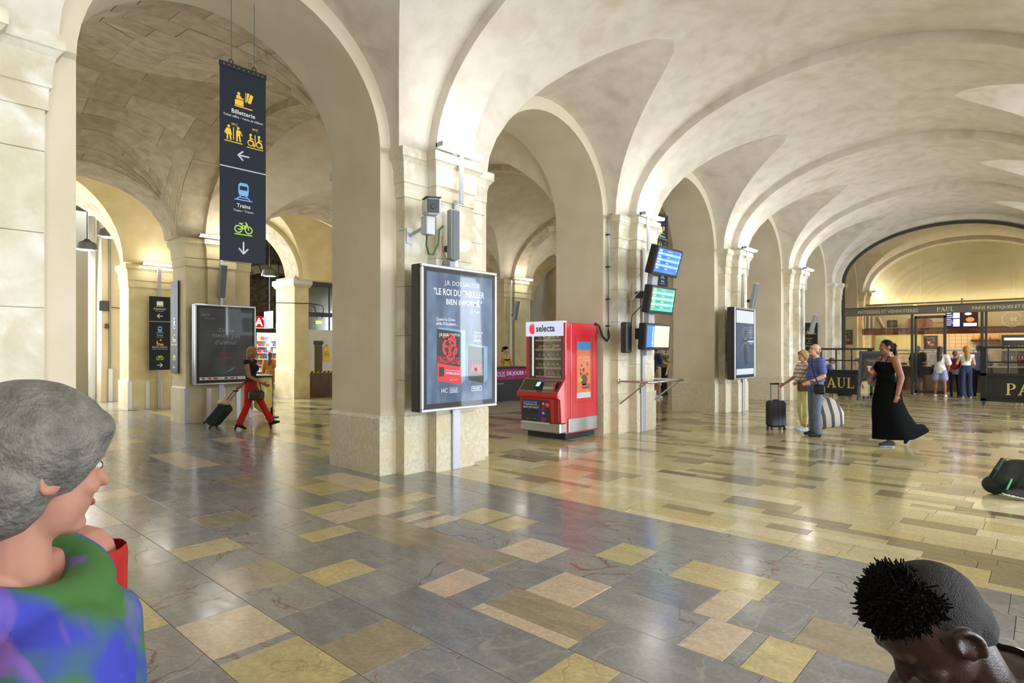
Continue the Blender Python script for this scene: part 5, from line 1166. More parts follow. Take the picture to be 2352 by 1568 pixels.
# hoarding with arched glazing
t = thing('glazed_hoarding', 'arched dark glazing with a white hoarding and brown base right of the corner pier', 'hoarding', (11.72, 17.95, 0))
mb = MB(); n = 30; pts = []
for k in range(n + 1):
    a = math.pi * k / n; pts.append((-1.85 * math.cos(a), 3.75 + 1.7 * math.sin(a)))
mb.loft([[(x * f_, d, 3.75 + (z - 3.75) * f_) for f_, d in ((1.0, -.04), (1.0, .04), (.955, .04), (.955, -.04))] for x, z in pts], True, True, True); mb.build('arch_frame', dgrey, t)
for s in (-1, 1): mb = MB(); mb.box(min(s * 1.77, s * 1.85), max(s * 1.77, s * 1.85), -.04, .04, 0, 3.76); mb.build('side_frame', dgrey, t)
dg = mat('dark_green_glass', (70, 76, 48), .12, spec=.8, coat=.6)
mb = MB(); poly = [(-1.78, 2.78), (1.78, 2.78)] + [(.96 * x, 3.75 + .96 * (z - 3.75)) for x, z in reversed(pts)]; mb.prism(poly, (0, 0, 0), XR, ZU, .01, (0, 1, 0)); mb.build('pane', dg, t)
mb = MB(); mb.box(-1.78, 1.78, 0, .01, 2.2, 2.68); mb.build('pane', dg, t); mb = MB(); mb.bbox(-1.8, 1.8, -.05, .05, 2.66, 2.80, .006); mb.build('transom', dgrey, t); mb = MB(); mb.bbox(-1.8, 1.8, -.04, .04, 3.66, 3.78, .006); mb.build('transom', dgrey, t)
for x in (-1.0, 0, 1.0): mb = MB(); mb.box(x - .02, x + .02, -.02, .02, 2.2, 5.3 if x == 0 else 4.9); mb.build('mullion', dgrey, t)
for k in range(3):
    mb = MB(); mb.bbox(-1.8 + 1.2 * k, -.606 + 1.2 * k, -.06, -.02, .84, 2.22, .004); wb = mb.build('white_board', mat('hoarding_white', (216, 214, 206), .6), t)
    mb = MB(); mb.bbox(-1.8 + 1.2 * k, -.606 + 1.2 * k, -.06, -.02, .0, .80, .004); mb.build('brown_board', mat('hoarding_brown', (106, 88, 72), .7, rgb2=(92, 76, 62), nscale=5), t)
mb = MB(); mb.bbox(-1.58, -1.30, -.068, -.058, .84, 1.80, .004); mb.build('door_slot', mat('slot_olive', (86, 78, 52), .5), t); mb = MB(); mb.bbox(-1.62, -1.26, -.075, -.058, 1.74, 1.86, .01); mb.build('slot_bracket', dgrey, t)
for k in range(24):
    mb = MB(); x = -1.8 + .15 * k; mb.prism([(x, .80), (x + .075, .80), (x + .125, .86), (x + .05, .86)], (0, -.061, 0), XR, ZU, .002, (0, -1, 0)); mb.build('tape_stripe_yellow', yel, t)
    mb = MB(); mb.prism([(x + .075, .80), (x + .15, .80), (x + .20, .86), (x + .125, .86)], (0, -.061, 0), XR, ZU, .002, (0, -1, 0)); mb.build('tape_stripe_black', black, t)
t = thing('wet_floor_sign', 'yellow warning tag hung on the white hoarding', 'sign', (10.56, 17.86, 1.2)); mb = MB(); mb.prism([(-.12, 0), (.12, 0), (.12, .36), (.05, .46), (-.05, .46), (-.12, .36)], (0, 0, 0), XR, ZU, .012, (0, -1, 0)); mb.build('plate', yel, t)
for k in range(3): text(['SOL', 'EN', 'TRAVAUX'][k], black, t, V((0, -.0135, .3 - .09 * k)), XR, ZU, w=.16)
mb = MB(); mb.tube([(-.04, -.004, .45), (0, -.004, .56), (.04, -.004, .45)], .008, 6); mb.build('hook', mat('hook_green', (60, 120, 70), .5), t)
t = thing('exit_sign', 'small lit green exit box behind the dark glazing', 'sign', (10.3, 17.90, 2.42)); mb = MB(); mb.bbox(-.1, .1, -.03, .03, 0, .1, .006); mb.build('box', mat('exit_green', (150, 190, 60), .4, emit=(170, 210, 60), estr=1.5), t)
# pier, pipes and boxes seen past the lift sign
t = thing('pillar', 'plain beige pier with pipes past the lift sign', None, (5.17, 21.2, 0), kind='structure'); mb = MB(); mb.box(-.22, .4, -.25, .3, 0, 6.3); mb.build('shaft', jambm, t)
t = thing('wall_pipes', 'grey pipes and junction box on the beige pier past the lift sign', 'pipes', (5.12, 20.9, 0)); gv = MATS['galvanised']
mb = MB(); mb.tube([(.03, 0, .0), (.03, 0, 4.9)], .03, 8); mb.build('pipe', gv, t); mb = MB(); mb.bbox(-.24, -.02, -.06, .03, 2.72, 3.02, .01); mb.build('junction_box', dgrey, t); mb = MB(); mb.bbox(-.1, 0, -.05, .03, 2.2, 2.34, .01); mb.build('small_box', dgrey, t); mb = MB(); mb.tube([(-.1, 0, 2.86), (.5, .0, 2.80)], .012, 6); mb.build('wire', black, t); mb = MB(); mb.bbox(-.02, .1, -.05, .02, 0, 1.0, .01); mb.build('pipe_guard', alum, t)
t = thing('white_pole', 'white bright pole beside the beige pier', 'pole', (4.72, 21.0, 0)); mb = MB(); mb.tube([(0, 0, 0), (0, 0, 5.5)], .09, 12); mb.build('pole', white, t, smooth=True)
def pendant(label, x, y, z):
    t = thing('pendant_lamp', label, 'lamp', (x, y, z), 0, 'pendant lamps on the platform side')
    mb = MB(); mb.lathe([(.26, 0), (.27, .02), (.22, .2), (.10, .26), (.05, .32)], (0, 0, 0), 20); mb.build('shade', mat('pendant_grey', (92, 92, 88), .5, .4), t, smooth=True, angle=40)
    mb = MB(); mb.lathe([(.24, .004), (.05, -.01)], (0, 0, 0), 20); mb.build('lens', mat('pendant_light', (255, 255, 250), .4, emit=(255, 252, 240), estr=6), t)
    mb = MB(); mb.tube([(0, 0, .3), (0, 0, 6.2 - z)], .012, 6); mb.build('cord', black, t)
pendant('grey pendant lamp high beside the beige pier', 4.80, 19.6, 4.72); pendant('grey pendant lamp lower beside the white pole', 4.48, 20.45, 4.42); pendant('grey pendant lamp under the arch left of the corner pier', 9.45, 19.6, 4.06); pendant('grey pendant lamp seen past the play counter', 17.6, 19.4, 3.9)
t = thing('wall_cable', 'thin black cable strung across the corner pier', 'cable', (9.86, 17.70, 3.0)); mb = MB(); mb.tube([(-3.4, 0, -.05), (-1.5, 0, .0), (0, 0, .06), (.45, 0, .02), (.5, 0, -.1), (.5, .1, -.4)], .014, 6); mb.build('cable', black, t)
# ---- play counter
t = thing('play_counter', 'black game counter with a magenta banner reading a vous de jouer', 'counter', (13.2, 12.15, 0)); mg = mat('magenta', (150, 24, 110), .5)
mb = MB(); mb.bbox(-1.3, 1.0, 0, .5, 0, 1.0, .01); cb_ = mb.build('body', mat('counter_black', (38, 40, 42), .5), t); mb = MB(); mb.bbox(-1.33, 1.03, -.03, .53, 1.0, 1.04, .006); mb.build('counter_top', black, t)
Flat().rect(-1.29, .66, .99, .985).build('banner_print', mg, cb_, V((0, -.002, 0)), XR, ZU); text('A VOUS', white, cb_, V((-.36, -.004, .83)), XR, ZU, w=.62, h=.15); text('DE JOUER !', white, cb_, V((.48, -.004, .83)), XR, ZU, w=.88, h=.15, bold=.02); text('Gare & connexions', white, cb_, V((-.3, -.004, .55)), XR, ZU, w=.4); Flat().rect(.78, .5, .86, .62).build('logo', offw, cb_, V((0, -.004, 0)), XR, ZU)
mb = MB(); mb.bbox(10.3, 13.2, 9.9, 12.0, .0, .035, .01); o = mb.build('floor_mat', mat('mat_grey', (150, 146, 136), .7)); tag(o, 'low grey floor panel in front of the play counter', 'mat')
# ---- waste bag stands
def waste(label, x, y, post, bag, tint):
    t = thing('waste_bag_stand', label, 'bin', (x, y, 0), 0, 'waste bag stands')
    mb = MB(); mb.tube([(0, 0, .03), (0, 0, .98)], .028, 8); mb.build('post', post, t, smooth=True); mb = MB(); mb.lathe([(.16, 0), (.16, .015), (.05, .04)], (0, 0, 0), 14); mb.build('foot', post, t)
    mb = MB(); mb.tube([(-.2 + .2 * math.cos(a), .2 * math.sin(a), .95) for a in [2 * math.pi * i / 20 for i in range(21)]], .014, 6); mb.build('ring', post, t)
    mb = MB(); mb.lathe([(.10, .16), (.19, .25), (.2, .6), (.185, .94)], (-.2, 0, 0), 16); mb.build('bag', bag, t, smooth=True); mb = MB(); mb.lathe([(.205, .97), (.205, .985), (.1, 1.0)], (-.2, 0, 0), 16); mb.build('lid', tint, t)
waste('yellow waste stand with a blue bag behind the blue insect poster pier', 16.75, 6.35, mat('waste_yellow', (232, 200, 40), .5), mat('bag_blue', (60, 140, 220), .3), MATS['waste_yellow'])
waste('dark waste stand with a yellowish bag beside the quotation poster', 6.46, 13.3, black, mat('bag_yellow', (214, 198, 110), .35), mat('lid_pale', (206, 206, 200), .4))
# ------------------------------------------------------------------ people
SKIN = {'fair': mat('skin_fair', (214, 164, 136), .55, rgb2=(200, 146, 120), nscale=9), 'rosy': mat('skin_rosy', (206, 150, 130), .55, rgb2=(190, 130, 112), nscale=9),
        'tan': mat('skin_tan', (176, 118, 88), .5, rgb2=(160, 104, 76), nscale=9), 'brown': mat('skin_brown', (146, 94, 68), .5, rgb2=(128, 80, 58), nscale=9), 'dark': mat('skin_dark', (66, 42, 32), .42, rgb2=(52, 32, 25), nscale=9, bump=.15, bscale=300)}
def remesh(mb, name, m, parent, vox=.009, sm=4, cuts=(), solid=0.0, split=None):
    """union of the collected shapes as one continuous surface"""
    me = mb.mesh(name, m); bm = bmesh.new(); bm.from_mesh(me); bmesh.ops.recalc_face_normals(bm, faces=bm.faces); bm.to_mesh(me); bm.free()
    ob = bpy.data.objects.new('w', me); md = ob.modifiers.new('r', 'REMESH'); md.mode = 'VOXEL'; md.voxel_size = vox; md.use_smooth_shade = True
    if sm: s_ = ob.modifiers.new('s', 'SMOOTH'); s_.factor = .5; s_.iterations = sm
    out = bpy.data.meshes.new_from_object(eval_alone(ob)); bpy.data.objects.remove(ob); bpy.data.meshes.remove(me)
    if cuts:
        bm = bmesh.new(); bm.from_mesh(out)
        for p, n in cuts:
            bmesh.ops.bisect_plane(bm, geom=bm.verts[:] + bm.edges[:] + bm.faces[:], plane_co=p, plane_no=n, clear_outer=True)
        bm.to_mesh(out); bm.free()
    out.materials.clear()
    for q in (m if isinstance(m, (list, tuple)) else [m]): out.materials.append(q)
    if split:
        for p in out.polygons: p.material_index = split(p.center)
    out.polygons.foreach_set('use_smooth', [True] * len(out.polygons)); out.name = name
    return link(name, out, parent)
def J0(**k):
    """joints of a standing figure 1.72 tall: x forward, y left, z up"""
    j = dict(pel=(0, 0, .95), chest=(0, 0, 1.27), neck=(-.01, 0, 1.455), head=(.02, 0, 1.61),
             sl=(-.01, .175, 1.41), sr=(-.01, -.175, 1.41), el=(-.03, .23, 1.12), er=(-.03, -.23, 1.12), wl=(.04, .24, .88), wr=(.04, -.24, .88),
             hl=(0, .09, .90), hr=(0, -.09, .90), kl=(.02, .10, .49), kr=(.02, -.10, .49), al=(-.02, .11, .085), ar=(-.02, -.11, .085), yaw=0, pitch=0, fl=0, fr=0, tl=None, tr=None, hdl=None, hdr=None)
    j.update(k); return j
def axis_rot(a, b): return (V(b) - V(a)).to_track_quat('Z', 'Y').to_matrix() if False else V((0, 0, 1)).rotation_difference((V(b) - V(a)).normalized()).to_matrix()
def head_rot(j): return Matrix.Rotation(math.radians(j['yaw']), 3, 'Z') @ Matrix.Rotation(math.radians(-j['pitch']), 3, 'Y')
def add_head(mb, j, g=0.0, face=True, ears=True):
    R_ = head_rot(j); h = V(j['head']); q = lambda x, y, z: h + R_ @ V((x, y, z))
    mb.ell(q(-.008, 0, .022), .097 + g, .077 + g, .098 + g, R_, 18, 12)
    mb.ell(q(.022, 0, -.035), .066 + g, .060 + g, .078 + g, R_, 16, 10)
    if face:
        mb.cap(q(.080, 0, .014), q(.101, 0, -.022), .009, .0125); mb.ell(q(.060, 0, -.090), .024, .028, .020, R_)
        mb.ell(q(.074, 0, -.056), .013, .023, .012, R_); mb.cap(q(.076, -.034, .030), q(.076, .034, .030), .012, .012)
        for s in (-1, 1): mb.ell(q(.060, s * .036, -.024), .022, .022, .02, R_)
    if ears:
        for s in (-1, 1): 
            mb.ell(q(-.004, s * .075, -.006), .019, .008, .030, R_); rim = [q(-.006 - .020 * math.cos(a_), s * (.083 + .004 * math.cos(a_)), .002 + .032 * math.sin(a_)) for a_ in [math.radians(-70 + 25 * i) for i in range(11)]]
            for u_, v_ in zip(rim[:-1], rim[1:]): mb.cap(u_, v_, .0062, .0062, 8)
def add_torso(mb, j, g=0.0, belly=0.0, bust=0.0, w=1.0):
    p, c, n = V(j['pel']), V(j['chest']), V(j['neck']); R_ = axis_rot(p, c); R2 = axis_rot(c, n)
    mb.ell(p + R_ @ V((-.005, 0, 0)), .105 + g + belly * .3, (.158 + g) * w, .125 + g, R_); mb.ell(p.lerp(c, .48) + R_ @ V((.005 + belly * .6, 0, 0)), .092 + g + belly, (.132 + g) * w + belly * .5, .17 + g, R_)
    mb.ell(c, .104 + g, (.148 + g) * w, .165 + g, R2); mb.ell(c + R2 @ V((-.012, 0, .09)), .085 + g, (.155 + g) * w, .085 + g, R2)
    if bust:
        for s in (-1, 1): mb.ell(c + R2 @ V((.075, s * .062, .01)), .05 + bust + g, .058 + g, .06 + bust + g, R2)
    for s_ in ('sl', 'sr'): mb.cap(c + R2 @ V((-.005, .06 if s_ == 'sl' else -.06, .13)), j[s_], .062 + g, .058 + g)
def add_hand(mb, w, d, side, curl=.35, pn=None):
    """palm, four fingers and a thumb leaving the wrist along d"""
    d = V(d).normalized(); pn = V(pn) if pn is not None else V((0, -side, 0)); pn = (pn - d * pn.dot(d)).normalized(); sd = d.cross(pn).normalized()
    w = V(w); R_ = Matrix((sd, pn, d)).transposed(); mb.ell(w + d * .045, .040, .017, .055, R_, 12, 8)
    for k, L in enumerate((.072, .080, .076, .060)):
        b = w + d * .082 + sd * (.030 - .020 * k); m1 = b + (d * math.cos(curl) + pn * math.sin(curl)) * L * .5; e = m1 + (d * math.cos(curl * 2.2) + pn * math.sin(curl * 2.2)) * L * .5
        mb.cap(b, m1, .0092, .0088, 8); mb.cap(m1, e, .0086, .0074, 8)
    b = w + d * .025 + sd * .03; m1 = b + (d * .6 + sd * .7 + pn * .35).normalized() * .042; mb.cap(b, m1, .013, .0105, 8); mb.cap(m1, m1 + (d * .9 + sd * .15 + pn * .5).normalized() * .034, .0102, .0085, 8)
def add_arm(mb, j, s, g=0.0, to=1.0, fat=1.0):
    S, E, W = V(j['s' + s]), V(j['e' + s]), V(j['w' + s])
    if to <= .5: mb.cap(S, S.lerp(E, to * 2), .055 * fat + g, (.055 - .014 * to) * fat + g); return
    mb.cap(S, E, .055 * fat + g, .041 * fat + g); k = (to - .5) * 2; mb.cap(E, E.lerp(W, k), .042 * fat + g, (.042 - .014 * k) * fat + g)
def add_leg(mb, j, s, g=0.0, to=1.0, flare=0.0, fat=1.0):
    H, K, A = V(j['h' + s]), V(j['k' + s]), V(j['a' + s])
    if to <= .5: mb.cap(H, H.lerp(K, to * 2), .085 * fat + g, (.085 - .028 * to) * fat + g + flare); return
    mb.cap(H, K, .085 * fat + g, .057 * fat + g); k = (to - .5) * 2
    if flare == 0: mb.cap(K, K.lerp(A, k * .4), .054 * fat + g, .056 * fat + g)
    mb.cap(K, K.lerp(A, k), .055 * fat + g, (.055 - .020 * k) * fat + g + flare)
def add_foot(mb, j, s, g=0.0):
    A = V(j['a' + s]); t_ = j['t' + s]; d = V(t_) if t_ is not None else V((1, 0, 0)); a = math.radians(j['f' + s]); d = V((d.x * math.cos(a) - d.y * math.sin(a), d.x * math.sin(a) + d.y * math.cos(a), d.z)).normalized()
    up = V((0, 0, 1)) - d * d.z; up.normalize()
    mb.cap(A, A - up * .045 - d * .03, .036 + g, .036 + g); mb.cap(A - up * .045 - d * .03, A - up * .052 + d * .14, .035 + g, .032 + g, 12, .75, up); mb.cap(A - up * .01, A - up * .045 + d * .09, .034 + g, .032 + g)
    return d, up, A
def person(label, loc, heading, h, j, skin, clothes, vox=.010, belly=0., bust=0., w=1., fat=1., group=None, curl=.35, eyes=(60, 50, 44)):
    s = h / 1.72
    t = thing('person', label, 'person', (loc[0], loc[1], loc[2] if len(loc) > 2 else 0.0), math.radians(heading), group); t.scale = (s, s, s); sk = SKIN[skin]
    mb = MB(); add_head(mb, j); mb.cap(V(j['neck']) - V((0, 0, .03)), V(j['head']) + head_rot(j) @ V((-.025, 0, -.05)), .056 * (1 + belly), .050); add_torso(mb, j, 0, belly, bust, w)
    for q in 'lr':
        add_arm(mb, j, q, 0, 1, fat); add_leg(mb, j, q, 0, 1, 0, fat); hd = j['hd' + q] or (V(j['w' + q]) - V(j['e' + q])); add_hand(mb, j['w' + q], hd, 1 if q == 'l' else -1, curl)
        add_foot(mb, j, q)
    remesh(mb, 'body', sk, t, vox, 3)
    R_ = head_rot(j); hc = V(j['head'])
    for q in (-1, 1) if eyes else ():
        e = MB(); c = hc + R_ @ V((.071, q * .031, .008)); e.ell(c, .011, .013, .0075, R_, 10, 7); eye = e.build('eye', mat('eye_white', (226, 220, 212), .25), t, smooth=True)
        e = MB(); e.ell(c + R_ @ V((.0085, 0, 0)), .004, .0075, .0068, R_, 8, 6); e.build('iris', mat('iris_%d' % eyes[0], eyes, .2), eye, smooth=True)
    li = MB(); li.ell(hc + R_ @ V((.0845, 0, -.056)), .006, .022, .0075, R_, 10, 6); li.build('lips', mat('lips_' + skin, {'dark': (84, 50, 44), 'brown': (136, 74, 66)}.get(skin, (184, 104, 96)), .5), t, smooth=True)
    for c in clothes: c(t, j, vox, belly, bust, w, fat)
    return t
# ---- garments: each returns a function called with the figure
def top(m, name='shirt', sleeve=.3, hem=.88, neck=1.47, g=.012, extra=None, split=None, lo=None):
    def f(t, j, vox, belly, bust, w, fat):
        mb = MB(); add_torso(mb, j, g, belly, bust, w)
        if sleeve > 0:
            for q in 'lr': add_arm(mb, j, q, g + .006, sleeve, fat)
        p, c, n = V(j['pel']), V(j['chest']), V(j['neck']); ax = (c - p).normalized(); ax2 = (n - c).normalized()
        mb.cap(p + ax * (hem - .95 - .03), p.lerp(c, .4), .10 + g + belly * .6, .105 + g + belly * .6) if hem < .9 else None
        cuts = [(p + ax * (hem - .95), -ax), (n + ax2 * (neck - 1.455) , ax2)]
        if extra: cuts += extra(j)
        remesh(mb, name, m, t, vox, 4, cuts, split=split)
    return f
def trousers(m, name='trousers', to=1.0, waist=1.03, g=.014, flare=0.0):
    def f(t, j, vox, belly, bust, w, fat):
        mb = MB(); p, c = V(j['pel']), V(j['chest']); R_ = axis_rot(p, c); ax = (c - p).normalized()
        mb.ell(p, .105 + g + belly * .3, (.158 + g) * w, .13 + g, R_); mb.ell(p.lerp(c, .35), .095 + g + belly * .8, (.135 + g) * w + belly * .4, .12, R_)
        cuts = [(p + ax * (waist - .95), ax)]
        for q in 'lr':
            add_leg(mb, j, q, g, to, flare, fat)
        remesh(mb, name, m, t, vox, 4, cuts)
    return f
def shoes(m, sole=None, g=.008, name='shoe', heel=0.0):
    def f(t, j, vox, *a):
        for q in 'lr':
            mb = MB(); d, up, A = add_foot(mb, j, q, g)
            z0 = A - up * .085
            lim = A + up * .015
            sp = (lambda c: 1 if (c - z0).dot(up) < .022 else 0)
            o = remesh(mb, name, [m, sole or m], t, min(vox, .008), 2, [(lim, up), (z0, -up)], split=sp)
            if heel:
                hb = MB(); hb.cap(A - up * .07 - d * .045, A - up * (.085 + heel) - d * .05, .022, .016); hb.build('heel', m, o)
    return f
def hair(m, style, name='hair'):
    def f(t, j, vox, *a):
        R_ = head_rot(j); h = V(j['head']); q = lambda x, y, z: h + R_ @ V((x, y, z)); mb = MB(); cuts = []
        vx = min(vox, .008)
        if style == 'short':
            mb.ell(q(-.020, 0, .034), .100, .085, .098, R_, 18, 12); mb.ell(q(-.05, 0, -.01), .062, .078, .075, R_)
            cuts = [(q(.045, 0, .045), R_ @ V((.9, 0, -.45))), (q(-.02, 0, -.075), R_ @ V((.35, 0, -1)))]
        elif style == 'balding':
            mb.ell(q(-.030, 0, .012), .088, .086, .075, R_, 18, 12); mb.ell(q(-.05, 0, -.02), .058, .078, .07, R_)
            cuts = [(q(0, 0, .062), R_ @ V((-.25, 0, 1))), (q(.01, 0, .0), R_ @ V((1, 0, -.1))), (q(-.02, 0, -.075), R_ @ V((.35, 0, -1)))]
        elif style == 'bob':
            mb.ell(q(-.018, 0, .035), .108, .095, .105, R_, 18, 12); mb.ell(q(-.045, 0, -.05), .075, .096, .10, R_)
            for s in (-1, 1): mb.cap(q(.0, s * .075, .02), q(-.01, s * .08, -.13), .03, .022)
            mb.cap(q(-.06, 0, 0), q(-.07, 0, -.15), .06, .05); cuts = [(q(.050, 0, .045), R_ @ V((.9, 0, -.42)))]
        elif style == 'fluffy':
            mb.ell(q(-.015, 0, .042), .116, .104, .102, R_, 18, 12); mb.ell(q(-.05, 0, -.02), .075, .098, .09, R_); mb.cap(q(.05, -.05, .07), q(.05, .05, .07), .035, .035); cuts = [(q(.066, 0, .03), R_ @ V((.85, 0, -.5)))]
        elif style == 'long':
            mb.ell(q(-.018, 0, .035), .105, .090, .102, R_, 18, 12); mb.ell(q(-.05, 0, -.05), .068, .088, .10, R_); b0 = q(-.06, 0, -.05); ch = V(j['chest'])
            mb.cap(b0, ch + V((-.125, 0, .14)), .075, .07); mb.cap(ch + V((-.125, .0, .14)), ch + V((-.12, .02, -.08)), .07, .035); mb.cap(ch + V((-.12, -.05, .12)), ch + V((-.12, -.04, -.04)), .05, .02)
            cuts = [(q(.045, 0, .045), R_ @ V((.9, 0, -.45)))]
        elif style == 'bun':
            mb.ell(q(-.018, 0, .034), .103, .086, .100, R_, 18, 12); mb.ell(q(-.055, 0, -.01), .060, .076, .075, R_); mb.ell(q(-.125, 0, .02), .05, .055, .055, R_); mb.cap(q(-.13, 0, 0), q(-.15, 0, -.12), .04, .02); cuts = [(q(.045, 0, .05), R_ @ V((.9, 0, -.45)))]
        remesh(mb, name, m, t, vx, 3, cuts)
    return f
HB = mat('hair_black', (20, 17, 15), .8, spec=.15, bump=.6, bscale=120); HG = mat('hair_grey', (136, 132, 126), .6, rgb2=(104, 100, 96), nscale=30, bump=.6, bscale=120); HBL = mat('hair_blond', (186, 148, 84), .55, rgb2=(146, 108, 56), nscale=30, bump=.6, bscale=120)
HBR = mat('hair_brown', (70, 46, 32), .55, rgb2=(48, 32, 24), nscale=30, bump=.6, bscale=120); HLB = mat('hair_light_brown', (156, 112, 66), .6, rgb2=(190, 148, 92), nscale=26, bump=.7, bscale=110)
def stripes(name, a, b, scale, thr=.55, axis=2, noisy=0.0):
    m = bpy.data.materials.new(name); m.use_nodes = True; nt = m.node_tree; bs = nt.nodes['Principled BSDF']; bs.inputs['Roughness'].default_value = .8
    tc = nt.nodes.new('ShaderNodeTexCoord'); sx = nt.nodes.new('ShaderNodeSeparateXYZ'); nt.links.new(tc.outputs['Object'], sx.inputs[0])
    mu = nt.nodes.new('ShaderNodeMath'); mu.operation = 'MULTIPLY'; mu.inputs[1].default_value = scale; nt.links.new(sx.outputs[axis], mu.inputs[0])
    src = mu.outputs[0]
    if noisy:
        n = nt.nodes.new('ShaderNodeTexNoise'); n.inputs['Scale'].default_value = 3; nt.links.new(tc.outputs['Object'], n.inputs['Vector']); am = nt.nodes.new('ShaderNodeMath'); am.operation = 'MULTIPLY_ADD'; am.inputs[1].default_value = noisy
        nt.links.new(n.outputs[0], am.inputs[0]); nt.links.new(src, am.inputs[2]); src = am.outputs[0]
    fr = nt.nodes.new('ShaderNodeMath'); fr.operation = 'FRACT'; nt.links.new(src, fr.inputs[0]); gt = nt.nodes.new('ShaderNodeMath'); gt.operation = 'GREATER_THAN'; gt.inputs[1].default_value = thr; nt.links.new(fr.outputs[0], gt.inputs[0])
    mx = nt.nodes.new('ShaderNodeMix'); mx.data_type = 'RGBA'; mx.inputs[6].default_value = lin(a); mx.inputs[7].default_value = lin(b); nt.links.new(gt.outputs[0], mx.inputs[0]); nt.links.new(mx.outputs[2], bs.inputs['Base Color'])
    MATS[name] = m; return m
cloth = lambda n, c, c2=None: mat('cloth_' + n, c, .85, rgb2=c2 or tuple(int(v * .88) for v in c), nscale=12, bump=.25, bscale=60)
HD = 132.0   # heading of people walking towards the picture's left edge
# ---- elderly couple
def strap(m, pts, r=.012, name='strap'):
    def f(t, *a): mb = MB(); mb.tube(pts, r, 6); mb.build(name, m, t)
    return f
def watch(m, p, r=.036):
    def f(t, *a): mb = MB(); mb.lathe([(r, -.012), (r + .005, 0), (r, .012)], p, 12); mb.build('wristwatch', m, t)
    return f
jm = J0(el=(-.02, .25, 1.13), wl=(.20, .21, 1.03), er=(-.10, -.24, 1.13), wr=(-.16, -.22, .88), pitch=16, yaw=8, head=(.02, 0, 1.605), al=(.02, .10, .085), ar=(-.02, -.12, .085), fl=8, fr=-6, kl=(.03, .10, .49))
def glasses(t, j, *a):
    R_ = head_rot(j); h = V(j['head']); mb = MB()
    for s in (-1, 1):
        mb.tube([h + R_ @ V((.094, s * .032 + .022 * math.cos(a_), .008 + .016 * math.sin(a_))) for a_ in [2 * math.pi * i / 10 for i in range(11)]], .0025, 5); mb.tube([h + R_ @ V((.092, s * .053, .012)), h + R_ @ V((.0, s * .082, .012))], .0025, 5)
    mb.build('glasses', black, t)
om = person('elderly man in a blue striped polo looking up, beside the black suitcase', (11.62, 3.10), HD, 1.66, jm, 'fair', [
    top(stripes('polo_stripes', (30, 44, 130), (140, 160, 214), 36, .70), 'polo_shirt', .36, .84), trousers(cloth('greyblue', (108, 118, 140)), to=.98, flare=.02), shoes(cloth('navy_shoe', (30, 36, 52)), black), hair(HG, 'balding'), glasses, watch(black, (.185, .212, 1.035))], belly=.035, w=1.05)
def sling_bag(t, *a):
    mb = MB(); mb.bbox(.07, .15, .10, .36, .80, .98, .03, Matrix.Rotation(math.radians(12), 4, 'Z')); b = mb.build('crossbody_bag', mat('black_leather', (24, 24, 28), .35), t, smooth=True, angle=40)
    mb = MB(); mb.tube([(.11, .33, .97), (.13, .20, 1.15), (.11, .05, 1.33), (.02, -.08, 1.475), (-.09, -.02, 1.36), (-.13, .15, 1.1), (-.03, .30, .96)], .012, 6); mb.build('bag_strap', MATS['black_leather'], b)
sling_bag(om)
jw = J0(el=(-.02, .24, 1.13), wl=(.18, .17, 1.06), er=(.06, -.24, 1.16), wr=(.34, -.20, 1.00), yaw=4, pitch=6, head=(.03, 0, 1.60), fl=10, fr=-4, al=(.04, .10, .085), ar=(-.04, -.11, .085))
ow = person('elderly woman in a pale striped top and cropped yellow trousers holding the suitcase', (12.20, 3.46), HD + 4, 1.54, jw, 'rosy', [
    top(stripes('knit_stripes', (222, 208, 190), (70, 54, 48), 13, .82, noisy=1.6), 'blouse', .40, .86), trousers(cloth('pale_yellow', (240, 236, 176), (228, 224, 160)), to=.88), shoes(cloth('white_shoe', (232, 232, 236)), white), hair(HLB, 'fluffy')], belly=.04, bust=.025, w=1.08)
mb = MB(); mb.bbox(-.04, .04, -.13, .13, -.24, 0, .03); sb = mb.build('shoulder_bag', mat('brown_leather', (96, 72, 44), .5), ow, smooth=True, angle=40, loc=(.13, .24, 1.10)); sb.rotation_euler = (0, math.radians(12), math.radians(70))
mb = MB(); mb.tube([(0, .10, -.01), (-.06, .06, .16), (-.10, .10, .32), (-.08, .02, .16), (0, -.10, -.01)], .010, 6); mb.build('bag_strap', MATS['brown_leather'], sb)
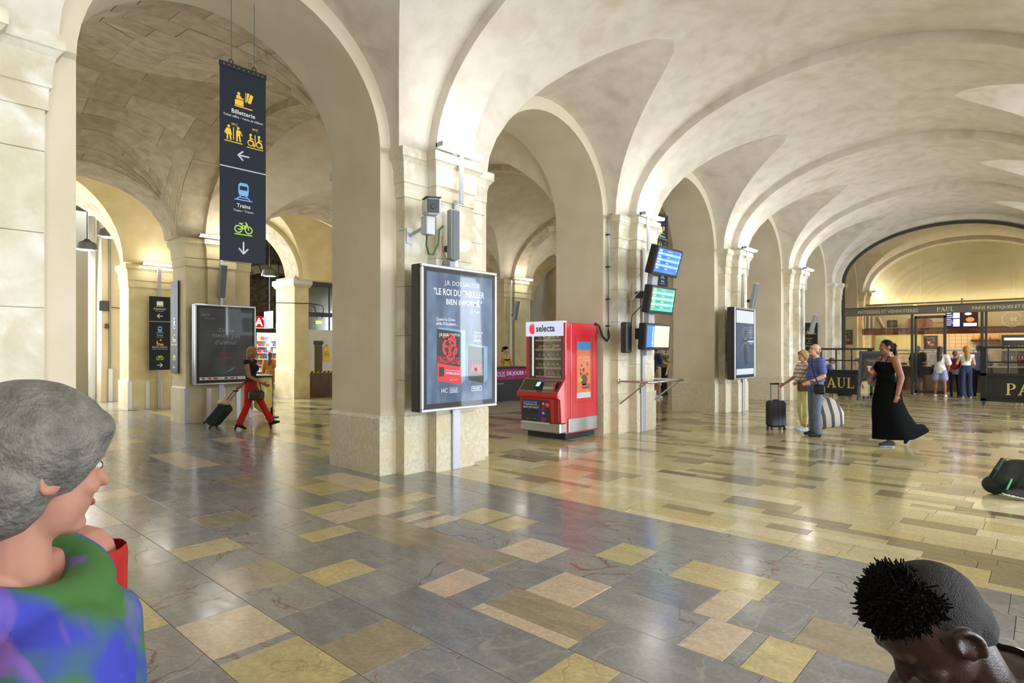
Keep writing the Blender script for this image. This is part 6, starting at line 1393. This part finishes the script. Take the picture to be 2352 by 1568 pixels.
def suitcase(label, loc, rz, W, D, H, m, hh, tilt=0):
    t = thing('suitcase', label, 'suitcase', loc, rz); t.rotation_euler = (tilt, 0, rz)
    mb = MB(); mb.bbox(-W / 2, W / 2, -D / 2, D / 2, .06, H, .035); mb.build('shell', m, t, smooth=True, angle=30)
    for k in range(-1, 2): mb = MB(); mb.bbox(k * W * .26 - .018, k * W * .26 + .018, -D / 2 - .006, D / 2 + .006, .10, H - .05, .004); mb.build('rib', m, t)
    mb = MB(); mb.bbox(-W / 2 - .003, W / 2 + .003, -.012, .012, .07, H + .002, .004); mb.build('zip_seam', black, t)
    for a in (-1, 1):
        for b in (-1, 1):
            mb = MB(); mb.lathe([(.027, -.012), (.027, .012)], (0, 0, 0), 12, Matrix.Rotation(math.radians(90), 3, 'X')); wh = mb.build('wheel', black, t, loc=(a * W * .38, b * D * .34, .027)); mb = MB(); mb.bbox(-.015, .015, -.015, .015, .02, .05, .003); mb.build('wheel_fork', black, wh)
    mb = MB()
    for s in (-1, 1): mb.tube([(s * W * .24, D * .2, H - .02), (s * W * .24, D * .2, hh)], .008, 6)
    mb.build('telescopic_rod', dgrey, t); mb = MB(); mb.bbox(-W * .28, W * .28, D * .2 - .015, D * .2 + .015, hh - .012, hh + .02, .008); mb.build('grip', black, t); mb = MB(); mb.bbox(-.06, .06, -.02, .02, H, H + .025, .008); mb.build('top_handle', mat('handle_purple', (56, 44, 92), .5), t)
    return t
suitcase('black hard-shell cabin suitcase standing beside the elderly woman', (12.02, 3.92, 0), math.radians(-40), .34, .21, .57, mat('suitcase_black', (44, 44, 50), .28, coat=.3), .89)
# big striped bag in the man's hand
t = thing('shopping_bag', 'large cream and black striped bag hanging behind the elderly man', 'bag', (11.86, 3.02, .06)); t.rotation_euler = (0, math.radians(-8), math.radians(-48)); t.scale = (1.1, 1.1, 1.1)
m_ = stripes('bag_stripes', (206, 198, 186), (84, 82, 84), 7.0, .62, 0)
mb = MB(); mb.loft([[(x * fx + .10 + .04 * (z - .3), y * fy, z) for x, y in ((-1, -.6), (-.6, -1), (.6, -1), (1, -.6), (1, .6), (.6, 1), (-.6, 1), (-1, .6))] for z, fx, fy in ((.06, .17, .06), (.10, .22, .10), (.28, .23, .12), (.45, .17, .07), (.55, .07, .03))], True, True, True); mb.build('bag_body', m_, t, smooth=True)
mb = MB(); mb.tube([(.0, -.01, .50), (-.10, 0, .72), (-.16, 0, .80), (-.12, .01, .70), (.12, .02, .52)], .012, 6); mb.build('bag_handle', m_, t)
# ---- woman in the long black dress
jb = J0(el=(-.06, .25, 1.13), wl=(.0, .25, .86), er=(.06, -.22, 1.14), wr=(.26, -.14, 1.02), hl=(0, .09, .90), kl=(.10, .10, .50), al=(.02, .10, .085), kr=(-.06, -.09, .50), ar=(-.40, -.08, .20), tr=(.6, 0, -.8), head=(.03, 0, 1.61), chest=(.02, 0, 1.27), pitch=-2)
def long_dress(m):
    def f(t, j, vox, belly, bust, w, fat):
        top(m, 'camisole', 0, .80, 1.36, .014)(t, j, vox, belly, bust, w, fat)
        mb = MB(); rings = []
        for z, fx, bx, y_ in ((1.06, .15, -.15, .19), (.92, .17, -.18, .22), (.75, .21, -.20, .235), (.55, .23, -.30, .24), (.35, .23, -.44, .23), (.20, .24, -.57, .215), (.12, .25, -.64, .19)):
            ring = []
            for k in range(36):
                a = 2 * math.pi * k / 36; c = math.cos(a); x = (fx + bx) / 2 + (fx - bx) / 2 * c; y = y_ * math.sin(a); wv = 1 + .05 * math.sin(5 * a + z * 4) * (1.06 - z)
                zz = z + (.16 * max(0, -c) ** 2 if z < .3 else 0)
                ring.append(V((x * wv, y * wv, zz)))
            rings.append(ring)
        mb.loft(rings, True, False, False); mb.build('skirt', m, t, smooth=True)
        for s in (-1, 1): q = MB(); q.tube([(.09, s * .07, 1.35), (.03, s * .085, 1.475), (-.09, s * .07, 1.38)], .006, 6); q.build('shoulder_strap', m, t)
    return f
bw = person('woman in a long black strappy dress walking past the bakery', (11.22, 1.92), HD, 1.70, jb, 'brown', [long_dress(mat('black_dress', (8, 9, 11), .9, spec=.1, bump=.3, bscale=30)), shoes(cloth('teal_trainer', (30, 52, 56)), white, .012, 'trainer'), hair(HB, 'bun')], bust=.03, w=1.12, fat=1.18, belly=.02)
t = thing('paper_bag', 'crumpled cream paper bag held by the woman in black', 'bag', (11.22 + .27 * math.cos(math.radians(HD)) + .10, 1.92 + .27 * math.sin(math.radians(HD)) + .1, .80), 0); mb = MB(); mb.loft([[(x * f_, y * f_ * .6, z) for x, y in ((-1, -1), (1, -1), (1.1, 0), (1, 1), (-1, 1), (-1.1, 0))] for z, f_ in ((0, .07), (.04, .09), (.16, .085), (.24, .05))], True, True, True); mb.build('bag', mat('paper_cream', (206, 192, 156), .8, bump=.6, bscale=25), t)
# ---- striding woman in red trousers
jr = J0(el=(-.07, .22, 1.14), wl=(-.28, .22, .93), er=(.06, -.21, 1.12), wr=(.32, -.17, .98), hl=(0, .085, .90), hr=(0, -.085, .90), kr=(-.03, -.09, .50), ar=(-.20, -.09, .125), kl=(.20, .09, .52), al=(.40, .09, .16), tl=(.96, 0, .25), tr=(.95, 0, -.3), head=(.04, 0, 1.61))
rw = person('blond woman in red trousers and black top striding past the quotation poster', (5.22, 11.62), -48, 1.60, jr, 'tan', [top(cloth('black_top', (22, 23, 24)), 'sleeveless_top', 0, .96, 1.47, .012), trousers(cloth('red', (206, 34, 28)), waist=1.06, to=.97, g=.012, flare=.022), shoes(cloth('black_sandal', (24, 20, 20)), black, .004, 'sandal', .055), hair(HBL, 'bob'), strap(cloth('belt', (40, 24, 22)), [(.115 * math.cos(a), .158 * math.sin(a), 1.03) for a in [2 * math.pi * i / 24 for i in range(25)]], .012, 'belt')], bust=.015)
hdv = lambda loc, hd, p, s: (loc[0] + s * (p[0] * math.cos(math.radians(hd)) - p[1] * math.sin(math.radians(hd))), loc[1] + s * (p[0] * math.sin(math.radians(hd)) + p[1] * math.cos(math.radians(hd))), s * p[2])
t = thing('handbag', 'dark olive handbag hanging from the striding woman\'s forearm', 'handbag', hdv((5.22, 11.62), -48, (.20, -.19, .62), .93), math.radians(-48))
mb = MB(); mb.bbox(-.15, .15, -.06, .06, 0, .20, .04); mb.build('bag_body', mat('olive_leather', (70, 62, 40), .4), t, smooth=True, angle=40); mb = MB(); mb.tube([(-.10, 0, .18), (-.06, 0, .34), (.03, 0, .40), (.08, 0, .30), (.10, 0, .18)], .012, 6); mb.build('bag_handle', MATS['olive_leather'], t)
st_ = suitcase('soft dark green wheeled case pulled behind the striding woman', hdv((5.22, 11.62), -48, (-.97, .20, .05), .93), math.radians(42), .36, .22, .52, mat('green_case', (28, 44, 34), .7, bump=.4, bscale=40), .86, math.radians(40))
mb = MB(); mb.ell((0, 0, 0), .12, .17, .07); mb.ell((.08, .05, .05), .1, .1, .06); o = remesh(mb, 'jacket', cloth('cream_jacket', (206, 184, 166)), None, .012, 4); o.location = hdv((5.22, 11.62), -48, (-.66, .20, .55), .93); tag(o, 'cream jacket bundled on top of the green wheeled case', 'jacket')
# ---- woman behind the play counter
jc = J0(el=(.02, .25, 1.14), wl=(.20, .16, 1.06), er=(.02, -.25, 1.14), wr=(.22, -.20, 1.06), pitch=-28, yaw=10, head=(.05, 0, 1.60))
person('dark-haired woman in a yellow and black top behind the play counter', (14.10, 13.02), -105, 1.66, jc, 'fair', [top(cloth('yellow_top', (222, 176, 48)), 'top', 0, .90, 1.36, .012, split=None), trousers(cloth('dark_jeans', (40, 44, 56))), shoes(cloth('dark_shoe', (34, 34, 36))), hair(HB, 'bun'), strap(cloth('white_strap', (232, 226, 214)), [(.12, -.12, 1.05), (.13, .0, 1.25), (.06, .09, 1.45), (-.06, .09, 1.42)], .016), strap(cloth('black_panel', (30, 28, 28)), [(.125, -.10, 1.30), (.150, 0, 1.27), (.125, .10, 1.30)], .03, 'neckline_panel')], bust=.015)
# ---- pair behind the screen pillar
person('man in a navy T-shirt and khaki shorts past the screen pillar', (17.45, 9.40), -35, 1.70, J0(er=(.10, -.26, 1.16), wr=(.34, -.22, 1.12), chest=(.03, 0, 1.27)), 'tan', [top(cloth('navy_tee', (58, 68, 104)), 'tshirt', .3, .84), trousers(cloth('khaki', (182, 160, 122)), 'shorts', .52, flare=.03), shoes(cloth('white_shoe', (232, 232, 236)), white), hair(HBR, 'short')], belly=.03)
person('person in a floral top and black trousers behind the man in navy', (18.6, 9.75), 150, 1.62, J0(er=(.10, -.24, 1.16), wr=(.3, -.14, 1.1)), 'fair', [top(mat('cloth_floral', (150, 150, 70), .85, rgb2=(52, 74, 46), nscale=22, nrange=(.47, .53)), 'top', .3, .9), trousers(cloth('black_trousers', (26, 27, 30))), shoes(cloth('dark_shoe', (34, 34, 36))), hair(HBR, 'short')])
# ---- girl by the newsagent
jg = J0()
def short_dress(m, z0=.62, zt=1.0, fl=.24):
    def f(t, j, vox, belly, bust, w, fat):
        top(m, 'bodice', .8, .92, 1.46, .016)(t, j, vox, belly, bust, w, fat); mb = MB()
        mb.loft([[V((a_ * math.cos(q), b_ * math.sin(q), z)) * 1 if False else V((a_ * (1 + .06 * math.sin(6 * q)) * math.cos(q), b_ * (1 + .06 * math.sin(6 * q)) * math.sin(q), z)) for q in [2 * math.pi * k / 30 for k in range(30)]] for z, a_, b_ in ((1.1, .13, .16), (zt, .14, .18), (z0, fl * .85, fl))], True, False, False); mb.build('skirt', m, t, smooth=True)
    return f
person('girl in a mustard dress with long dark hair by the newsagent', (9.42, 19.55), 60, 1.46, jg, 'tan', [short_dress(cloth('mustard', (166, 112, 40)), .55), shoes(cloth('dark_shoe', (34, 34, 36))), hair(HBR, 'long')])
suitcase('dark blue suitcase beside the girl in the mustard dress', (9.02, 19.35, 0), .3, .34, .22, .62, mat('suitcase_navy', (34, 44, 66), .5), .66)
# ---- queue at the bakery
person('woman in a white T-shirt and lilac shorts with long dark hair in the bakery queue', (23.98, 2.62), -6, 1.66, J0(er=(.0, -.26, 1.14), wr=(.12, -.20, .93), el=(.02, .25, 1.14), wl=(.16, .20, 1.0), al=(.0, .14, .085), ar=(-.02, -.15, .085), kl=(.02, .12, .49), kr=(.02, -.12, .49)), 'tan', [top(cloth('white_tee', (236, 230, 222)), 'tshirt', .46, .83, g=.026), trousers(cloth('lilac', (166, 164, 216)), 'shorts', .30, flare=.03, g=.02), shoes(cloth('white_shoe', (232, 232, 236)), white), hair(HBR, 'long')])
mb = MB(); mb.bbox(-.07, .07, -.17, .17, 0, .26, .05); o = mb.build('shoulder_bag', mat('black_bag', (24, 24, 24), .5), None, smooth=True, angle=40); o.location = (24.02, 2.98, .74); tag(o, 'black shoulder bag hanging beside the woman in lilac shorts', 'bag')
person('grey-haired person with navy trousers in the bakery queue', (24.80, 2.30), 10, 1.52, J0(el=(-.06, .24, 1.12), wl=(-.1, .1, .95), er=(-.06, -.24, 1.12), wr=(-.1, -.1, .95)), 'rosy', [top(cloth('pale_lilac', (190, 186, 206)), 'blouse', .35, .84), trousers(cloth('navy_trousers', (30, 34, 50))), shoes(cloth('dark_shoe', (34, 34, 36))), hair(HG, 'short')], belly=.03)
t = thing('backpack', 'small red backpack on the grey-haired person in the queue', 'backpack', (24.60, 2.27, .92), math.radians(10)); mb = MB(); mb.ell((0, 0, .17), .09, .15, .19); mb.ell((-.05, 0, .10), .06, .12, .10); remesh(mb, 'pack', cloth('red_pack', (150, 30, 36)), t, .012, 4)
for s in (-1, 1): mb = MB(); mb.tube([(.05, s * .09, .34), (.16, s * .10, .36), (.26, s * .10, .25), (.28, s * .11, .05)], .012, 6); mb.build('shoulder_strap', MATS['cloth_red_pack'], t)
person('woman with long blond hair in a white crop top and navy trousers in the queue', (24.48, 1.98), 25, 1.67, J0(el=(.06, .24, 1.14), wl=(.22, .14, 1.08), er=(.02, -.25, 1.13), wr=(.18, -.2, 1.0), yaw=20), 'fair', [top(cloth('white_crop', (232, 230, 226)), 'crop_top', .0, 1.09, 1.46), trousers(cloth('navy_wide', (36, 48, 84)), waist=1.08, flare=.04), shoes(cloth('white_shoe', (232, 232, 236)), white), hair(HBL, 'long')], bust=.015)
person('grey-haired man in a light blue shirt at the front of the queue', (25.30, 1.70), 5, 1.72, J0(el=(.03, .25, 1.13), wl=(.2, .18, 1.02), er=(.03, -.25, 1.13), wr=(.2, -.18, 1.02)), 'fair', [top(cloth('light_blue', (150, 166, 228)), 'shirt', .42, .88, g=.02), trousers(cloth('dark_blue', (34, 40, 58))), shoes(cloth('dark_shoe', (34, 34, 36))), hair(HG, 'short')], belly=.02)
person('person in a dark top and shorts behind the bakery door glass', (26.35, 3.55), 20, 1.70, J0(el=(.05, .24, 1.14), wl=(.22, .2, 1.05)), 'tan', [top(cloth('charcoal', (44, 44, 48)), 'tshirt', .35, .86), trousers(cloth('blue_shorts', (52, 62, 90)), 'shorts', .55, flare=.03), shoes(cloth('white_shoe', (232, 232, 236)), white), hair(HG, 'short')])
# ---- seated figures
def JS(lean=8, **k):
    a = math.radians(lean); u = V((math.sin(a), 0, math.cos(a))); p = V((0, 0, .56)); c = p + u * .32; n = c + (u + V((math.sin(a) * .3, 0, 0))).normalized() * .19; hd = n + V((.06 + math.sin(a) * .09, 0, .13 * math.cos(a * .7)))
    j = dict(pel=p, chest=c, neck=n, head=hd, sl=c + u * .14 + V((0, .175, 0)), sr=c + u * .14 + V((0, -.175, 0)), hl=(.02, .09, .54), hr=(.02, -.09, .54), kl=(.44, .12, .53), kr=(.44, -.12, .53), al=(.42, .12, .085), ar=(.42, -.12, .085), pitch=-lean * .4)
    s_ = j['sl']; j['el'] = V((s_.x + .10, .24, s_.z - .27)); j['er'] = V((s_.x + .10, -.24, s_.z - .27)); j['wl'] = V((s_.x + .32, .14, s_.z - .30)); j['wr'] = V((s_.x + .32, -.14, s_.z - .30)); j.update(k); return J0(**j)
person('seated customer in a light blue shirt behind the left barrier', (23.0, 4.62), 100, 1.68, JS(14), 'fair', [top(cloth('sky_blue', (120, 140, 226)), 'shirt', .4, .94, g=.02), trousers(cloth('dark_blue', (34, 40, 58)), waist=1.0), shoes(cloth('dark_shoe', (34, 34, 36))), hair(HB, 'short')])
person('seated customer in a blue shirt, back turned, behind the left barrier', (22.9, 5.75), -70, 1.68, JS(10), 'tan', [top(cloth('royal_blue', (60, 90, 200)), 'shirt', .4, .94, g=.02), trousers(cloth('dark_blue', (34, 40, 58)), waist=1.0), shoes(cloth('dark_shoe', (34, 34, 36))), hair(HBR, 'short')])
def stool(label, x, y, rz=0):
    t = thing('stool', label, 'stool', (x, y, 0), rz, 'stools under seated people'); mb = MB(); mb.bbox(-.18, .18, -.18, .18, .40, .44, .01); mb.build('seat', chw, t)
    for a in (-1, 1):
        for b in (-1, 1): mb = MB(); mb.bbox(a * .15 - .016, a * .15 + .016, b * .15 - .016, b * .15 + .016, 0, .41, .004); mb.build('leg', chw, t)
stool('stool under the customer in the light blue shirt', 23.0, 4.62); stool('stool under the customer in the blue shirt', 22.9, 5.75)
# foreground man, head bowed
def curls(m, n=3000):
    def f(t, j, *a):
        R_ = head_rot(j); h = V(j['head']); rc = random.Random(12); mb = MB(); mb.ell(h + R_ @ V((-.002, 0, .078)), .068, .066, .044, R_, 22, 14)
        for k in range(n):
            u, v = rc.uniform(0, 2 * math.pi), rc.uniform(-.15, 1); s = math.sqrt(max(0, 1 - v * v)); d = V((s * math.cos(u), s * math.sin(u), v))
            if d.x < -.45 and d.z < .75: continue
            p = h + R_ @ V((-.002 + .071 * d.x, .070 * d.y, .078 + .048 * d.z)); q = p + R_ @ (d * rc.uniform(-.002, .012) + V((rc.uniform(-.011, .011), rc.uniform(-.011, .011), rc.uniform(-.011, .011)))); mb.cap(p, q, rc.uniform(.002, .0036), .0014, 5)
        mb.build('curly_hair', m, t, smooth=True)['kind'] = 'stuff'
        mb = MB(); mb.ell(h + R_ @ V((-.016, 0, .022)), .098, .0785, .098, R_, 22, 14); mb.ell(h + R_ @ V((-.04, 0, -.02)), .066, .072, .075, R_); remesh(mb, 'cropped_hair', mat('hair_cropped', (22, 18, 17), .7, spec=.3, bump=.5, bscale=400), t, .005, 2, [(h + R_ @ V((.0, 0, -.005)), R_ @ V((.75, 0, -.66)))])
    return f
js = JS(44, pitch=-46, yaw=6); js['head'] = V(js['neck']) + V((.115, .01, .105)); js['el'] = V((.42, .20, .62)); js['er'] = V((.42, -.20, .62)); js['wl'] = V((.58, .08, .50)); js['wr'] = V((.58, -.08, .50)); js['hdl'] = (.6, -.3, -.5); js['hdr'] = (.6, .3, -.5)
rd = V((math.sin(TH), -math.cos(TH), 0))
person('young man with curly black hair bowing his head close to the camera', (1.70, -.195), HD, 1.74, js, 'dark', [top(cloth('white_shirt', (226, 226, 224)), 'tshirt', .4, .92, 1.40), trousers(cloth('dark_jeans', (40, 44, 56)), waist=1.0), shoes(cloth('white_shoe', (232, 232, 236)), white), curls(HB)], vox=.005, eyes=None)
t = thing('bench', 'low wooden bench under the bowed young man', 'bench', (1.83, -.33, 0), math.radians(HD)); mb = MB(); mb.bbox(-.22, .18, -.7, .5, .40, .45, .01); mb.build('seat', chw, t)
for y in (-.6, .4): mb = MB(); mb.bbox(-.2, .16, y - .03, y + .03, 0, .40, .006); mb.build('leg', dgrey, t)
# blurred passer-by, modelled at rest
patt = mat('patterned_scarf', (60, 70, 190), .8, rgb2=(70, 120, 60), nscale=6, ndetail=2, nrange=(.42, .56), rgb3=(128, 100, 190), n3=4.5, n3range=(.5, .6))
jn = J0(head=(.03, 0, 1.61), pitch=-8, yaw=54)
def scarf(t, j, *a):
    mb = MB(); c = V(j['chest'])
    for k in range(16):
        an = 2 * math.pi * k / 16; p = c + V((-.005 + .095 * math.cos(an), .115 * math.sin(an), .165 - .04 * math.cos(an))); an2 = 2 * math.pi * (k + 1) / 16; q = c + V((-.005 + .095 * math.cos(an2), .115 * math.sin(an2), .165 - .04 * math.cos(an2))); mb.cap(p, q, .042, .042)
    mb.cap(c + V((.12, -.05, .08)), c + V((.15, -.07, -.2)), .06, .05); mb.cap(c + V((.12, .04, .08)), c + V((.14, .05, -.15)), .05, .04); mb.ell(c + V((.10, -.06, .0)), .10, .13, .15); remesh(mb, 'scarf', patt, t, .008, 4)
person('grey-haired passer-by in red with a colourful scarf at the picture edge', (.15, 1.06), -44, 1.48, jn, 'rosy', [top(cloth('bright_red', (196, 40, 34)), 'red_top', .7, .84, 1.42, g=.016), trousers(cloth('dark_jeans', (40, 44, 56))), shoes(cloth('dark_shoe', (34, 34, 36))), hair(HG, 'fluffy'), scarf], vox=.006, bust=.02, w=1.08)
# people sitting past the picture's edge: legs, backpack
person('seated traveller in black with outstretched trainers beside the backpack', (8.52, -.50), 118, 1.76, JS(6, kl=(.42, .12, .50), al=(.80, .10, .10), kr=(.40, -.14, .52), ar=(.52, -.16, .085), tl=(.95, 0, .2)), 'brown', [top(cloth('black_hoodie', (28, 28, 30)), 'hoodie', .95, .94), trousers(cloth('black_trousers', (26, 27, 30)), waist=1.0), shoes(cloth('black_trainer', (30, 30, 32)), white, .012, 'trainer'), hair(HB, 'short')])
t = thing('backpack', 'dark green rucksack lying on the floor at the picture edge', 'backpack', (8.30, .26, 0), math.radians(40)); mb = MB(); mb.ell((0, 0, .15), .16, .24, .15); mb.ell((.02, -.05, .26), .12, .2, .12); mb.ell((.05, .16, .10), .12, .12, .10); remesh(mb, 'pack', mat('rucksack', (26, 36, 28), .75, bump=.5, bscale=30), t, .012, 4, [(V((0, 0, .004)), V((0, 0, -1)))])
mb = MB(); mb.tube([(-.12, .12, .2), (-.16, .2, .1), (-.14, .24, .03)], .010, 6); mb.build('green_cord', mat('cord_green', (90, 190, 110), .5), t); mb = MB(); mb.tube([(0, .1, .36), (-.1, .2, .40), (-.12, .28, .30), (-.05, .28, .2)], .022, 6); mb.build('shoulder_strap', MATS['rucksack'], t)
person('seated traveller in purple trousers farther along the picture edge', (14.55, -.30), 122, 1.7, JS(10, kl=(.42, .12, .52), al=(.62, .10, .16), tl=(.9, 0, .35), wl=(.35, .12, .98), el=(.2, .22, .82)), 'brown', [top(cloth('black_hoodie', (28, 28, 30)), 'top', .6, .94), trousers(cloth('purple', (70, 50, 130)), waist=1.0), shoes(cloth('white_shoe', (232, 232, 236)), white, .014, 'trainer'), hair(HB, 'bun')])
for x, lab in ((8.40, 'the traveller in black'), (14.55, 'the traveller in purple trousers')): stool('stool under ' + lab, x + .02, -.44 if x < 9 else -.32, .5)
bpy.data.scenes.remove(TMP)
